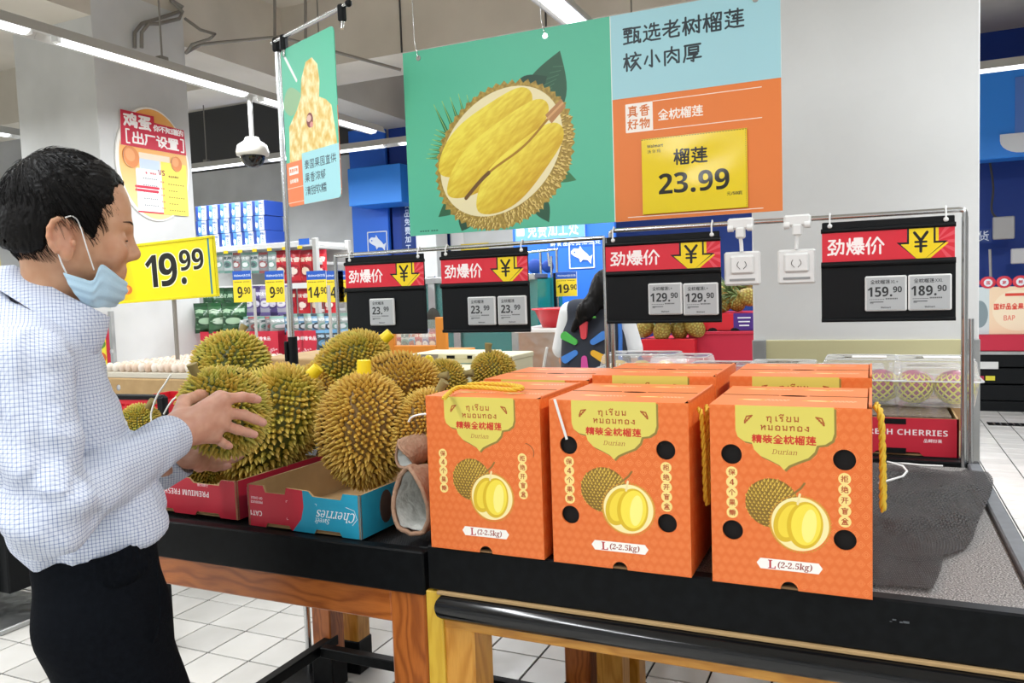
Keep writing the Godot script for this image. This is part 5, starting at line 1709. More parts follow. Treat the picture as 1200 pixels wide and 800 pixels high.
func loose_durians() -> void:
	M.rind = mat(Color.WHITE, 0.55)
	M.rind.vertex_color_use_as_albedo = true
	M.stem = mat("#8a7a4a", 0.8)
	M.scar = mat("#3d3a22", 0.9)
	var shapes := [durian_mesh(1, 1.4, 1150, 0.0), durian_mesh(2, 1.15, 900, 0.7), durian_mesh(3, 1.5, 1200, 0.4), durian_mesh(4, 1.05, 650, 0.1)]
	# name px x, px y, z, short radius px, stem angle (clockwise from up), tilt, shape, tag, label
	var list := [
		[428, 503, -1.40, 49, 0, 0.1, 0, true, "amber durian standing upright in the red and turquoise carton"],
		[314, 497, -1.48, 53, 42, 0.05, 2, true, "long yellow green durian lying across the two cherry cartons"],
		[262, 482, -1.215, 47, -30, 0.3, 1, false, "green durian held between the man's hands"],
		[272, 434, -1.60, 41, 8, -0.3, 1, false, "green durian heaped behind the one in the man's hands"],
		[409, 434, -1.74, 37, 48, 0.0, 2, true, "dark green durian with a yellow tag at the back of the heap"],
		[464, 460, -1.65, 41, 70, 0.2, 0, false, "durian behind the upright amber one, under the price board"],
		[499, 504, -1.43, 37, 20, 0.2, 0, false, "durian squeezed between the heap and the first orange box"],
		[374, 470, -1.68, 34, 10, 0.2, 0, false, "durian in the middle of the heap behind two cartons"],
		[234, 545, -1.385, 27, 80, 0.2, 1, false, "small green durian low in the red carton"],
		[163, 500, -1.50, 24, 30, 0.2, 1, false, "small durian beside the man's sleeve"],
		[521, 447, -1.88, 25, 70, 0.2, 3, false, "small durian behind the box with the cord on top"],
		[577, 436, -2.02, 24, -10, 0.2, 3, false, "round durian standing behind the orange boxes"],
	]
	for d in list:
		var c := on_z(d[0], d[1], d[2])
		var depth := -(CAM.transposed() * (c - EYE)).z
		var r: float = d[3] / FOCAL * depth
		var t := thing("durian", d[8], "durian", c, "loose durians on the table")
		var a := deg_to_rad(d[4])
		var y := CAM * Vector3(sin(a), cos(a), d[5]).normalized()
		var x := y.cross(CAM.z).normalized()
		var B := Basis(x, y, x.cross(y)).rotated(y, d[0] * 0.7)
		var rd := part(t, "rind", shapes[d[6]], M.rind)
		rd.basis = B.scaled_local(Vector3.ONE * r)
		var lg: float = [1.4, 1.15, 1.5, 1.05][d[6]] * r * 0.95
		part(t, "stem", mb().tube([y * (lg - 0.01), y * (lg + 0.012), y * (lg + 0.026) + x * 0.004], [0.011, 0.009, 0.011], 10), M.stem)
		if d[0] == 272:
			var spot := on_z(264, 418, -1.535) - c
			for k in 9:
				part(t, "dry_flake", mb().ball(spot + Vector3(cos(k * 2.4), sin(k * 2.4), 0.1 * k) * 0.0016 * k, Vector3(0.006, 0.005, 0.006), 8, 6), M.scar, "dark withered scar")
		if d[7]:
			part(t, "yellow_tag", mb().tube([y * (lg + 0.002), y * (lg + 0.03)], [0.0155, 0.0145], 14), M.yellow_tag, "yellow band wrapped round the stem")
	var hs := thing("pink_ribbon", "pink scrap of ribbon between two durians", "ribbon", on_z(405, 463, -1.5))
	var cr := mb()
	for k in 5:
		var a := k * 1.3
		cr.tube(smooth_path([Vector3(0, 0, 0), Vector3(cos(a) * 0.012, sin(a) * 0.012, 0.006), Vector3(cos(a + 0.6) * 0.02, sin(a + 0.6) * 0.014, 0.0)], 4), 0.004, 6, true, 0.4)
	part(hs, "ribbon", cr, mat("#d2566e", 0.5))
	# cherry cartons
	carton("cherry_carton", "red cherry carton with upside down lettering under the man's hands", Vector3(-1.405, 0.884, -1.29), 0.316, 0.33, 0.084, 0, -0.02)
	carton("cherry_carton", "red and turquoise cherry carton holding the upright durian", Vector3(-1.053, 0.884, -1.262), 0.292, 0.33, 0.087, 1, -0.035)
	# leather gloves
	M.suede = bump(tri_map(mat(Color.WHITE, 0.95, 0.0, noise_tex(128, 0.05, 71, Color("#96745c"), Color("#b3927a"))), 8.0), 128, 0.12, 72, 2.0)
	M.lining = bump(tri_map(mat(Color.WHITE, 0.95, 0.0, noise_tex(128, 0.03, 73, Color("#a3a59f"), Color("#cfd0ca"))), 6.0), 128, 0.05, 74, 3.0)
	glove("brown suede work glove with its pale lining open towards the aisle", on_z(481, 587, -1.285), 26.0, 45.0, Vector3(-0.18, 0.05, 0.95), 0.10)
	glove("brown suede work glove tucked behind the other glove", on_z(472, 533, -1.34), 17.0, 20.0, Vector3(-0.5, -0.25, 0.8), 0.08)
	# white straps
	for q in [["white cord looping up behind the man's wrist", -1.36, [[178, 497], [177, 486], [180, 474], [185, 462], [193, 450], [200, 439]]], ["short white cord behind the man's thumb", -1.42, [[192, 485], [197, 476], [203, 468], [210, 463]]], ["white cord lying over the durian beside the first orange box", -1.325, [[479, 494], [482, 489], [490, 486], [500, 485], [507, 487]]]]:
		var path := []
		for e in q[2]:
			path.append(on_z(e[0], e[1], q[1]))
		part(thing("packing_twine", q[0], "cord"), "cord", mb().tube(smooth_path(path, 4), 0.0022, 6), M.cord_white)
	# shopping basket behind the man
	shopping_basket()
func carton(called: String, label: String, at: Vector3, w: float, d: float, h: float, kind: int, turn := 0.0) -> Node3D:
	var t := thing(called, label, "carton", at, "cherry cartons")
	t.rotation.y = turn
	var fm := mat(Color.WHITE, 0.5, 0.0, carton_print(kind, 900, int(900 * h / w)))
	var sm: StandardMaterial3D = [mat("#c01e34", 0.5), mat("#1f96b6", 0.5), mat("#c01e34", 0.5)][kind]
	var e := 0.0045
	var face := func(l: float, top_notch: bool, low_notch: bool) -> PackedVector2Array:
		var p := PackedVector2Array([Vector2(-l * 0.5, 0)])
		p.append(Vector2(-l * 0.5, h))
		if top_notch:
			var n0 := -l * 0.5 + l * 0.15
			p.append_array([Vector2(n0, h), Vector2(n0 + 0.006, h - 0.014), Vector2(n0 + l * 0.2, h - 0.014), Vector2(n0 + l * 0.215, h), Vector2(l * 0.06, h - 0.002), Vector2(l * 0.1, h - 0.012), Vector2(l * 0.34, h - 0.013), Vector2(l * 0.36, h)])
		p.append_array([Vector2(l * 0.5, h), Vector2(l * 0.5, 0)])
		if low_notch:
			for c in [0.22, -0.22]:
				p.append_array([Vector2(l * c + l * 0.12, 0), Vector2(l * c + l * 0.10, 0.009), Vector2(l * c - l * 0.10, 0.009), Vector2(l * c - l * 0.12, 0)])
		return p
	part(t, "front_wall", mb().ext(face.call(w, kind < 2, true), 0.0, Rect2(-w * 0.5, 0, w, h)), fm)
	part(t, "front_lining", mb().ext(face.call(w, kind < 2, true), e, Rect2(-w * 0.5, 0, w, h), -0.0006), M.card_brown)
	var bk := mb()
	bk.t = Transform3D(Basis(Vector3.UP, PI), Vector3(0, 0, -d))
	part(t, "back_wall", bk.ext(face.call(w, true, false), e), M.card_brown)
	for s in [-1.0, 1.0]:
		var q := mb()
		q.t = Transform3D(Basis(Vector3.UP, s * PI / 2), Vector3(s * w * 0.5, 0, -d * 0.5))
		part(t, "side_wall", q.ext(face.call(d, false, false), 0.0, Rect2(-d * 0.5, 0, d, h)), sm)
		var q2 := mb()
		q2.t = q.t
		part(t, "side_lining", q2.ext(face.call(d, false, false), e, Rect2(0, 0, 1, 1), -0.0006), M.card_brown)
	part(t, "bottom", mb().box(Vector3(0, 0.002, -d * 0.5), Vector3(w - 0.012, 0.004, d - 0.012)), M.card_brown)
	if kind == 0:
		part(t, "barcode_label", mb().box(Vector3(w * 0.5 + 0.0005, 0.045, -0.055), Vector3(0.001, 0.04, 0.05)), M.plastic_white)
		for k in 6:
			part(t, "barcode_bar", mb().box(Vector3(w * 0.5 + 0.0012, 0.042, -0.04 - k * 0.005), Vector3(0.0004, 0.02, 0.0025 if k % 2 else 0.0035)), M.black_plastic)
	if kind == 1:
		part(t, "printed_crest", mb().ball(Vector3(w * 0.5, 0.045, -0.085), Vector3(0.0012, 0.034, 0.022), 12, 8), mat("#4b3b33", 0.7))
	return t
func glove(label: String, c: Vector3, rx_px: float, ry_px: float, axis: Vector3, length: float) -> void:
	var depth := -(CAM.transposed() * (c - EYE)).z
	var rx := rx_px / FOCAL * depth
	var ry := ry_px / FOCAL * depth
	var t := thing("work_glove", label, "glove", c, "work gloves")
	var z := axis.normalized()
	var x := Vector3.UP.cross(z).normalized()
	t.basis = Basis(x, z.cross(x), z)
	var nz := FastNoiseLite.new()
	nz.seed = 8
	nz.frequency = 3.0
	var f := func(u: float, w: float, k: float) -> Vector3:
		var a := TAU * u
		var wob := 1.0 + 0.08 * nz.get_noise_2d(cos(a) * 2.0 + w, sin(a) * 2.0) + 0.10 * cos(2.0 * a + 0.5)
		var sh := 1.0 - 0.35 * w * w
		return Vector3(cos(a) * rx * k * wob * sh, sin(a) * ry * k * wob * (1.0 - 0.15 * w), -length * w + 0.008 * sin(a * 2.0))
	part(t, "cuff", mb().sheet(28, 10, func(u: float, w: float) -> Vector3: return f.call(u, w, 1.0)), M.suede)
	part(t, "lining", mb().sheet(28, 10, func(u: float, w: float) -> Vector3: return f.call(u, w * 0.95 + 0.03, 0.84 + 0.03 * sin(u * 40.0))), M.lining)
	var rim := []
	for k in 29:
		rim.append(f.call(k / 28.0, 0.0, 0.93))
	part(t, "cuff_hem", mb().tube(rim, minf(rx, ry) * 0.11, 8, false), M.suede)
	part(t, "palm", mb().ball(Vector3(0, 0, -length * 1.02), Vector3(rx * 0.75, ry * 0.9, length * 0.25), 14, 8), M.suede)
	for k in 4:
		part(t, "finger", mb().tube([Vector3((k - 1.5) * rx * 0.3, -ry * 0.3 + k * ry * 0.2, -length * 1.1), Vector3((k - 1.5) * rx * 0.36, -ry * 0.3 + k * ry * 0.18, -length * 1.5)], [0.013, 0.010], 8), M.suede)
func shopping_basket() -> void:
	var c := on_z(160, 470, -2.1)
	var t := thing("shopping_basket", "red perforated shopping basket with a black rim behind the man", "basket", c)
	t.rotation = Vector3(0.0, 0.1, 0.0)
	var w := 0.20
	var h := 0.10
	# a wall with rows of slots, built from bars
	for k in 9:
		part(t, "upright_bar", mb().box(Vector3(-w * 0.5 + w * k / 8.0, -h * 0.5, 0), Vector3(0.007, h, 0.004), 0.001), M.red_plastic)
	for k in 5:
		part(t, "cross_bar", mb().box(Vector3(0, -h * k / 4.0, 0.001), Vector3(w, 0.009 if k % 4 else 0.02, 0.004), 0.001), M.red_plastic)
	part(t, "rim", mb().box(Vector3(0, 0.016, 0), Vector3(w + 0.06, 0.02, 0.022), 0.005), M.black_plastic)
	part(t, "corner", mb().box(Vector3(w * 0.5 + 0.02, -h * 0.45, 0), Vector3(0.034, h * 1.3, 0.03), 0.006), M.black_plastic)
	part(t, "back_wall", mb().box(Vector3(0, -h * 0.5, -0.28), Vector3(w, h, 0.004)), M.red_plastic)
	for s in [-1.0, 1.0]:
		part(t, "side_wall", mb().box(Vector3(s * w * 0.5, -h * 0.5, -0.14), Vector3(0.004, h, 0.28)), M.red_plastic)
	part(t, "base", mb().box(Vector3(0, -h - 0.02, -0.14), Vector3(w + 0.02, 0.04, 0.28), 0.004), M.steel)
	part(t, "pedestal", mb().box(Vector3(-0.06, (-c.y - h) * 0.5 - 0.02, -0.1), Vector3(0.08, c.y - h - 0.04, 0.08), 0.004), M.black_metal)
	for k in 3:
		part(t, "caster_cap", mb().tube([Vector3(-0.03 + k * 0.035, -h - 0.02, 0.0), Vector3(-0.03 + k * 0.035, -h - 0.02, 0.008)], 0.011, 12), M.dark_grey)

# ---------------------------------------------------------------- fruit trays and cartons behind the boxes
var net_mesh: ArrayMesh
func fruit_net() -> ArrayMesh:
	if net_mesh == null:
		var m := mb()
		for s in [-1.0, 1.0]:
			for k in 13:
				var path := []
				for e in 13:
					var u: float = e / 12.0
					var th: float = TAU * k / 13.0 + s * u * 2.2
					var b := 0.55 + 2.35 * u
					path.append(Vector3(sin(b) * cos(th), cos(b), sin(b) * sin(th)) * 1.03)
				m.tube(path, 0.058, 4, false)
		net_mesh = m.mesh()
	return net_mesh
func clamshell(label: String, base: Vector3, w: float, h: float, d: float, turn := 0.0) -> Node3D:
	var t := thing("clear_tray", label, "fruit tray", base, "clear plastic fruit trays")
	t.rotation.y = turn
	var loop := func(k: float, y: float) -> Array:
		var p := []
		for q in [[1, 1, 0.0], [-1, 1, 0.25], [-1, -1, 0.5], [1, -1, 0.75]]:
			for e in 5:
				var a: float = TAU * (q[2] + e / 16.0)
				p.append(Vector3(q[0] * (w * 0.5 * k - 0.018) + cos(a) * 0.018, y, q[1] * (d * 0.5 * k - 0.018) + sin(a) * 0.018))
		p.append(p[0])
		return p
	var shell := func(ks: Array, ys: Array) -> MB:
		var rows := []
		for i in ks.size():
			rows.append(loop.call(ks[i], ys[i]))
		var m := mb()
		m.sheet(20, ks.size() - 1, func(u: float, v: float) -> Vector3: return rows[roundi(v * (ks.size() - 1))][roundi(u * 20)])
		return m
	part(t, "tray", shell.call([0.0, 0.84, 0.88, 0.97, 1.04], [0.002, 0.002, 0.008, h * 0.55, h * 0.56]), M.clear)
	part(t, "lid", shell.call([1.05, 0.98, 0.92, 0.86, 0.0], [h * 0.565, h * 0.57, h * 0.95, h, h]), M.clear)
	part(t, "flange", mb().tube(loop.call(1.05, h * 0.565), 0.0026, 5, false), M.clear_edge)
	part(t, "lid_rib", mb().tube(loop.call(0.87, h), 0.0022, 5, false), M.clear_edge)
	return t
func fruit(called: String, label: String, cat: String, group: String, c: Vector3, r: float, m: Material, net: Material = null, sq := 0.92) -> Node3D:
	var t := thing(called, label, cat, c, group)
	part(t, "skin", mb().ball(Vector3.ZERO, Vector3(r, r * sq, r), 14, 10), m)
	if net:
		var n := part(t, "foam_net", fruit_net(), net)
		n.scale = Vector3(r, r * sq, r) * 1.02
		n.position.y = -r * 0.12
	return t
func table_goods() -> void:
	var Y := 0.896
	# cherry carton with dragon fruit trays on top
	var c := carton("cherry_carton", "red cherry carton with upright lettering under the dragon fruit trays", Vector3(-0.055, Y, -2.268), 0.50, 0.36, 0.098, 2)
	for yy in [0.088, 0.012]:
		part(c, "hand_hole", mb().box(Vector3(0.105, yy, 0.0005), Vector3(0.05, 0.014, 0.001)), M.black_plastic)
	part(c, "dark_sleeve", mb().box(Vector3(-0.004, 0.1005, -0.175), Vector3(0.476, 0.004, 0.34), 0.001), tri_map(mat(Color.WHITE, 0.25, 0.0, noise_tex(128, 0.09, 81, Color("#4a3d38"), Color("#8f857c"))), 5.0))
	M.dragon = tri_map(mat(Color.WHITE, 0.4, 0.0, noise_tex(128, 0.03, 82, Color("#a32a55"), Color("#c9527a"))), 9.0)
	M.net_yellow = mat("#e8dd3c", 0.6)
	M.net_white = mat("#e9e4d6", 0.6)
	M.pear = mat("#d9b84a", 0.5)
	M.paper = mat("#e6e3df", 0.6)
	var spots := [[on_z(1094, 478, -2.48), 0.21], [on_z(1010, 480, -2.49), 0.2]]
	for k in 2:
		var o: Vector3 = spots[k][0]
		o.y = Y + 0.104
		clamshell(["clear tray with two dragon fruits in yellow nets beside the rail post", "clear tray with dragon fruits half hidden behind the orange boxes"][k], o, 0.215, 0.13, 0.17)
		for s in [-0.05, 0.05]:
			fruit("dragon_fruit", ["pink dragon fruit in a yellow foam net beside the rail post", "pink dragon fruit in a yellow foam net behind the orange boxes"][k], "dragon fruit", "dragon fruits in nets", o + Vector3(s, 0.054, 0), 0.046, M.dragon, M.net_yellow)
		part(thing("paper_label", ["white paper label on the tray beside the rail post", "white paper label on the half hidden dragon fruit tray"][k], "label", o + Vector3(0.02, 0.1315, 0.0)), "sheet", mb().box(Vector3.ZERO, Vector3(0.09, 0.0012, 0.06)), M.paper)
	# a second layer behind, level with the trays
	var rows := [
		[1083, -2.75, 0.22, "clear tray of pink fruit at the foot of the white pillar", "#c0426a"],
		[996, -2.72, 0.22, "clear tray of pink fruit behind the last orange box", "#c0426a"],
		[918, -2.68, 0.22, "clear tray of mixed fruit at the corner of the white pillar", "#cfa47a"],
		[846, -2.62, 0.22, "clear tray of orange fruit before the crimson bin", "#d98a4a"],
		[800, -2.9, 0.22, "clear tray of red and yellow fruit behind the pears", "#d2683f"],
	]
	for q in rows:
		var o := on_z(q[0], 430, q[1])
		o.y = Y + (0.10 if q[0] > 950 else 0.115)
		part(thing("stacked_carton", "low carton under the " + String(q[3]), "carton", Vector3(o.x, Y, o.z), "cartons under the fruit trays"), "body", mb().box(Vector3(0, (o.y - Y) * 0.5 - 0.001, 0), Vector3(0.22, o.y - Y - 0.002, 0.17), 0.003), M.card_brown)
		clamshell(q[3], o, q[2], 0.085, 0.17)
		for k in 6:
			fruit("small_fruit", "small fruit inside the " + String(q[3]), "fruit", "small fruit in clear trays", o + Vector3((k % 3 - 1) * 0.06, 0.034, (0.035 if k < 3 else -0.035)), 0.03, mat(Color(q[4]).lightened(0.1 * (k % 2)), 0.45))
	# pears in white nets
	var po := on_z(754, 431, -2.36)
	po.y = 1.06
	part(thing("stacked_carton", "cardboard carton under the tray of netted pears", "carton", Vector3(po.x, Y, po.z), "cartons under the fruit trays"), "body", mb().box(Vector3(0, (po.y - Y) * 0.5 - 0.001, 0), Vector3(0.23, po.y - Y - 0.003, 0.17), 0.003), M.card_brown)
	clamshell("clear tray of yellow pears in white foam nets beside the rail post", po, 0.245, 0.092, 0.15)
	for s in [-0.072, 0.0, 0.072]:
		fruit("pear", "yellow pear in a white foam net inside the clear tray", "pear", "pears in white nets", po + Vector3(s, 0.041, 0.015), 0.034, M.pear, M.net_white)
	# pale flat cartons
	M.pale_card = mat("#e3dcb9", 0.6)
	M.teal_card = mat("#8aa79c", 0.6)
	var flats := [
		[515, 433, -2.62, 0.34, 0.035, "pale yellow flat fruit carton behind the heap of durians"],
		[552, 436, -2.45, 0.22, 0.030, "pale flat fruit carton beside the round durian"],
		[535, 416, -2.8, 0.30, 0.055, "pale yellow fruit carton with a dark half moon print"],
		[590, 418, -2.75, 0.16, 0.06, "small white fruit carton behind the round durian"],
	]
	for q in flats:
		var o := on_z(q[0], q[1], q[2])
		var b := thing("fruit_carton", q[5], "carton", Vector3(o.x, Y, o.z), "pale fruit cartons")
		var hh := o.y - Y
		part(b, "body", mb().box(Vector3(0, hh * 0.5, 0), Vector3(q[3], hh, 0.2), 0.003), M.pale_card)
		part(b, "lid", mb().box(Vector3(0, hh + 0.004, 0), Vector3(q[3] + 0.006, 0.02, 0.206), 0.003), M.pale_card)
		part(b, "side_stripe", mb().box(Vector3(q[3] * 0.28, hh * 0.8, 0.101), Vector3(q[3] * 0.3, hh * 0.2, 0.002)), M.teal_card)
		for k in 2:
			part(b, "hand_hole", mb().box(Vector3(q[3] * (0.1 + 0.3 * k), hh + 0.002, 0.1035), Vector3(0.035, 0.012, 0.002)), M.black_plastic)
		if q[4] > 0.05 and q[3] > 0.2:
			part(b, "half_moon", mb().at(-q[3] * 0.25, hh + 0.012, 0).ext(half_disc(0.05), 0.001, Rect2(0, 0, 1, 1), 0.104), mat("#8d857c", 0.6))
	var yl := thing("yellow_bag", "small yellow wrapped fruit behind the durians", "fruit", Vector3(on_z(503, 440, -2.56).x, on_z(515, 433, -2.62).y + 0.038, -2.56))
	part(yl, "wrap", mb().ball(Vector3.ZERO, Vector3(0.02, 0.024, 0.02), 10, 8), M.yellow_tag)
func half_disc(r: float) -> PackedVector2Array:
	var p := PackedVector2Array()
	for k in 13:
		p.append(Vector2(cos(PI + PI * k / 12) * r, sin(PI + PI * k / 12) * r * 0.7))
	return p

# ---------------------------------------------------------------- background, left of the big pillar
func flat_quad(m: MB, w: float, h: float, z := 0.0, r := Rect2(0, 0, 1, 1)) -> MB:
	m.quad(Vector3(-w * 0.5, h, z), Vector3(w * 0.5, h, z), Vector3(w * 0.5, 0, z), Vector3(-w * 0.5, 0, z), r)
	return m
# a pillow-shaped packet standing on its base
func packet_mesh(w: float, h: float, d: float) -> ArrayMesh:
	return mb().sheet(12, 14, func(u: float, v: float) -> Vector3:
		var a := TAU * u
		var b := sin(PI * clampf(v, 0.02, 0.98))
		return Vector3(cos(a) * w * 0.5 * (0.92 + 0.08 * absf(cos(PI * v))), h * (1.0 - v), sin(a) * d * 0.5 * pow(b, 0.6))).mesh()
func packet_print(base: Color, band: Color, ink: Color, sd: int) -> ImageTexture:
	var p := Print.new(96, 128, base)
	var r := RandomNumberGenerator.new()
	r.seed = sd
	p.rect(0, 0, 96, 16, band)
	p.rect(0, 112, 96, 16, band)
	for k in 2:
		var o := k * 48
		p.ell(Vector2(o + 24, 74), 17, 22, band)
		p.ell(Vector2(o + 24, 76), 11, 14, ink)
		p.han(["鲜", "香", "果", "品"][sd % 4] + ["家", "好", "食", "金"][sd % 4], o + 6, 26, 17, 3.0, ink)
		for e in 5:
			p.rect(o + r.randf_range(4, 36), r.randf_range(40, 108), r.randf_range(3, 9), r.randf_range(2, 6), ink.lerp(base, r.randf()))
	return p.tex()
func packets(called: String, label: String, cat: String, group: String, mesh: ArrayMesh, mats: Array, spots: Array, turn := 0.0) -> void:
	var k := 0
	for s in spots:
		var t := thing(called, label, cat, s, group)
		t.rotation.y = turn + 0.12 * sin(k * 2.7)
		part(t, "packet", mesh, mats[k % mats.size()])
		k += 1
func left_background() -> void:
	# egg poster on the pillar face
	var X := -4.951
	var tl := on_x(126, 112, X)
	var br := on_x(227, 266, X)
	var w := absf(tl.z - br.z)
	var ytop := on_x(126, 113, X).y
	var h := ytop - on_x(126, 256, X).y
	var ep := thing("wall_poster", "egg shaped orange poster with a red title on the pillar", "poster", Vector3(X, ytop - h, (tl.z + br.z) * 0.5))
	ep.rotation.y = PI / 2
	var pm := mat(Color.WHITE, 0.5, 0.0, egg_poster_print())
	var full := Rect2(-w * 0.5, 0, w, h)
	var U := func(x: float, y: float) -> Vector2: return Vector2((x / 560.0 - 0.5) * w, (1.0 - y / 800.0) * h)
	var egg := PackedVector2Array()
	for k in 40:
		egg.append(U.call(284 + cos(TAU * k / 40) * 266, 400 + sin(TAU * k / 40) * 394))
	part(ep, "egg_board", mb().ext(egg, 0.004, full, 0.005), pm)
	part(ep, "title_panel", mb().ext(PackedVector2Array([U.call(70, 66), U.call(300, 66), U.call(300, 110), U.call(520, 120), U.call(528, 300), U.call(60, 300)]), 0.004, full, 0.010), pm)
	part(ep, "comparison_sheet", mb().ext(PackedVector2Array([U.call(150, 440), U.call(178, 372), U.call(520, 372), U.call(520, 740), U.call(150, 740)]), 0.003, full, 0.009), pm)
	for q in [[122, 372, 54, 72], [446, 374, 40, 54]]:
		var e := PackedVector2Array()
		for k in 20:
			e.append(U.call(q[0] + cos(TAU * k / 20) * q[2], q[1] + sin(TAU * k / 20) * q[3]))
		part(ep, "egg_cutout", mb().ext(e, 0.003, full, 0.014), pm)
	# second poster low on the other pillar face
	var p2 := thing("wall_poster", "yellow poster with a red border low on the pillar", "poster", Vector3(-5.16, 0.55, -3.992))
	part(p2, "border", mb().box(Vector3(0, 0.36, 0), Vector3(0.40, 0.72, 0.006)), M.crimson)
	part(p2, "sheet", mb().box(Vector3(-0.02, 0.36, 0.003), Vector3(0.34, 0.68, 0.006)), mat("#ecdf3c", 0.5))
	for k in 6:
		part(p2, "picture", mb().ball(Vector3(0.09, 0.12 + k * 0.1, 0.007), Vector3(0.06, 0.04, 0.003), 10, 6), mat(["#5f8c3a", "#d06a35"][k % 2], 0.5))
	# big yellow price board on a stand
	var z := -3.1
	var sg := thing("price_stand", "large yellow 19.99 price board on a thin stand by the eggs", "price stand", on_z(200, 345, z) * Vector3(1, 0, 1))
	var b0 := on_z(198, 349, z)
	var sw := 0.80
	var sh := 0.31
	var tilt := Node3D.new()
	tilt.name = "board"
	sg.add_child(tilt)
	tilt.position = Vector3(on_z(190, 347, z).x - sg.position.x - 0.005, b0.y - 0.012, 0)
	tilt.rotation.z = 0.03
	part(tilt, "frame", mb().box(Vector3(0, sh * 0.5, -0.006), Vector3(sw, sh, 0.012), 0.003), mat("#e6d80f", 0.4))
	for e in [0.006, sh - 0.006]:
		part(tilt, "frame_lip", mb().box(Vector3(0, e, 0.004), Vector3(sw, 0.014, 0.012), 0.002), mat("#e6d80f", 0.4))
	part(tilt, "price_card", flat_quad(mb(), sw - 0.02, sh - 0.024, 0.0025), mat(Color.WHITE, 0.4, 0.0, big_price_print())).position.y = 0.012
	part(sg, "post", mb().tube([Vector3(0, 0.55, -0.02), Vector3(0, b0.y + 0.1, -0.02)], 0.011, 10), M.pipe_grey)
	# ceiling camera
	var cc := on_x(296, 178, -3.93)
	var cam := thing("dome_camera", "white security camera with a dark dome hanging from the ceiling", "camera", cc)
	part(cam, "pole", mb().tube([Vector3(0, 0.06, 0), Vector3(0, 2.75 - cc.y, 0)], 0.016, 10), M.fixture)
	part(cam, "housing", mb().lathe([Vector2(0.0, 0.10), Vector2(0.045, 0.098), Vector2(0.055, 0.075), Vector2(0.10, 0.045), Vector2(0.112, 0.0), Vector2(0.108, -0.025), Vector2(0.08, -0.03), Vector2(0.0, -0.03)], 24), mat("#c9c6bd", 0.45))
	part(cam, "dome", mb().lathe([Vector2(0.085, -0.028), Vector2(0.082, -0.05), Vector2(0.06, -0.088), Vector2(0.03, -0.104), Vector2(0.0, -0.108)], 24), M.black_gloss)
	# eggs on their carton
	var et := thing("egg_carton_stack", "brown cardboard carton stacked with trays of eggs", "carton", Vector3(-3.05, 0, -3.2))
	part(et, "pallet", mb().box(Vector3(0, 0.32, 0), Vector3(1.3, 0.62, 0.66), 0.01), M.dark_grey)
	part(et, "carton", mb().box(Vector3(0.0, 0.80, 0), Vector3(1.26, 0.34, 0.62), 0.006), M.card_brown)
	part(et, "carton_flap", mb().box(Vector3(0.47, 0.99, -0.05), Vector3(0.36, 0.15, 0.5), 0.006), M.card_brown)
	part(et, "egg_tray", mb().box(Vector3(-0.16, 0.985, 0), Vector3(0.94, 0.03, 0.6), 0.004), mat("#c9c2b2", 0.9))
	var mm := MultiMesh.new()
	mm.transform_format = MultiMesh.TRANSFORM_3D
	mm.use_colors = true
	mm.mesh = mb().ball(Vector3.ZERO, Vector3(0.021, 0.026, 0.021), 10, 7).mesh()
	mm.instance_count = 20 * 13
	for k in mm.instance_count:
		mm.set_instance_transform(k, Transform3D(Basis(), Vector3(-0.60 + (k % 20) * 0.0465, 1.022, -0.28 + (k / 20) * 0.0465)))
		mm.set_instance_color(k, lin("#e6ddd0").lerp(lin("#cfa98a"), rng.randf() * 0.7))
	var eggs := MultiMeshInstance3D.new()
	eggs.name = "eggs"
	eggs.multimesh = mm
	eggs.material_override = mat(Color.WHITE, 0.5)
	eggs.material_override.vertex_color_use_as_albedo = true
	eggs.set_meta("kind", "stuff")
	et.add_child(eggs)
	# shelf of dry goods
	var zs := -6.5
	var sx0 := on_z(205, 290, zs).x
	var sx1 := on_z(366, 285, zs).x
	var ty := on_z(300, 287, zs).y
	var gs := thing("shelf_unit", "white metal shelf of dry goods against the pale wall", "shelf", Vector3((sx0 + sx1) * 0.5, 0, zs))
	var gw := sx1 - sx0
	for k in 4:
		part(gs, "shelf_board", mb().box(Vector3(0, [ty - 0.02, ty - 0.44, ty - 0.79, ty - 1.3][k], -0.28), Vector3(gw, 0.04, 0.55), 0.004), M.plastic_white)
		part(gs, "price_strip", mb().box(Vector3(0, [ty - 0.02, ty - 0.44, ty - 0.79, ty - 1.3][k], 0.003), Vector3(gw, 0.055, 0.01), 0.002), M.plastic_white)
	part(gs, "back_panel", mb().box(Vector3(0, ty * 0.5, -0.56), Vector3(gw, ty, 0.02)), M.grey_wall)
	for s in [-0.5, 0.5]:
		for zz in [-0.01, -0.55]:
			part(gs, "upright", mb().box(Vector3(s * gw + 0.03 * sign(s), (ty + 0.03) * 0.5, zz), Vector3(0.05, ty + 0.03, 0.05), 0.004), M.fixture)
	for k in 5:
		part(gs, "end_bar", mb().box(Vector3(gw * 0.5 + 0.03, ty - 0.06 - k * 0.16, -0.28), Vector3(0.02, 0.03, 0.5), 0.004), M.fixture)
	for k in 9:
		part(gs, "yellow_label", mb().box(Vector3(-gw * 0.42 + k * gw * 0.105, ty - 0.055, 0.012), Vector3(0.06, 0.03, 0.003)), M.yellow_tag)
	part(gs, "blue_label", mb().box(Vector3(gw * 0.45, ty, 0.012), Vector3(0.13, 0.06, 0.003)), M.blue)
	# blue and white cartons on top
	var bp := Print.new(192, 128, Color("#c0c6d0"))
	bp.rect(0, 0, 44, 128, Color("#1b3a86"))
	bp.rect(44, 0, 62, 128, Color("#4f87c8"))
	bp.ell(Vector2(66, 78), 22, 30, Color("#dfe9f4"))
	bp.ell(Vector2(72, 50), 14, 12, Color("#2b57a6"))
	bp.latin("6", 126, 100, 50, Color("#44618f"), "regular")
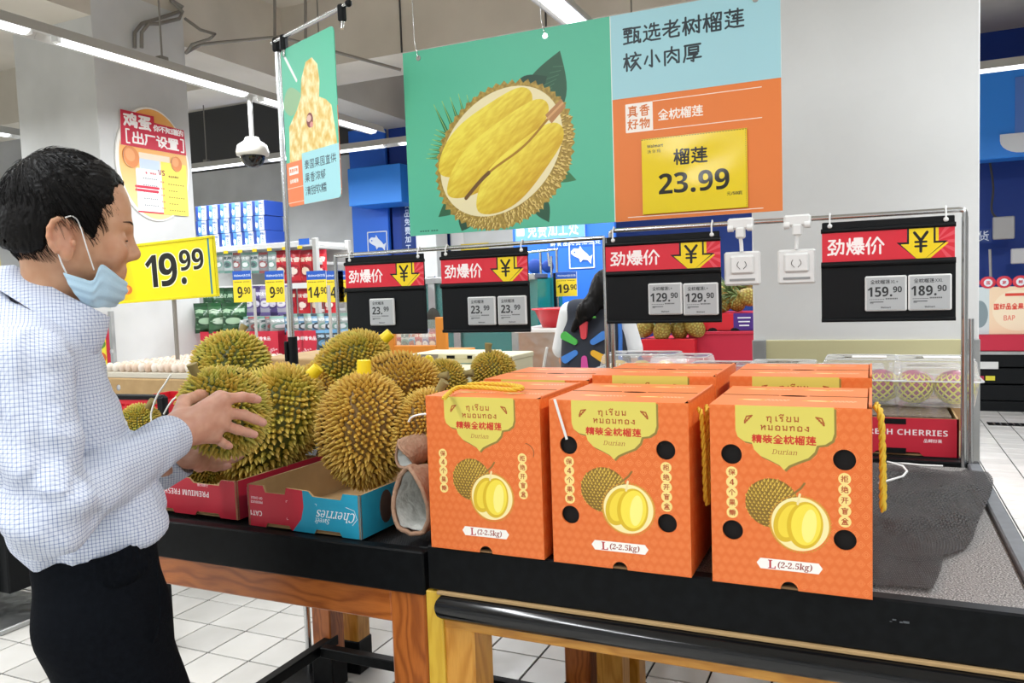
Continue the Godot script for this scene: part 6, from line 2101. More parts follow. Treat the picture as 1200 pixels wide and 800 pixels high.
	bp.han("鲜食品", 108, 14, 22, 3.0, Color("#2f4a80"))
	bp.rect(176, 8, 8, 8, Color("#c8402f"))
	var bm := mat(Color.WHITE, 0.5, 0.0, bp.tex())
	var navy_side := mat("#1b3a86", 0.5)
	var x1 := on_z(311, 260, zs).x
	var bh := (on_z(300, 233, zs).y - ty) / 3.0
	var bw := bh * 1.02
	for row in 3:
		for k in 6:
			var bx := thing("milk_carton", "blue and white carton in the stack on top of the shelf", "carton", Vector3(x1 - 0.1 - (k + 0.5) * bw - 0.01 * (row % 2), ty + row * bh + 0.001, zs - 0.1), "blue and white cartons on the shelf")
			part(bx, "body", mb().box(Vector3(0, bh * 0.5, -0.16), Vector3(bw * 0.98, bh * 0.985, 0.3), 0.004), navy_side)
			part(bx, "printed_front", flat_quad(mb(), bw * 0.96, bh * 0.96, 0.0), bm).position = Vector3(0, bh * 0.01, -0.008)
	# packets on the shelves
	var pk_s := packet_mesh(0.17, 0.26, 0.07)
	var pk_b := packet_mesh(0.17, 0.36, 0.08)
	var grey := [mat(Color.WHITE, 0.25, 0.0, packet_print(Color("#a9b3b2"), Color("#7fa59a"), Color("#e9eeee"), 1)), mat(Color.WHITE, 0.25, 0.0, packet_print(Color("#c3c9cb"), Color("#6e9a8f"), Color("#59686b"), 2)), mat(Color.WHITE, 0.25, 0.0, packet_print(Color("#8d8f92"), Color("#a05a5a"), Color("#dcdcdc"), 3))]
	var red := [mat(Color.WHITE, 0.3, 0.0, packet_print(Color("#c3202e"), Color("#8f1420"), Color("#f1dcc0"), 4)), mat(Color.WHITE, 0.3, 0.0, packet_print(Color("#cf2a34"), Color("#a3182a"), Color("#f4e6d8"), 5))]
	var green := [mat(Color.WHITE, 0.2, 0.0, packet_print(Color("#2f5a3a"), Color("#1d4228"), Color("#a7c8a8"), 6)), mat(Color.WHITE, 0.2, 0.0, packet_print(Color("#3b6a45"), Color("#24502f"), Color("#c9ddc9"), 7))]
	var violet := [mat(Color.WHITE, 0.3, 0.0, packet_print(Color("#5b4a86"), Color("#3c2f63"), Color("#e4e0ee"), 8)), mat(Color.WHITE, 0.3, 0.0, packet_print(Color("#b7b5c4"), Color("#7a6aa5"), Color("#f0eff4"), 9))]
	var blue := [mat(Color.WHITE, 0.3, 0.0, packet_print(Color("#b9d4e8"), Color("#4a8ec6"), Color("#c05a3a"), 10))]
	var row_at := func(px0: float, px1: float, n: int, py: float, zz: float) -> Array:
		var out := []
		for k in n:
			out.append(on_z(lerpf(px0, px1, k / maxf(1.0, n - 1)), py, zz))
		return out
	packets("snack_pouch", "grey and green snack pouch hanging on the dry goods shelf", "pouch", "pouches on the dry goods shelf", packet_mesh(0.12, 0.22, 0.05), grey, row_at.call(258, 320, 7, 320, zs - 0.10))
	packets("red_bag", "tall red packet standing on the dry goods shelf", "packet", "red packets on the shelf", pk_b, red, row_at.call(332, 376, 4, 334, zs - 0.12))
	packets("snack_pouch", "blue and white pouch on the middle shelf", "pouch", "pouches on the dry goods shelf", packet_mesh(0.15, 0.24, 0.06), blue, row_at.call(252, 270, 2, 371, zs - 0.10))
	packets("red_bag", "red packet low on the dry goods shelf behind the price tags", "packet", "red packets on the shelf", packet_mesh(0.15, 0.30, 0.08), red, row_at.call(342, 388, 4, 371, zs - 0.12))
	packets("violet_packet", "violet and silver packet behind the shelf price tags", "packet", "violet packets", packet_mesh(0.14, 0.26, 0.06), violet, row_at.call(284, 332, 6, 370, -5.4))
	var rk := thing("wire_rack", "low grey rack holding the violet packets and green bags", "rack", Vector3(on_z(288, 370, -5.4).x, 0, -5.42))
	var yr := on_z(300, 370, -5.4).y
	part(rk, "board", mb().box(Vector3(0, yr - 0.012, 0.02), Vector3(0.95, 0.02, 0.34), 0.003), M.grey_trim)
	for s in [-0.44, 0.44]:
		part(rk, "upright", mb().box(Vector3(s, (yr - 0.02) * 0.5, -0.1), Vector3(0.03, yr - 0.02, 0.03)), M.grey_trim)
	# bins in front
	var zb := -4.75
	var bt := thing("goods_table", "low table under the red display bins", "table", Vector3(on_z(318, 418, zb).x, 0, zb - 0.3))
	var ybin := on_z(300, 417, zb).y
	part(bt, "top", mb().box(Vector3(0, ybin - 0.02, 0), Vector3(1.35, 0.04, 0.7), 0.005), M.grey_trim)
	for s in [-0.62, 0.62]:
		for e in [-0.3, 0.3]:
			part(bt, "leg", mb().box(Vector3(s, (ybin - 0.04) * 0.5, e), Vector3(0.05, ybin - 0.04, 0.05)), M.grey_trim)
	var rp := Print.new(300, 200, Color("#d02a42"))
	for k in 40:
		rp.ell(Vector2(fmod(k * 47.0, 300.0), 140 + fmod(k * 31.0, 60.0)), 9, 6, Color("#eab4bb"), k)
	rp.ell(Vector2(90, 60), 16, 16, Color("#f6e4e6"))
	rp.han("鲜香食品", 112, 44, 30, 5.0, Color("#f6e4e6"))
	var rbm := mat(Color.WHITE, 0.5, 0.0, rp.tex())
	var bins := [[236, 282, "red display bin under the green bags"], [285, 327, "red display bin of silver packs"], [337, 381, "red display bin of blue and silver packs"]]
	for q in bins:
		var a := on_z(q[0], 417, zb)
		var c := on_z(q[1], 417, zb)
		var bin := thing("display_bin", q[2], "bin", Vector3((a.x + c.x) * 0.5, ybin, zb), "red display bins")
		var hb := on_z(300, 388, zb).y - ybin
		part(bin, "front", flat_quad(mb(), c.x - a.x, hb), rbm)
		var bw2 := c.x - a.x
		part(bin, "back_wall", mb().box(Vector3(0, hb * 0.5, -0.33), Vector3(bw2, hb, 0.006)), M.crimson)
		for sd in [-0.5, 0.5]:
			part(bin, "side_wall", mb().box(Vector3(sd * (bw2 - 0.006), hb * 0.5, -0.165), Vector3(0.006, hb, 0.32)), M.crimson)
		part(bin, "base", mb().box(Vector3(0, 0.004, -0.165), Vector3(bw2 - 0.014, 0.006, 0.32)), M.crimson)
		part(bin, "front_lining", mb().box(Vector3(0, hb * 0.5, -0.004), Vector3(bw2, hb * 0.99, 0.005)), M.crimson)
	packets("silver_pack", "silver striped pack heaped in the red display bin", "packet", "silver packs in the bin", packet_mesh(0.16, 0.13, 0.05), grey, row_at.call(291, 328, 7, 390, zb - 0.1), 1.2)
	packets("blue_pack", "blue and silver oval pack in the bin beside the price board", "packet", "blue packs in the bin", packet_mesh(0.15, 0.16, 0.06), [mat(Color.WHITE, 0.2, 0.0, packet_print(Color("#6f9fc4"), Color("#3c4650"), Color("#dfe9f0"), 11)), grey[0]], row_at.call(345, 400, 8, 392, zb - 0.1), 0.4)
	packets("blue_pack", "dark and blue pack lying low beside the price board", "packet", "blue packs in the bin", packet_mesh(0.16, 0.16, 0.06), [mat(Color.WHITE, 0.2, 0.0, packet_print(Color("#46525c"), Color("#6fa6cf"), Color("#bcd6ea"), 12))], row_at.call(384, 412, 4, 412, zb + 0.05), 0.9)
	packets("green_bag", "dark green bag beside the yellow price board", "packet", "green bags", packet_mesh(0.20, 0.24, 0.12), green, row_at.call(244, 276, 3, 390, zb - 0.05), 0.6)
	packets("green_bag", "green bag hanging above the others by the pillar", "packet", "green bags", packet_mesh(0.13, 0.26, 0.06), green, row_at.call(246, 270, 3, 372, -5.3))
	# shelf price tags on posts
	var tags := [[285, "9", "90", "9.90 price tag on the post beside the large price board"], [323, "9", "90", "9.90 price tag beside the chrome stand"], [372, "14", "90", "14.90 price tag on its post"], [392, "14", "90", "price tag half hidden behind its neighbour"], [406, "9", "90", "price tag half hidden behind the black price board"]]
	for q in tags:
		var zt := -4.6 if q[0] < 390 else -4.9
		var c := on_z(q[0], 354, zt)
		var t := thing("shelf_price_tag", "yellow and blue " + String(q[3]), "price tag", Vector3(c.x, 0, zt), "yellow and blue price tags on posts")
		var hh := on_z(q[0], 317, zt).y - c.y
		var ww := hh * 0.76
		part(t, "backing", mb().box(Vector3(0, c.y + hh * 0.5, -0.004), Vector3(ww, hh, 0.006), 0.001), M.plastic_white)
		part(t, "tag", flat_quad(mb(), ww, hh), mat(Color.WHITE, 0.4, 0.0, tag_print(q[1], q[2]))).position = Vector3(0, c.y, 0)
		part(t, "post", mb().box(Vector3(ww * 0.5 + 0.01, 0.72, -0.012), Vector3(0.02, 1.44 - 0.02, 0.01)), M.fixture)
	# orange wooden case with a glass front
	var zc := -4.3
	var ca := on_z(452, 430, zc)
	var cb := on_z(523, 420, zc - 0.0)
	var oc := thing("display_case", "orange wooden display case with a glass front", "display case", Vector3((ca.x + cb.x) * 0.5, 0, zc))
	var cw := cb.x - ca.x
	var ct := on_z(490, 372, zc).y
	var om := mat("#d9872a", 0.45)
	var cbt := on_z(490, 413, zc).y
	part(oc, "base", mb().box(Vector3(0, cbt * 0.5, -0.2), Vector3(cw, cbt, 0.4), 0.005), om)
	for s in [-0.5, 0.5]:
		part(oc, "stile", mb().box(Vector3(s * (cw - 0.07), (ct + cbt) * 0.5, -0.02), Vector3(0.07, ct - cbt, 0.04), 0.004), om)
	part(oc, "rail", mb().box(Vector3(0, cbt + 0.02, -0.018), Vector3(cw - 0.14, 0.05, 0.038), 0.004), om)
	part(oc, "glass_pane", mb().box(Vector3(0, (ct + cbt) * 0.5, -0.02), Vector3(cw - 0.14, ct - cbt - 0.03, 0.004)), M.glass)
	packets("noodle_packet", "small bright packet inside the orange display case", "packet", "packets in the orange case", packet_mesh(0.07, 0.16, 0.03), [red[0], grey[1], blue[0], red[1], violet[1]], row_at.call(468, 516, 7, 414, zc - 0.14))
	part(thing("banana_poster", "dark oval sign with a yellow crescent above the orange case", "sign", on_z(508, 378, zc - 0.3)), "sign", mb().ball(Vector3.ZERO, Vector3(0.06, 0.1, 0.01), 14, 8), mat("#2b2b26", 0.5))
	# things at the left edge behind the man
	var le := thing("shelf_unit", "white shelf edge with dark packets behind the man's head", "shelf", Vector3(-4.95, 0, -3.0))
	for k in 2:
		part(le, "shelf_board", mb().box(Vector3(-0.25, 1.28 + k * 0.24, 0), Vector3(0.9, 0.03, 0.35), 0.004), M.plastic_white)
	part(le, "upright", mb().box(Vector3(-0.7, 0.8, 0), Vector3(0.05, 1.6, 0.3), 0.004), M.fixture)
	packets("dark_packet", "dark blue packet on the shelf edge behind the man's head", "packet", "packets behind the man", packet_mesh(0.12, 0.16, 0.05), [mat(Color.WHITE, 0.3, 0.0, packet_print(Color("#22304f"), Color("#5a4a66"), Color("#cfd6e4"), 13))], [Vector3(-4.70, 1.295, -3.0), Vector3(-4.86, 1.295, -3.0), Vector3(-5.02, 1.295, -3.0)])
	packets("green_bag", "yellow green packet on the top board behind the man's head", "packet", "packets behind the man", packet_mesh(0.12, 0.13, 0.05), [mat(Color.WHITE, 0.3, 0.0, packet_print(Color("#c8c45a"), Color("#7a9a3a"), Color("#f0edd0"), 14))], [Vector3(-4.66, 1.535, -3.0), Vector3(-4.82, 1.535, -3.0)])
	var bs := thing("black_stand", "black panelled stand on a steel post behind the man's hip", "stand", Vector3(-3.7, 0, -2.3))
	part(bs, "panel", mb().box(Vector3(0, 0.40, 0), Vector3(0.6, 0.56, 0.3), 0.006), M.black_plastic)
	part(bs, "post", mb().tube([Vector3(0.22, 0.02, 0.17), Vector3(0.22, 0.70, 0.17)], 0.018, 10), M.steel)
	part(bs, "foot_plate", mb().box(Vector3(0.1, 0.012, 0.1), Vector3(0.62, 0.024, 0.34), 0.004), M.steel)

# ---------------------------------------------------------------- background, fish counter and chiller
func fish_icon(parent: Node3D, c: Vector3, s: float) -> void:
	var wm: Material = M.sign_white
	var m := mb()
	for k in 4:
		var a: Vector2 = [Vector2(-1, -1), Vector2(1, -1), Vector2(1, 1), Vector2(-1, 1)][k]
		var b: Vector2 = [Vector2(1, -1), Vector2(1, 1), Vector2(-1, 1), Vector2(-1, -1)][k]
		m.tube([c + Vector3(a.x, a.y, 0) * s, c + Vector3(b.x, b.y, 0) * s], s * 0.055, 6)
	part(parent, "icon_frame", m, wm)
	var f := PackedVector2Array()
	for q in [[-0.85, 0.35], [-0.6, 0.55], [-0.2, 0.5], [-0.1, 0.72], [0.1, 0.4], [0.45, 0.1], [0.65, -0.15], [0.9, 0.0], [0.8, -0.35], [0.75, -0.7], [0.5, -0.4], [0.1, -0.35], [-0.1, -0.55], [-0.2, -0.25], [-0.6, -0.05], [-0.85, 0.15]]:
		f.append(Vector2(q[0], q[1]) * s)
	part(parent, "fish", mb().at(c.x, c.y, c.z).ext(f, 0.006, Rect2(0, 0, 1, 1), 0.006), wm)
	part(parent, "fish_eye", mb().ball(c + Vector3(-0.55 * s, 0.25 * s, 0.008), Vector3(s * 0.07, s * 0.07, 0.004), 8, 6), M.blue)
func right_background() -> void:
	M.sign_white = mat("#e9edf2", 0.5)
	# blue fish counter panels
	var z := -8.4
	var e0 := on_z(416, 300, z)
	var e1 := on_z(458, 300, z)
	var top := on_z(440, 150, z).y
	var pa := thing("blue_partition", "tall bright blue panel with a white fish sign", "partition", Vector3((e0.x + e1.x) * 0.5, 0, z))
	part(pa, "panel", mb().box(Vector3(0, top * 0.5, 0), Vector3(e1.x - e0.x, top, 0.05), 0.004), M.blue)
	fish_icon(pa, on_z(444, 285, z) - pa.position + Vector3(0, 0, 0.03), 0.14)
	var pd := thing("blue_partition", "dark blue panel lettered down its side behind the banner", "partition", Vector3(on_z(478, 300, z).x, 0, z - 0.05))
	part(pd, "panel", mb().box(Vector3(0, top * 0.5, 0), Vector3(on_z(494, 300, z).x - e1.x, top, 0.05), 0.004), M.navy)
	var fas := thing("sign_fascia", "glossy bright blue fascia box above the fish sign", "fascia", on_z(452, 240, z + 0.25))
	var fw := on_z(484, 240, z + 0.25).x - on_z(423, 240, z + 0.25).x
	part(fas, "fascia", mb().box(Vector3(0, 0.21, 0), Vector3(fw, 0.44, 0.46), 0.006), M.lit_blue)
	var vt := Print.new(64, 256, Color("#123a86"))
	vt.han("鲜食品免费加工", 18, 8, 28, 4.0, Color("#dfe8f6"), 1.2, 1.0, 0.0, true)
	var vtm := mat(Color.WHITE, 0.5, 0.0, vt.tex())
	part(pd, "lettering", flat_quad(mb(), 0.18, 0.8, 0.03), vtm).position = Vector3(0.0, on_z(480, 300, z).y, 0)
	# counter wall further right
	var z2 := -7.4
	var f0 := on_z(603, 300, z2)
	var f1 := on_z(722, 300, z2)
	var pb := thing("blue_partition", "royal blue counter wall with a white fish sign", "partition", Vector3((f0.x + f1.x) * 0.5, 0, z2))
	var bt := on_z(660, 262, z2).y
	part(pb, "panel", mb().box(Vector3(0, bt * 0.5, 0), Vector3(f1.x - f0.x, bt, 0.06), 0.004), M.blue)
	fish_icon(pb, on_z(683, 299, z2) - pb.position + Vector3(0, 0, 0.035), 0.125)
	var st := Print.new(512, 96, Color("#6fa9e6"))
	st.rrect(10, 20, 60, 50, 8, Color("#eef4fb"))
	st.han("免费加工处", 96, 14, 66, 7.5, Color("#eef4fb"), 1.15)
	var sp := thing("lettered_strip", "pale blue strip lettered in white under the big banner", "sign", on_z(644, 280, z2 + 0.06))
	part(sp, "strip", mb().box(Vector3(0, 0.09, -0.006), Vector3(on_z(683, 280, z2).x - f0.x, 0.20, 0.012)), M.plastic_white)
	part(sp, "lettering", flat_quad(mb(), on_z(683, 280, z2).x - f0.x, 0.20, 0.002), mat(Color.WHITE, 0.5, 0.0, st.tex())).position.y = -0.01
	var ln := Print.new(512, 64, Color("#1f62c4"))
	ln.han("鲜食品免费加工处", 20, 12, 42, 4.5, Color("#e6eefa"), 1.3)
	part(pb, "lettering", flat_quad(mb(), 0.62, 0.075, 0.034), mat(Color.WHITE, 0.5, 0.0, ln.tex())).position = on_z(690, 288, z2) - pb.position + Vector3(-0.1, -0.0, 0)
	# steel frame, tank and tag before it
	var z3 := -6.6
	var fr := thing("steel_frame", "thin steel tube frame in front of the royal blue wall", "frame")
	for q in [[[618, 296], [654, 292]], [[633, 296], [637, 400]], [[642, 296], [644, 312]], [[652, 293], [655, 400]], [[646, 300], [647, 360]]]:
		part(fr, "tube", mb().tube([on_z(q[0][0], q[0][1], z3), on_z(q[1][0], q[1][1], z3)], 0.012, 8), M.chrome)
	for q in [[627, 312, 0.07], [642, 312, 0.06]]:
		part(fr, "suction_disc", mb().ball(on_z(q[0], q[1], z3 - 0.1), Vector3(q[2], q[2], 0.02), 14, 8), M.navy)
	var yt := thing("shelf_price_tag", "yellow and blue 19.90 price tag on the fish counter", "price tag", on_z(664, 347, z3 + 0.1))
	part(yt, "tag", flat_quad(mb(), 0.19, 0.21, 0.0), mat(Color.WHITE, 0.4, 0.0, tag_print("19", "90")))
	part(yt, "post", mb().box(Vector3(-0.11, 0.105 - yt.position.y * 0.5, -0.01), Vector3(0.02, yt.position.y + 0.2, 0.02)), M.black_plastic)
	part(yt, "backing", mb().box(Vector3(0, 0.105, -0.006), Vector3(0.192, 0.212, 0.008)), M.plastic_white)
	var tk := thing("fish_tank", "small glass tank of fish beside the steel frame", "tank", on_z(627, 362, z3 + 0.1))
	part(tk, "glass", mb().box(Vector3(0, 0.13, 0), Vector3(0.22, 0.27, 0.2), 0.004), M.glass)
	part(tk, "water", mb().box(Vector3(0, 0.11, 0), Vector3(0.20, 0.2, 0.18), 0.004), mat("#6d8f84", 0.2))
	part(tk, "fish", mb().ball(Vector3(-0.01, 0.06, 0.1), Vector3(0.06, 0.03, 0.01), 10, 6), mat("#3a4642", 0.4))
	# teal tanks with steel posts
	var z4 := -6.2
	var tt := thing("fish_tank", "row of teal glass fish tanks with steel posts", "tank", Vector3(on_z(560, 420, z4).x, 0, z4))
	var tw := on_z(632, 400, z4).x - on_z(492, 400, z4).x
	var tyt := on_z(560, 328, z4).y
	var teal := mat("#15706e", 0.3)
	part(tt, "tank_base", mb().box(Vector3(0, 0.3, -0.3), Vector3(tw, 0.6, 0.6), 0.005), M.steel)
	part(tt, "water", mb().box(Vector3(0, (tyt + 0.6) * 0.5, -0.3), Vector3(tw, tyt - 0.6, 0.58)), teal)
	var pane := mat(Color(0.5, 0.75, 0.72, 0.1), 0.2)
	pane.transparency = BaseMaterial3D.TRANSPARENCY_ALPHA
	part(tt, "glass_front", mb().box(Vector3(0, (tyt + 0.6) * 0.5, 0.004), Vector3(tw, tyt - 0.6, 0.008)), pane)
	for x in [510.0, 538.0, 606.0]:
		part(tt, "post", mb().box(on_z(x, 400, z4) * Vector3(1, 0, 0) - Vector3(tt.position.x, -(tyt + 0.05) * 0.5, -0.02), Vector3(0.07, tyt + 0.05, 0.03), 0.003), M.steel)
	part(tt, "cap_rail", mb().box(Vector3(0, tyt + 0.01, -0.1), Vector3(tw, 0.05, 0.3), 0.004), M.steel)
	var col := thing("grey_column", "plain grey column behind the price boards", "column", Vector3(on_z(508, 330, -7.9).x, 0, -7.9))
	part(col, "shaft", mb().box(Vector3(0, 1.7, 0), Vector3(0.26, 3.4, 0.26), 0.005), M.grey_wall)
	var wp := thing("wall_notice", "yellow and blue notices on the pale wall above the fish tanks", "notice", on_z(565, 312, -8.3))
	part(wp, "backing", mb().box(Vector3(0, 0.1, -0.05), Vector3(0.85, 2.6, 0.02)), M.grey_wall)
	part(wp, "white_sheet", mb().box(Vector3(-0.32, 0.26, -0.03), Vector3(0.16, 0.3, 0.01)), M.paper)
	part(wp, "yellow_sheet", mb().box(Vector3(-0.1, 0.14, -0.025), Vector3(0.36, 0.26, 0.01)), mat("#e3c433", 0.5))
	part(wp, "blue_sheet", mb().box(Vector3(0.2, 0.12, -0.03), Vector3(0.4, 0.16, 0.01)), mat("#2a3f9c", 0.5))
	# sink counter with a red basin
	var z5 := -5.2
	var sk := thing("sink_counter", "stainless steel sink counter beside the clerk", "counter", Vector3(on_z(655, 420, z5).x, 0, z5))
	var yk := on_z(640, 387, z5).y
	part(sk, "counter", mb().box(Vector3(0, yk * 0.5, -0.25), Vector3(0.62, yk - 0.02, 0.5), 0.006), M.steel)
	part(sk, "top", mb().box(Vector3(0, yk, -0.25), Vector3(0.66, 0.03, 0.54), 0.006), M.plastic_white)
	var bn := thing("red_basin", "round red plastic basin on the sink counter", "basin", Vector3(on_z(648, 387, z5).x, yk + 0.016, z5 - 0.2))
	part(bn, "bowl", mb().lathe([Vector2(0.0, 0.0), Vector2(0.15, 0.0), Vector2(0.20, 0.12), Vector2(0.225, 0.125), Vector2(0.225, 0.135), Vector2(0.195, 0.13), Vector2(0.14, 0.015), Vector2(0.0, 0.012)], 28), M.red_plastic)
	part(thing("white_stick", "white plastic stick leaning beside the clerk", "stick"), "stick", mb().tube([on_z(637, 426, -3.05) * Vector3(1, 0, 1) + Vector3(-0.03, 0.897, 0), on_z(641, 407, -3.05)], 0.006, 6), M.cord_white)
	# pineapples in red cartons
	var z6 := -5.1
	var pm := bump(tri_map(mat(Color.WHITE, 0.6, 0.0, pine_tex()), 9.0), 64, 0.1, 61, 1.0)
	var lm := mat("#7d8f55", 0.6)
	var body := mb().ball(Vector3.ZERO, Vector3(0.058, 0.080, 0.058), 16, 12).mesh()
	var leaves := mb()
	for k in 22:
		var a := k * 2.4
		var up := 0.35 + 0.65 * k / 22.0
		var d := Vector3(cos(a) * (1.1 - up), up, sin(a) * (1.1 - up)).normalized()
		leaves.tube([Vector3(0, 0.075, 0), Vector3(0, 0.075, 0) + d * 0.06 + Vector3(0, 0.01, 0), Vector3(0, 0.07, 0) + d * 0.12], [0.011, 0.009, 0.001], 4, false, 0.35)
	var leaf := leaves.mesh()
	var pc := [["red fruit carton under the pineapples beside the pillar", 842, 392, 0.34, 0.15], ["small red carton of pineapples behind the clear trays", 782, 420, 0.30, 0.14]]
	var cm: Material = M.red_plastic
	var floor_y := on_z(845, 412, z6).y
	var cbn := thing("crimson_bin", "crimson display bin under the red pineapple carton", "bin", Vector3(on_z(846, 400, z6).x, 0, z6 - 0.2))
	var ycb := on_z(846, 388, z6).y
	part(cbn, "bin", mb().box(Vector3(0, ycb * 0.5, 0), Vector3(0.42, ycb, 0.4), 0.01), M.crimson)
	part(cbn, "rim", mb().box(Vector3(0, ycb - 0.01, 0), Vector3(0.44, 0.02, 0.42), 0.004), M.crimson)
	var rc := thing("pineapple_carton", pc[0][0], "carton", Vector3(cbn.position.x, ycb + 0.002, z6 - 0.2), "red pineapple cartons")
	part(rc, "body", mb().box(Vector3(0, 0.055, 0), Vector3(0.40, 0.11, 0.36), 0.004), M.red_plastic)
	part(rc, "violet_panel", mb().box(Vector3(0.135, 0.055, 0.181), Vector3(0.13, 0.108, 0.003)), mat("#47247e", 0.5))
	for k in 3:
		part(rc, "print_line", mb().box(Vector3(0.135, 0.08 - k * 0.024, 0.1835), Vector3(0.08 - 0.01 * k, 0.008, 0.001)), M.sign_white)
	part(rc, "label", mb().box(Vector3(-0.15, 0.05, 0.182), Vector3(0.035, 0.04, 0.002)), M.paper)
	for s in [-0.06, 0.08]:
		part(rc, "notch", mb().ball(Vector3(s, 0.0, 0.181), Vector3(0.03, 0.02, 0.003), 10, 6), M.black_plastic)
	var low := on_z(790, 424, z6 + 0.1)
	var rc2 := thing("pineapple_carton", pc[1][0], "carton", Vector3(on_z(786, 410, z6).x, 0, z6), "red pineapple cartons")
	var y2 := on_z(786, 396, z6).y
	part(rc2, "stand", mb().box(Vector3(0, (y2 - 0.12) * 0.5, -0.1), Vector3(0.33, y2 - 0.12, 0.36), 0.004), M.crimson)
	part(rc2, "body", mb().box(Vector3(0, y2 - 0.06, -0.1), Vector3(0.34, 0.12, 0.38), 0.004), M.red_plastic)
	var spots := [[756, 384, 0.02, "over the small red carton"], [776, 387, 0.05, "over the small red carton"], [796, 385, 0.0, "over the small red carton"], [814, 383, 0.02, "over the small red carton"], [843, 356, -0.1, "in the red carton beside the pillar"], [862, 352, -0.12, "in the red carton beside the pillar"], [878, 348, -0.12, "in the red carton beside the pillar"], [826, 362, -0.1, "in the red carton beside the pillar"], [852, 340, -0.3, "in the red carton beside the pillar"], [872, 332, -0.3, "in the red carton beside the pillar"]]
	for q in spots:
		var c := on_z(q[0], q[1], z6 + q[2])
		var t := thing("pineapple", "whole pineapple lying " + String(q[3]), "pineapple", c, "pineapples")
		var a: float = fmod(q[0] * 1.37, 3.0) - 1.5
		var pb2 := part(t, "fruit", body, pm)
		pb2.basis = Basis(Vector3.BACK, a) * Basis(Vector3.RIGHT, 0.5)
		part(t, "crown", leaf, lm).basis = pb2.basis
	# right edge: blue fascia, wall fittings and the chiller
	var zr := -9.3
	var g0 := on_z(1120, 190, zr)
	var fs := thing("sign_fascia", "bright blue fascia with a pale rounded sign beside the pillar", "fascia", Vector3(on_z(1230, 190, zr).x, g0.y, zr))
	var gw := 2.4
	for s in [-0.9, 0.9]:
		part(fs, "bracket", mb().box(Vector3(s, 0.44, -0.7), Vector3(0.06, 0.06, 0.85)), M.dark_grey)
	part(fs, "fascia", mb().box(Vector3(0, 0.44, -0.15), Vector3(gw, 0.88, 0.3), 0.01), M.lit_blue)
	part(fs, "lighter_panel", mb().box(Vector3(0.02, 0.42, 0.004), Vector3(0.62, 0.70, 0.012)), mat("#5b86d8", 0.4))
	var cap := PackedVector2Array()
	for k in 13:
		cap.append(Vector2(cos(PI + PI * k / 12) * 0.19, sin(PI + PI * k / 12) * 0.13))
	cap.append_array([Vector2(0.19, 0.06), Vector2(-0.19, 0.06)])
	part(fs, "white_shape", mb().at(on_z(1198, 168, zr).x - fs.position.x, 0.17, 0).ext(cap, 0.01, Rect2(0, 0, 1, 1), 0.018), M.sign_white)
	var wf := thing("switch_box", "grey switch boxes and cable on the dark blue wall", "switch box", on_z(1175, 300, -9.9))
	part(wf, "box", mb().box(on_z(1176, 267, -9.9) - wf.position, Vector3(0.2, 0.24, 0.06), 0.01), M.fixture)
	part(wf, "box", mb().box(on_z(1193, 300, -9.9) - wf.position, Vector3(0.13, 0.16, 0.06), 0.01), M.plastic_white)
	var cable := []
	for q in [[1160, 190], [1164, 220], [1162, 245], [1168, 255], [1178, 258]]:
		cable.append(on_z(q[0], q[1], -9.9) - wf.position)
	part(wf, "cable", mb().tube(smooth_path(cable, 4), 0.012, 6), M.dark_grey)
	part(wf, "rod", mb().tube([on_z(1160, 292, -9.8) - wf.position, on_z(1161, 325, -9.8) - wf.position], 0.015, 6), M.fixture)
	var hz := Print.new(64, 64, Color("#123a86"))
	hz.han("货", 8, 8, 48, 4.5, Color("#dfe7f4"))
	part(wf, "lettering", flat_quad(mb(), 0.14, 0.14), mat(Color.WHITE, 0.5, 0.0, hz.tex())).position = on_z(1153, 284, -9.88) - wf.position
	var zk := -9.0
	var ch := thing("chiller_case", "long black chiller case with a red board beyond the pillar", "chiller", Vector3(on_z(1230, 400, zk).x, 0, zk))
	var y_red := on_z(1170, 392, zk).y
	var y_dark := on_z(1170, 411, zk).y
	part(ch, "plinth", mb().box(Vector3(0, 0.05, -0.4), Vector3(2.6, 0.1, 0.8), 0.005), M.black_plastic)
	for k in 3:
		var yy0: float = lerpf(0.1, y_dark, k / 3.0)
		part(ch, "front_panel", mb().box(Vector3(0, yy0 + (y_dark - 0.1) / 6.0, -0.4), Vector3(2.6, (y_dark - 0.1) / 3.0 - 0.012, 0.8), 0.006), M.black_plastic)
	part(ch, "red_strip", mb().box(Vector3(0, (y_red + y_dark) * 0.5, -0.38), Vector3(2.6, y_red - y_dark, 0.84), 0.01), M.crimson)
	part(ch, "steel_edge", mb().box(Vector3(0, y_dark - 0.02, 0.01), Vector3(2.6, 0.03, 0.02)), M.steel)
	var rb := Print.new(300, 140, Color("#f2d5b2"))
	rb.rect(0, 0, 70, 140, Color("#cfdadb"))
	rb.ell(Vector2(40, 80), 26, 40, Color("#7f9196"))
	rb.ell(Vector2(160, 70), 80, 60, Color("#f6e3c4"))
	rb.han("国好品金果家鲜", 84, 50, 17, 2.6, Color("#d8402f"), 1.12)
	rb.latin("BAP", 116, 100, 15, Color("#d8402f"), "regular")
	rb.rect(120, 20, 60, 8, Color("#d8402f"))
	var rbd := thing("promotion_board", "peach and red promotion board standing on the chiller", "sign", Vector3(on_z(1190, 380, zk).x, y_red + 0.002, zk - 0.05))
	var bhh := on_z(1180, 336, zk).y - y_red
	part(rbd, "board", mb().box(Vector3(0, bhh * 0.5, -0.006), Vector3(0.80, bhh, 0.01)), M.plastic_white)
	part(rbd, "print", flat_quad(mb(), 0.80, bhh, 0.001), mat(Color.WHITE, 0.5, 0.0, rb.tex()))
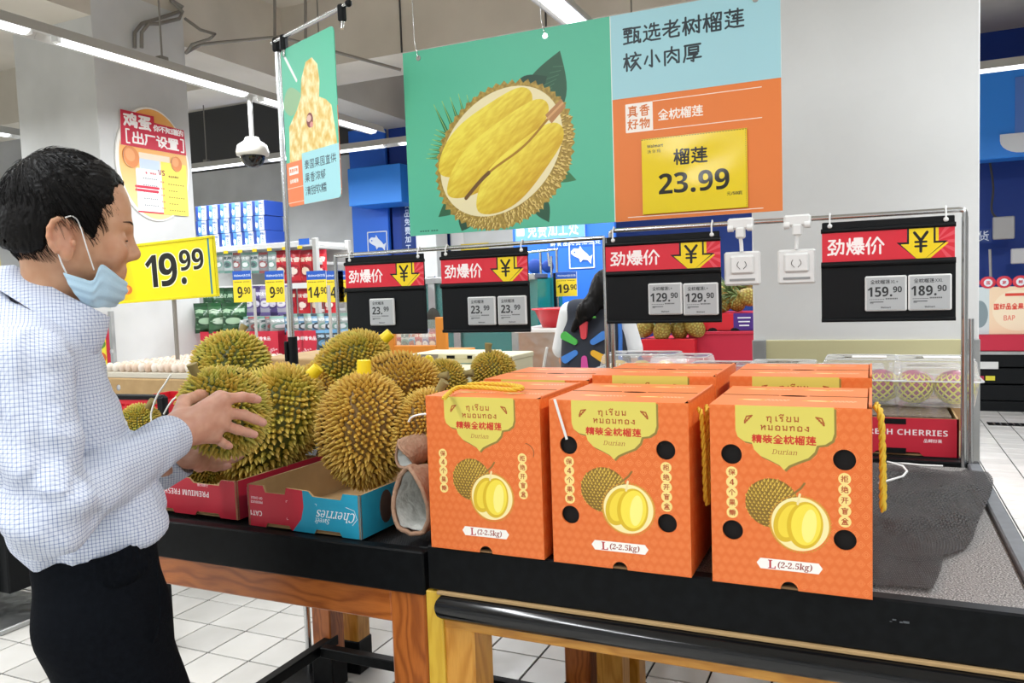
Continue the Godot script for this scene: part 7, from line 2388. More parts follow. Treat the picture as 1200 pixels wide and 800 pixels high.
	for k in 4:
		var ck := part(rbd, "crest", mb().ball(Vector3(-0.36 + k * 0.135, bhh + 0.045, 0.0), Vector3(0.068, 0.06, 0.012), 14, 8), mat("#d53445", 0.5))
		part(ck, "disc", mb().ball(Vector3(-0.36 + k * 0.135, bhh + 0.042, 0.012), Vector3(0.038, 0.038, 0.004), 12, 6), M.sign_white)
		var gp := Print.new(48, 48, Color("#e9edf2"))
		gp.han(["鱼", "园", "家", "鲜"][k], 7, 7, 34, 4.5, Color("#c22a3a"))
		var gq := part(ck, "letter", flat_quad(mb(), 0.048, 0.048, 0.0175), mat(Color.WHITE, 0.5, 0.0, gp.tex()))
		gq.position = Vector3(-0.36 + k * 0.135, bhh + 0.018, 0)
	for q in [[1148, 1170, 428, "#d9d9d6"], [1155, 1166, 443, "#d9cf3a"], [1147, 1153, 443, "#a32a4a"]]:
		var a := on_z(q[0], q[2], zk + 0.02)
		var b := on_z(q[1], q[2], zk + 0.02)
		part(thing("chiller_label", "small paper label on the black chiller front", "label", (a + b) * 0.5, "labels on the chiller"), "label", mb().box(Vector3.ZERO, Vector3(b.x - a.x, 0.07 if q[2] < 430 else 0.045, 0.004)), mat(q[3], 0.5))
	var dr := thing("floor_drain", "narrow black floor drain grate in the walkway", "drain", on_y(1180, 497, 0.002))
	part(dr, "grate", mb().box(Vector3(0, 0.0, 0), Vector3(0.30, 0.006, 0.14)), M.black_metal)
	for k in 5:
		part(dr, "bar", mb().box(Vector3(-0.1 + k * 0.05, 0.004, 0), Vector3(0.012, 0.004, 0.12)), M.steel)
func pine_tex() -> ImageTexture:
	var p := Print.new(96, 96, Color("#8a6a24"))
	for j in 6:
		for i in 6:
			var c := Vector2(i * 16 + 8 * (j % 2), j * 16 + 8)
			p.poly(PackedVector2Array([c + Vector2(-7, 0), c + Vector2(0, -8), c + Vector2(7, 0), c + Vector2(0, 8)]), Color("#b5a045") if (i + j) % 3 else Color("#8f9440"))
			p.ell(c, 2.0, 2.0, Color("#e0cf86"))
	return p.tex()

# ---------------------------------------------------------------- the clerk, seen from behind
func clerk() -> void:
	var z := -4.35
	var o := on_z(699, 420, z)
	var t := thing("person", "clerk in a dark vest with a coloured burst, long black hair, seen from behind", "person", Vector3(o.x, 0, z))
	var P := func(x: float, y: float, dz := 0.0) -> Vector3: return on_z(x, y, z + dz) - t.position
	var f := Field.new(Vector3(-0.42, 0.02, -0.3), Vector3(0.42, 1.62, 0.24), 0.014)
	var head: Vector3 = P.call(713, 342)
	f.egg(head + Vector3(0.012, 0, -0.01), Vector3(0.08, 0.11, 0.095))
	f.bone(head + Vector3(0.0, -0.06, 0), Vector3(head.x, 1.27, 0), 0.048, 0.055, 0.03)
	for s in [-1.0, 1.0]:
		f.bone(Vector3(s * 0.17, 1.19, 0), Vector3(s * 0.20, 0.93, -0.02), 0.042, 0.034, 0.02)
		f.bone(Vector3(s * 0.20, 0.93, -0.02), Vector3(s * 0.14, 0.86, -0.20), 0.034, 0.026, 0.02)
		f.bone(Vector3(s * 0.14, 0.86, -0.2), Vector3(s * 0.10, 0.86, -0.27), 0.022, 0.014, 0.015)
		f.bone(Vector3(s * 0.09, 0.85, 0), Vector3(s * 0.10, 0.08, 0), 0.075, 0.04, 0.03)
	f.bone(Vector3(-0.12, 1.2, 0), Vector3(0.12, 1.2, 0), 0.06, 0.06, 0.04)
	f.bone(Vector3(-0.06, 1.0, 0), Vector3(0.06, 1.0, 0), 0.09, 0.09, 0.05)
	var b := mb()
	var skin := lin("#c99a7e")
	f.into(b, func(_p: Vector3) -> Color: return skin)
	part(t, "body", b, M.skin)
	for s in [-1.0, 1.0]:
		var sh := Field.new(Vector3(-0.42, 0.7, -0.3), Vector3(0.42, 1.45, 0.24), 0.012)
		sh.bone(Vector3(s * 0.15, 1.21, 0), Vector3(s * 0.215, 1.00, -0.01), 0.066, 0.056, 0.02)
		var smb := mb()
		sh.into(smb)
		part(t, "white_sleeve", smb, mat("#dfe1e2", 0.8))
	var vf := Field.new(Vector3(-0.42, 0.5, -0.3), Vector3(0.42, 1.5, 0.28), 0.012)
	vf.bone(Vector3(-0.11, 1.215, 0), Vector3(0.11, 1.215, 0), 0.075, 0.075, 0.04)
	vf.bone(Vector3(-0.085, 1.08, 0.0), Vector3(0.085, 1.08, 0.0), 0.112, 0.112, 0.05)
	for yy in [0.99, 0.92, 0.75]:
		vf.bone(Vector3(-0.085, yy, 0.0), Vector3(0.085, yy, 0.0), 0.116, 0.116, 0.05)
	vf.bone(Vector3(-0.085, 0.85, 0.0), Vector3(0.085, 0.85, 0.0), 0.118, 0.118, 0.05)
	vf.bone(Vector3(-0.085, 0.65, 0.0), Vector3(0.085, 0.65, 0.0), 0.122, 0.122, 0.05)
	var vm := mb()
	vf.into(vm)
	var vest := part(t, "vest", vm, mat("#2b303b", 0.85))
	var trs := mb()
	var tf := Field.new(Vector3(-0.3, 0.02, -0.2), Vector3(0.3, 0.75, 0.2), 0.016)
	for s in [-1.0, 1.0]:
		tf.bone(Vector3(s * 0.09, 0.62, 0), Vector3(s * 0.10, 0.08, 0), 0.10, 0.065, 0.03)
	tf.into(trs)
	part(t, "trousers", trs, M.trousers)
	for s in [-1.0, 1.0]:
		part(t, "shoe", mb().ball(Vector3(s * 0.10, 0.04, -0.04), Vector3(0.045, 0.04, 0.12), 12, 8), M.black_plastic)
	# coloured burst on the back
	var c: Vector3 = P.call(684.5, 407, 0.125)
	var cols := ["#d8404a", "#3f7fd0", "#e8b02a", "#d04a9a", "#3f7fd0", "#49b04a"]
	for k in 6:
		var a := PI / 2 - k * TAU / 6
		var d := Vector3(cos(a), sin(a), 0)
		var m := mb()
		m.t = Transform3D(Basis(Vector3.BACK, a), c + d * 0.10)
		var ray_shape := PackedVector2Array()
		for e in 16:
			var g := TAU * e / 16
			ray_shape.append(Vector2(cos(g) * 0.018 + (0.036 if cos(g) > 0 else -0.036), sin(g) * (0.024 if cos(g) > 0 else 0.017)))
		m.ext(ray_shape, 0.02, Rect2(0, 0, 1, 1), 0.006)
		part(vest, "burst_ray", m, mat(cols[k], 0.6))
	for q in [[688, 367.5, 0.035], [690, 370, 0.03], [687, 372, 0.05], [694, 371.5, 0.04]]:
		part(vest, "green_lettering", mb().box(P.call(q[0], q[1], 0.13), Vector3(q[2], 0.011, 0.004)), mat("#5fc04a", 0.6))
	part(vest, "blue_trim", mb().tube([P.call(726, 372, 0.06), P.call(727, 395, 0.09), P.call(727, 425, 0.1)], 0.012, 6), mat("#2f6fc4", 0.6))
	# hair
	var hf := Field.new(Vector3(-0.3, 0.95, -0.2), Vector3(0.3, 1.62, 0.3), 0.010)
	hf.egg(head + Vector3(-0.005, 0.015, 0.012), Vector3(0.092, 0.118, 0.105))
	hf.bone(head + Vector3(-0.03, -0.01, 0.06), P.call(687, 364, 0.12), 0.055, 0.05, 0.04)
	hf.bone(P.call(687, 364, 0.12), P.call(671, 387, 0.12), 0.048, 0.014, 0.03)
	var hn := FastNoiseLite.new()
	hn.seed = 6
	hn.frequency = 16.0
	hf.warp(func(p: Vector3, d: float) -> float: return d + 0.006 * hn.get_noise_2d(p.x * 2.2 + p.y * 0.7, p.z * 2.0), 0.04)
	var hm := mb()
	hf.into(hm)
	part(t, "hair", hm, M.hair)

# ---------------------------------------------------------------- the man at the table
var MF: Transform3D       # his frame: x the way he faces, y up, z towards the aisle
func mp(x: float, y: float, d: float) -> Vector3:
	return MF.affine_inverse() * (EYE + ray(x, y) * d)
func field_round(pts: Array, m: float, cell: float) -> Field:
	var lo: Vector3 = pts[0]
	var hi: Vector3 = pts[0]
	for p: Vector3 in pts:
		lo = lo.min(p)
		hi = hi.max(p)
	return Field.new(lo - Vector3.ONE * m, hi + Vector3.ONE * m, cell)
func seg_dist(p: Vector2, a: Vector2, b: Vector2) -> float:
	var h := clampf((p - a).dot(b - a) / (b - a).length_squared(), 0.0, 1.0)
	return p.distance_to(a + (b - a) * h)
func shopper() -> void:
	var o := EYE + ray(112, 640) * 1.32
	var zr := Vector3(-o.x, 0, -o.z).normalized()
	var xr := Vector3.UP.cross(zr)
	MF = Transform3D(Basis(xr, Vector3.UP, zr), Vector3(o.x, 0, o.z))
	var t := thing("person", "man in a checked shirt and black trousers holding a durian, blue mask at his chin", "person", MF.origin)
	t.basis = MF.basis
	M.skin = mat(Color.WHITE, 0.5)
	M.skin.vertex_color_use_as_albedo = true
	M.skin.subsurf_scatter_enabled = true
	M.skin.subsurf_scatter_strength = 0.12
	var base := lin("#c49473")
	var pink := lin("#c47e68")
	var pale := lin("#d1a586")
	var skin_noise := FastNoiseLite.new()
	skin_noise.seed = 3
	skin_noise.frequency = 30.0
	# --- head, in metres round its middle
	var hc := mp(85, 262, 1.30)
	var H := func(x: float, y: float, z := 0.0) -> Vector3: return hc + Vector3(x, y, z)
	var body := mb()
	var HB := Basis(Vector3.UP, -0.07) * Basis.from_scale(Vector3(0.88, 1, 1))
	var HT := Transform3D(HB, hc - HB * hc)
	body.t = HT
	var f := Field.new(H.call(-0.13, -0.235, -0.098), H.call(0.13, 0.135, 0.098), 0.003)
	f.egg(H.call(-0.010, 0.012), Vector3(0.095, 0.096, 0.074))
	f.egg(H.call(0.036, 0.024), Vector3(0.062, 0.066, 0.062), Basis.IDENTITY, 0.03)
	f.egg(H.call(0.038, -0.040), Vector3(0.051, 0.066, 0.052), Basis.IDENTITY, 0.025)
	f.bone(H.call(0.000, -0.062, 0.036), H.call(0.046, -0.098, 0.010), 0.020, 0.020, 0.025)
	f.bone(H.call(0.000, -0.062, -0.036), H.call(0.046, -0.098, -0.010), 0.020, 0.020, 0.025)
	f.bone(H.call(0.046, -0.098, -0.006), H.call(0.046, -0.098, 0.006), 0.020, 0.020, 0.02)
	f.bone(H.call(-0.038, -0.05), H.call(-0.066, -0.20), 0.044, 0.046, 0.03)
	f.bone(H.call(-0.015, -0.08), H.call(-0.045, -0.20), 0.030, 0.040, 0.03)
	for s in [-1.0, 1.0]:
		f.bone(H.call(0.087, -0.006, s * 0.012), H.call(0.068, -0.004, s * 0.044), 0.0125, 0.0105, 0.015)
		f.egg(H.call(0.062, -0.044, s * 0.036), Vector3(0.028, 0.024, 0.020), Basis.IDENTITY, 0.02)
		f.egg(H.call(0.096, -0.027, s * 0.031), Vector3(0.015, 0.0105, 0.017), Basis.IDENTITY, 0.012, true)
		f.egg(H.call(0.0775, -0.0275, s * 0.031), Vector3(0.0125, 0.0125, 0.0145), Basis.IDENTITY, 0.004)
		f.egg(H.call(0.090, -0.055, s * 0.012), Vector3(0.010, 0.008, 0.008), Basis.IDENTITY, 0.008)
		f.egg(H.call(0.093, -0.063, s * 0.007), Vector3(0.005, 0.003, 0.004), Basis.IDENTITY, 0.003, true)
		# ear
		var eb := Basis(Vector3.BACK, 0.22) * Basis(Vector3.UP, s * 0.35)
		f.egg(H.call(-0.011, -0.031, s * 0.074), Vector3(0.019, 0.031, 0.0075), eb, 0.006)
		var ring := []
		for k in 9:
			var a := -0.9 + k * 0.5
			ring.append(H.call(-0.012 - 0.019 * sin(a) * 1.0, -0.026 + 0.027 * cos(a), s * (0.081 + 0.004 * sin(a))))
		for k in 7:
			f.bone(ring[k], ring[k + 1], 0.0042, 0.0042, 0.004)
		f.egg(H.call(-0.004, -0.032, s * 0.084), Vector3(0.008, 0.012, 0.006), eb, 0.006, true)
		f.egg(H.call(-0.010, -0.014, s * 0.085), Vector3(0.009, 0.008, 0.004), eb, 0.005, true)
		f.egg(H.call(-0.006, -0.056, s * 0.077), Vector3(0.0085, 0.009, 0.005), eb, 0.006)
		f.egg(H.call(0.006, -0.036, s * 0.078), Vector3(0.004, 0.006, 0.004), eb, 0.004)
	f.bone(H.call(0.0865, -0.014), H.call(0.1015, -0.050), 0.0080, 0.0105, 0.012)
	f.bone(H.call(0.0785, -0.077, -0.014), H.call(0.0785, -0.077, 0.014), 0.007, 0.007, 0.008)
	f.bone(H.call(0.0745, -0.087, -0.012), H.call(0.0745, -0.087, 0.012), 0.007, 0.007, 0.008)
	f.into(body, func(p: Vector3) -> Color:
		var q: Vector3 = p - hc
		var c := base
		var ear := clampf(1.0 - Vector3(q.x + 0.01, q.y + 0.03, absf(q.z) - 0.08).length() / 0.035, 0.0, 1.0)
		c = c.lerp(pink, ear * 0.7)
		var lip := clampf(1.0 - Vector2(q.x - 0.09, (q.y + 0.084) * 1.4).length() / 0.014, 0.0, 1.0)
		c = c.lerp(lin("#a8604f"), lip * 0.8)
		var cheek := clampf(1.0 - Vector3(q.x - 0.07, q.y + 0.05, absf(q.z) - 0.045).length() / 0.04, 0.0, 1.0)
		c = c.lerp(pink, cheek * 0.3)
		return c.lerp(pale, clampf(skin_noise.get_noise_3dv(q) * 0.8, -0.3, 0.5)))
	body.t = Transform3D.IDENTITY
	# --- right hand on the near side of the durian, left hand beyond it
	var W := mp(203, 510, 1.40)
	var hands := [
		[W, mp(168, 545, 1.33), [[mp(258, 468, 1.468), mp(284, 465, 1.50), mp(296, 466.5, 1.52), mp(302, 468, 1.528)], [mp(262, 483, 1.47), mp(286, 486, 1.505), mp(299, 491, 1.52), mp(308, 495, 1.53)], [mp(260, 497, 1.47), mp(279, 503.5, 1.50), mp(290, 506.5, 1.515), mp(298, 509, 1.525)], [mp(250, 511, 1.465), mp(260, 518, 1.48), mp(265, 521, 1.492), mp(269, 522.5, 1.50)]], [mp(208, 497, 1.42), mp(216, 470, 1.47), mp(234, 463, 1.53), mp(250, 462, 1.575)], 1.0],
		[mp(218, 532, 1.62), mp(195, 545, 1.60), [[mp(240, 528, 1.68), mp(262, 520, 1.73), mp(274, 512, 1.745), mp(282, 506, 1.75)], [mp(240, 534, 1.68), mp(264, 530, 1.74), mp(278, 524, 1.755), mp(286, 520, 1.76)], [mp(238, 540, 1.67), mp(262, 540, 1.72), mp(275, 537, 1.735), mp(282, 534, 1.74)], [mp(234, 545, 1.66), mp(252, 548, 1.70), mp(262, 547, 1.715), mp(268, 546, 1.72)]], [mp(224, 524, 1.60), mp(236, 521, 1.575), mp(246, 520, 1.58), mp(254, 521, 1.59)], 1.0],
	]
	var tips := []
	for hd in hands:
		var lo: Vector3 = hd[0]
		var hi: Vector3 = hd[0]
		for ch in hd[2]:
			for q: Vector3 in ch:
				lo = lo.min(q)
				hi = hi.max(q)
		for q: Vector3 in hd[3]:
			lo = lo.min(q)
			hi = hi.max(q)
		lo = lo.min(hd[1])
		hi = hi.max(hd[1])
		var g := Field.new(lo - Vector3.ONE * 0.035, hi + Vector3.ONE * 0.035, 0.0026)
		g.bone(hd[1], hd[0], 0.027, 0.0245, 0.02)
		var rad := [[0.0105, 0.0095, 0.0088, 0.0078], [0.0108, 0.0098, 0.009, 0.008], [0.0104, 0.0092, 0.0085, 0.0076], [0.0095, 0.008, 0.0074, 0.0066]]
		for k in 4:
			var ch: Array = hd[2][k]
			g.bone(hd[0].lerp(ch[0], 0.12), ch[0], 0.0185, 0.0128, 0.016)
			for e in 3:
				g.bone(ch[e], ch[e + 1], rad[k][e], rad[k][e + 1], 0.004)
			g.egg(ch[0], Vector3.ONE * 0.0125, Basis.IDENTITY, 0.006)
			tips.append([ch[3], (ch[3] - ch[2]).normalized()])
		var th: Array = hd[3]
		g.bone(hd[0], th[0], 0.022, 0.019, 0.015)
		g.bone(th[0], th[1], 0.0185, 0.0125, 0.012)
		g.bone(th[1], th[2], 0.0118, 0.0108, 0.005)
		g.bone(th[2], th[3], 0.0108, 0.0088, 0.004)
		g.bone(th[0], hd[2][0][0], 0.012, 0.010, 0.02)
		var hand_c := lin("#c08b74")
		g.into(body, func(p: Vector3) -> Color:
			var c := hand_c.lerp(lin("#cf9f88"), clampf(0.4 + skin_noise.get_noise_3dv(p) * 1.2, 0.0, 1.0))
			for e in tips:
				var q: Vector3 = e[0]
				if p.distance_squared_to(q) < 0.00022:
					c = c.lerp(lin("#d09a8c"), 0.75)
			return c)
	# --- the body inside the clothes
	var S1 := mp(30, 436, 1.13)
	var E1 := mp(58, 606, 1.06)
	var S2 := mp(78, 430, 1.50)
	var E2 := mp(120, 590, 1.62)
	var core := field_round([mp(44, 440, 1.32), S1, E1, W, S2, E2, hands[1][0], H.call(-0.05, -0.12), Vector3(0.0, 0.08, 0.12), Vector3(0.06, 0.08, -0.12)], 0.13, 0.016)
	var c1 := mp(44, 440, 1.32)
	var c2 := mp(64, 510, 1.32)
	var c3 := mp(92, 585, 1.32)
	var c4 := mp(114, 668, 1.32)
	var zz := Vector3(0, 0, 1)
	core.bone(c1 - zz * 0.08, c1 + zz * 0.08, 0.072, 0.072, 0.03)
	core.bone(c2 - zz * 0.07, c2 + zz * 0.07, 0.078, 0.078, 0.03)
	core.bone(c3 - zz * 0.06, c3 + zz * 0.06, 0.075, 0.075, 0.03)
	core.bone(c4 - zz * 0.07, c4 + zz * 0.06, 0.065, 0.065, 0.03)
	core.bone(H.call(-0.05, -0.15), c1, 0.048, 0.06, 0.04)
	core.bone(S1, E1, 0.045, 0.038, 0.03)
	core.bone(E1, W, 0.038, 0.027, 0.02)
	core.bone(S2, E2, 0.045, 0.038, 0.03)
	core.bone(E2, hands[1][0], 0.038, 0.027, 0.02)
	var feet := []
	for s in [0.095, -0.095]:
		var hip := Vector3(c4.x, c4.y - 0.05, s)
		var knee := Vector3(c4.x + 0.088 if s > 0 else c4.x + 0.04, 0.50, s * 1.05)
		var foot := Vector3(c4.x + 0.04 if s > 0 else c4.x - 0.03, 0.09, s * 1.05)
		core.bone(hip, knee, 0.065, 0.055, 0.03)
		core.bone(knee, foot, 0.052, 0.038, 0.02)
		feet.append([hip, knee, foot])
	core.into(body, func(_p: Vector3) -> Color: return base)
	part(t, "body", body, M.skin)
	# --- shirt
	var fold := FastNoiseLite.new()
	fold.seed = 14
	fold.frequency = 5.0
	fold.fractal_octaves = 2
	var sf := field_round([c1, c2, c3, S1, E1, W, S2, E2, hands[1][0], H.call(-0.05, -0.14)], 0.16, 0.008)
	sf.bone(c1 - zz * 0.08, c1 + zz * 0.08, 0.094, 0.094, 0.03)
	sf.bone(c2 - zz * 0.07, c2 + zz * 0.07, 0.108, 0.108, 0.04)
	sf.bone(c3 - zz * 0.07, c3 + zz * 0.07, 0.106, 0.106, 0.04)
	var c5 := mp(126, 606, 1.32)
	sf.bone(c5 - zz * 0.075, c5 + zz * 0.075, 0.086, 0.086, 0.03)
	sf.bone(H.call(-0.058, -0.175), c1 + Vector3(0, 0.03, 0), 0.050, 0.08, 0.03)
	var yoke := mp(22, 402, 1.32)
	sf.bone(yoke - zz * 0.10, yoke + zz * 0.10, 0.056, 0.056, 0.04)
	sf.bone(mp(14, 372, 1.32) - zz * 0.02, mp(14, 372, 1.32) + zz * 0.02, 0.046, 0.046, 0.04)
	sf.bone(mp(-8, 376, 1.32) - zz * 0.05, mp(-8, 376, 1.32) + zz * 0.05, 0.05, 0.05, 0.04)
	sf.bone(mp(-14, 372, 1.27), mp(24, 384, 1.25), 0.042, 0.042, 0.03)
	sf.bone(mp(70, 398, 1.32) - zz * 0.05, mp(70, 398, 1.32) + zz * 0.05, 0.048, 0.048, 0.04)
	for s in [[S1, E1, W, 1.0], [S2, E2, hands[1][0], -1.0]]:
		sf.bone(c1 + Vector3(0, 0.045, s[3] * 0.06), s[0], 0.056, 0.060, 0.03)
		sf.bone(s[0], s[1], 0.062, 0.051, 0.014)
		sf.bone(s[1], s[1].lerp(s[2], 0.86), 0.050, 0.039, 0.012)
	sf.bone(H.call(-0.045, -0.10), H.call(-0.07, -0.22), 0.047, 0.049, 0.01, true)
	var hem_a := mp(28, 656, 1.32)
	var hem_b := mp(205, 616, 1.32)
	var hem_n := Vector3(-(hem_b.y - hem_a.y), hem_b.x - hem_a.x, 0).normalized()
	var cuff_dir := (W - E1).normalized()
	sf.warp(func(p: Vector3, d: float) -> float:
		var q := p
		var k := fold.get_noise_3d(q.x * 1.0 + q.y * 0.6, q.y * 1.7 - q.x * 0.8, q.z * 1.2)
		var low := smoothstep(1.25, 0.98, p.y)
		var r := d + 0.007 * k + 0.004 * low * sin(p.x * 55.0 + p.z * 38.0 + k * 5.0)
		# creases inside the elbow
		var e := (p - E1).length()
		r += 0.006 * smoothstep(0.17, 0.05, e) * sin((p - E1).dot(Vector3(0.5, 0.8, 0.1)) * 110.0)
		# creases running from the shoulder down the sleeve
		var sd := clampf((p - S1).dot(E1 - S1) / (E1 - S1).length_squared(), 0.0, 1.0)
		r += 0.003 * smoothstep(0.1, 0.05, (p - S1.lerp(E1, sd)).length()) * sin((p.x + p.z * 0.6) * 95.0 + p.y * 24.0 + k * 6.0)
		var fd := clampf((p - E1).dot(W - E1) / (W - E1).length_squared(), 0.0, 1.0)
		var arm := minf((p - E1.lerp(W, fd)).length() - 0.07, (p - S1.lerp(E1, sd)).length() - 0.075)
		var cut := -(p - hem_a).dot(hem_n)
		if arm > 0.0:
			var hk := maxf(0.02 - absf(r - cut), 0.0) / 0.02
			r = maxf(r, cut) + hk * hk * 0.005
		return r, 0.05)
	var sm := mb()
	sf.into(sm)
	M.shirt = tri_map(mat(Color.WHITE, 0.8, 0.0, check_tex()), 1.0 / 0.0156)
	part(t, "shirt", sm, M.shirt)
	# cuffs
	for s in [[E1, W], [E2, hands[1][0]]]:
		var d: Vector3 = (s[1] - s[0]).normalized()
		var c: Vector3 = s[1] - d * 0.012
		part(t, "cuff", mb().tube([c - d * 0.062, c - d * 0.058, c - d * 0.03, c, c + d * 0.0015, c - d * 0.002], [0.0395, 0.0415, 0.041, 0.0405, 0.038, 0.036], 28, false), M.shirt)
	# collar: a folded band standing round the neck, lower in front
	var fr := mp(114, 384, 1.305)
	var bk := mp(8, 322, 1.305)
	var mid := (fr + bk) * 0.5
	var ax := (fr - bk) * 0.5
	var down := Vector3(ax.y, -ax.x, 0).normalized() * -1.0
	if down.y > 0:
		down = -down
	var ring := func(th: float, k: float, w: float) -> Vector3:
		var q := mid + ax * cos(th) * k + zz * 0.066 * k * sin(th) + down * w
		q.x -= 0.018 * maxf(0.0, cos(th)) * w / 0.04
		return q
	var col := mb()
	col.sheet(40, 6, func(u: float, v: float) -> Vector3:
		var th := 0.16 + (TAU - 0.32) * u
		var reach := 0.036 + 0.016 * pow(absf(cos(th * 0.5)), 6.0)
		return ring.call(th, 1.0 + 0.47 * sin(v * 1.5), -0.020 + (reach + 0.008) * v))
	part(t, "collar", col, M.shirt)
	var col2 := mb()
	col2.sheet(40, 4, func(u: float, v: float) -> Vector3: return ring.call(0.12 + (TAU - 0.24) * u, 1.0 - 0.04 * v, -0.020 + 0.05 * v))
	part(t, "collar_band", col2, M.shirt)
	for k in 3:
		var b := mp(131.0 + k * 8.0, 412.0 + k * 42.0, 1.30)
		part(t, "button", mb().ball(b, Vector3(0.003, 0.005, 0.005), 8, 6), M.plastic_white)
	# --- trousers
	var tf := Field.new(Vector3(c4.x - 0.26, 0.03, -0.26), Vector3(c4.x + 0.30, 1.06, 0.26), 0.010)
	tf.bone(c4 - zz * 0.075 + Vector3(0, 0.035, 0), c4 + zz * 0.075 + Vector3(0, 0.035, 0), 0.088, 0.088, 0.03)
	tf.bone(c4 - zz * 0.08 + Vector3(0.004, -0.05, 0), c4 + zz * 0.08 + Vector3(0.008, -0.05, 0), 0.093, 0.093, 0.03)
	for l in feet:
		tf.bone(l[0], l[1], 0.090, 0.084, 0.025)
		tf.bone(l[1], l[2] + Vector3(0, 0.01, 0), 0.088, 0.072, 0.02)
	tf.warp(func(p: Vector3, d: float) -> float:
		var k := fold.get_noise_3d(p.x * 1.4, p.y * 0.7, p.z * 1.4)
		return maxf(d + 0.006 * k, (p - hem_a).dot(hem_n) - 0.03), 0.05)
	var tm := mb()
	tf.into(tm)
	M.trousers = bump(tri_map(mat(Color.WHITE, 0.85, 0.0, noise_tex(128, 0.08, 91, Color("#0b0d11"), Color("#13161b"))), 8.0), 128, 0.2, 92, 0.8)
	M.trousers.metallic_specular = 0.15
	part(t, "trousers", tm, M.trousers)
	# gathered waistband
	var wb := mb()
	var slope := (hem_b - hem_a).normalized()
	wb.sheet(150, 10, func(u: float, v: float) -> Vector3:
		var th := TAU * u
		var rib := 1.0 + 0.014 * sin(u * TAU * 46.0 + 0.8 * sin(v * 9.0)) * sin(PI * fmod(v * 2.0, 1.0)) - 0.02 * pow(sin(PI * fmod(v * 2.0 + 0.5, 1.0)), 8.0) - 0.07 * pow(v, 4.0)
		var c := c4 + Vector3(0.002, 0.048, 0)
		return c + slope * cos(th) * 0.0955 * rib + zz * sin(th) * 0.168 * rib + Vector3(-slope.y, slope.x, 0) * (0.022 - 0.066 * v))
	part(t, "waistband", wb, M.trousers)
	var pk := []
	for q in [[183, 656], [187, 690], [188, 718], [184, 742], [176, 757]]:
		pk.append(mp(q[0], q[1], 1.215))
	part(t, "pocket_seam", mb().tube(smooth_path(pk, 4), 0.0014, 5), M.trousers)
	for l in feet:
		var sh := mb()
		sh.sheet(16, 10, func(u: float, w: float) -> Vector3:
			var a := TAU * u
			var b := PI * w
			var q := Vector3(sin(b) * cos(a) * (0.14 if cos(a) > 0 else 0.09), 0.0, sin(b) * sin(a) * 0.045)
			return l[2] + Vector3(0.03, -0.045, 0) + q + Vector3(0, maxf(-0.042, cos(b) * 0.05), 0))
		part(t, "shoe", sh, M.black_plastic)
	# --- hair
	var outline := []
	for q in [[150, 214], [139, 224], [136, 244], [123, 264], [114, 290], [106, 281], [99, 270], [90, 261], [74, 256], [63, 267], [56, 293], [38, 299], [22, 297], [6, 290], [-60, 270], [-60, 90], [230, 90], [230, 150], [168, 200]]:
		outline.append(Vector2((q[0] - 85.0) / 718.0, (262.0 - q[1]) / 718.0))
	var hp := PackedVector2Array(outline)
	var hf := Field.new(H.call(-0.135, -0.075, -0.105), H.call(0.125, 0.135, 0.105), 0.0034)
	hf.egg(H.call(-0.012, 0.017), Vector3(0.104, 0.102, 0.082), Basis.IDENTITY, 0.01)
	hf.egg(H.call(-0.045, -0.015), Vector3(0.072, 0.072, 0.074), Basis.IDENTITY, 0.03)
	hf.egg(H.call(0.040, 0.048), Vector3(0.050, 0.047, 0.060), Basis.IDENTITY, 0.03)
	var hz := FastNoiseLite.new()
	hz.seed = 2
	hz.frequency = 26.0
	hf.warp(func(p: Vector3, d: float) -> float:
		var q := p - hc
		var v := Vector2(q.x, q.y)
		var e := 1e9
		for k in hp.size():
			e = minf(e, seg_dist(v, hp[k], hp[(k + 1) % hp.size()]))
		if Geometry2D.is_point_in_polygon(v, hp):
			e = -e
		var a := atan2(q.y - 0.08, q.x + 0.05)
		return maxf(d + 0.0022 * hz.get_noise_2d(a * 1.3, q.z * 1.5), e + 0.004 * hz.get_noise_2d(v.x * 3.0, v.y * 3.0)), 0.05)
	var hm := mb()
	hf.into(hm)
	M.hair = mat("#0e0c0b", 0.5)
	M.hair.metallic_specular = 0.25
	M.brow = mat("#3d2c23", 0.8)
	var hair := part(t, "hair", hm, M.hair)
	hair.transform = HT
	var strands := mb()
	var rr := RandomNumberGenerator.new()
	rr.seed = 77
	var crown := Vector3(-0.055, 0.095, 0)
	for k in 2600:
		var i := rr.randi() % hm.v.size()
		var p: Vector3 = hm.v[i] - hc
		var nn := hm.n[i]
		var flow := (p - crown)
		flow += Vector3(0.02, -0.03, 0)
		var path := []
		var rad := []
		var ln := rr.randf_range(0.006, 0.011)
		var wob := Vector3(rr.randf_range(-1, 1), rr.randf_range(-1, 1), rr.randf_range(-1, 1)) * 0.25
		for e in 5:
			path.append(hc + p + nn * (0.0004 + 0.0009 * e * rr.randf_range(0.3, 1.0)))
			rad.append(0.0007 * (1.0 - e * 0.2))
			var d := (flow.normalized() + wob)
			d = (d - nn * d.dot(nn)).normalized()
			p += d * ln
			# stay on the round of the head
			var r0 := Vector3((p.x + 0.012) / 0.104, (p.y - 0.017) / 0.102, p.z / 0.082)
			nn = Vector3(r0.x / 0.104, r0.y / 0.102, r0.z / 0.082).normalized()
			p -= nn * maxf(0.0, (r0.length() - 1.03)) * 0.09
		strands.tube(path, rad, 3, false)
	part(hair, "strands", strands, M.hair).set_meta("kind", "stuff")
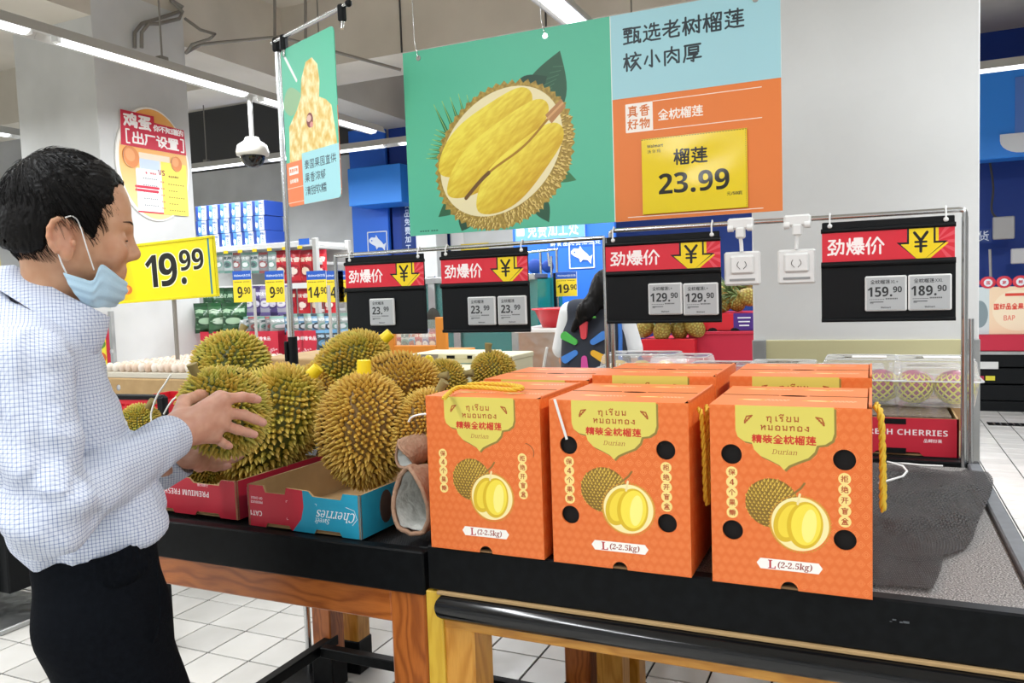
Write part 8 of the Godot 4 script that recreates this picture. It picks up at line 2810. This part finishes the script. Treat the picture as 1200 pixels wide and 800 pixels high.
	for s in [-1.0, 1.0]:
		part(t, "eyebrow", mb().tube(smooth_path([H.call(0.1010, -0.004, s * 0.014), H.call(0.0975, 0.000, s * 0.028), H.call(0.0855, -0.001, s * 0.044)], 4), [0.001, 0.0016, 0.002, 0.0022, 0.0022, 0.002, 0.0016, 0.0012, 0.0008], 6, true, 0.6), M.brow).transform = HT
		part(t, "eyelashes", mb().tube(smooth_path([H.call(0.0890, -0.0290, s * 0.021), H.call(0.0905, -0.0310, s * 0.031), H.call(0.0835, -0.0305, s * 0.043)], 4), 0.0010, 5), M.hair).transform = HT
	# --- mask pulled down under the chin
	var half := [
		[Vector3(-0.014, -0.081, 0.062), Vector3(0.010, -0.128, 0.050)],
		[Vector3(0.012, -0.090, 0.067), Vector3(0.018, -0.134, 0.050)],
		[Vector3(0.031, -0.094, 0.066), Vector3(0.024, -0.136, 0.048)],
		[Vector3(0.044, -0.070, 0.063), Vector3(0.032, -0.137, 0.045)],
		[Vector3(0.060, -0.079, 0.052), Vector3(0.042, -0.136, 0.038)],
		[Vector3(0.073, -0.091, 0.028), Vector3(0.050, -0.137, 0.022)],
		[Vector3(0.0805, -0.096, 0.0), Vector3(0.058, -0.136, 0.0)],
	]
	var edge := half.duplicate()
	for k in range(5, -1, -1):
		edge.append([half[k][0] * Vector3(1, 1, -1), half[k][1] * Vector3(1, 1, -1)])
	var tops := []
	var bots := []
	for e in edge:
		tops.append(e[0])
		bots.append(e[1])
	tops = smooth_path(tops, 4)
	bots = smooth_path(bots, 4)
	var mk := mb()
	mk.sheet(48, 14, func(u: float, v: float) -> Vector3:
		var a: Vector3 = tops[roundi(u * 48)]
		var b: Vector3 = bots[roundi(u * 48)]
		var m2 := a.lerp(b, v)
		var out := Vector3(m2.x - 0.01, -0.2 * v * 0.1, m2.z * 1.3).normalized()
		return hc + m2 + out * (0.003 + 0.010 * sin(PI * v) + 0.0016 * sin(v * 21.0)))
	part(t, "face_mask", mk, tri_map(bump(mat("#b4d2e4", 0.85), 64, 0.2, 95, 0.5), 20.0), "pale blue surgical mask").transform = HT
	for s in [-1.0, 1.0]:
		part(t, "ear_loop", mb().tube(smooth_path([H.call(0.034, -0.078, s * 0.066), H.call(0.026, -0.045, s * 0.077), H.call(0.017, -0.008, s * 0.079), H.call(0.008, 0.004, s * 0.081), H.call(-0.004, 0.002, s * 0.084)], 4), 0.0019, 6, true, 0.6), M.cord_white).transform = HT
		part(t, "ear_loop", mb().tube(smooth_path([H.call(-0.010, -0.082, s * 0.065), H.call(-0.015, -0.068, s * 0.073), H.call(-0.019, -0.050, s * 0.080)], 4), 0.0019, 6, true, 0.6), M.cord_white).transform = HT
func check_tex() -> ImageTexture:
	# three by three checks of thin blue lines
	var p := Print.new(96, 96, Color("#d3d8e3"), 1)
	for k in 3:
		p.rect(k * 32, 0, 7, 96, Color("#98a4c2"))
	for k in 3:
		p.rect(0, k * 32, 96, 7, Color("#98a4c2"))
	for k in 3:
		for j in 3:
			p.rect(k * 32, j * 32, 7, 7, Color("#5f6f99"))
	return p.tex()
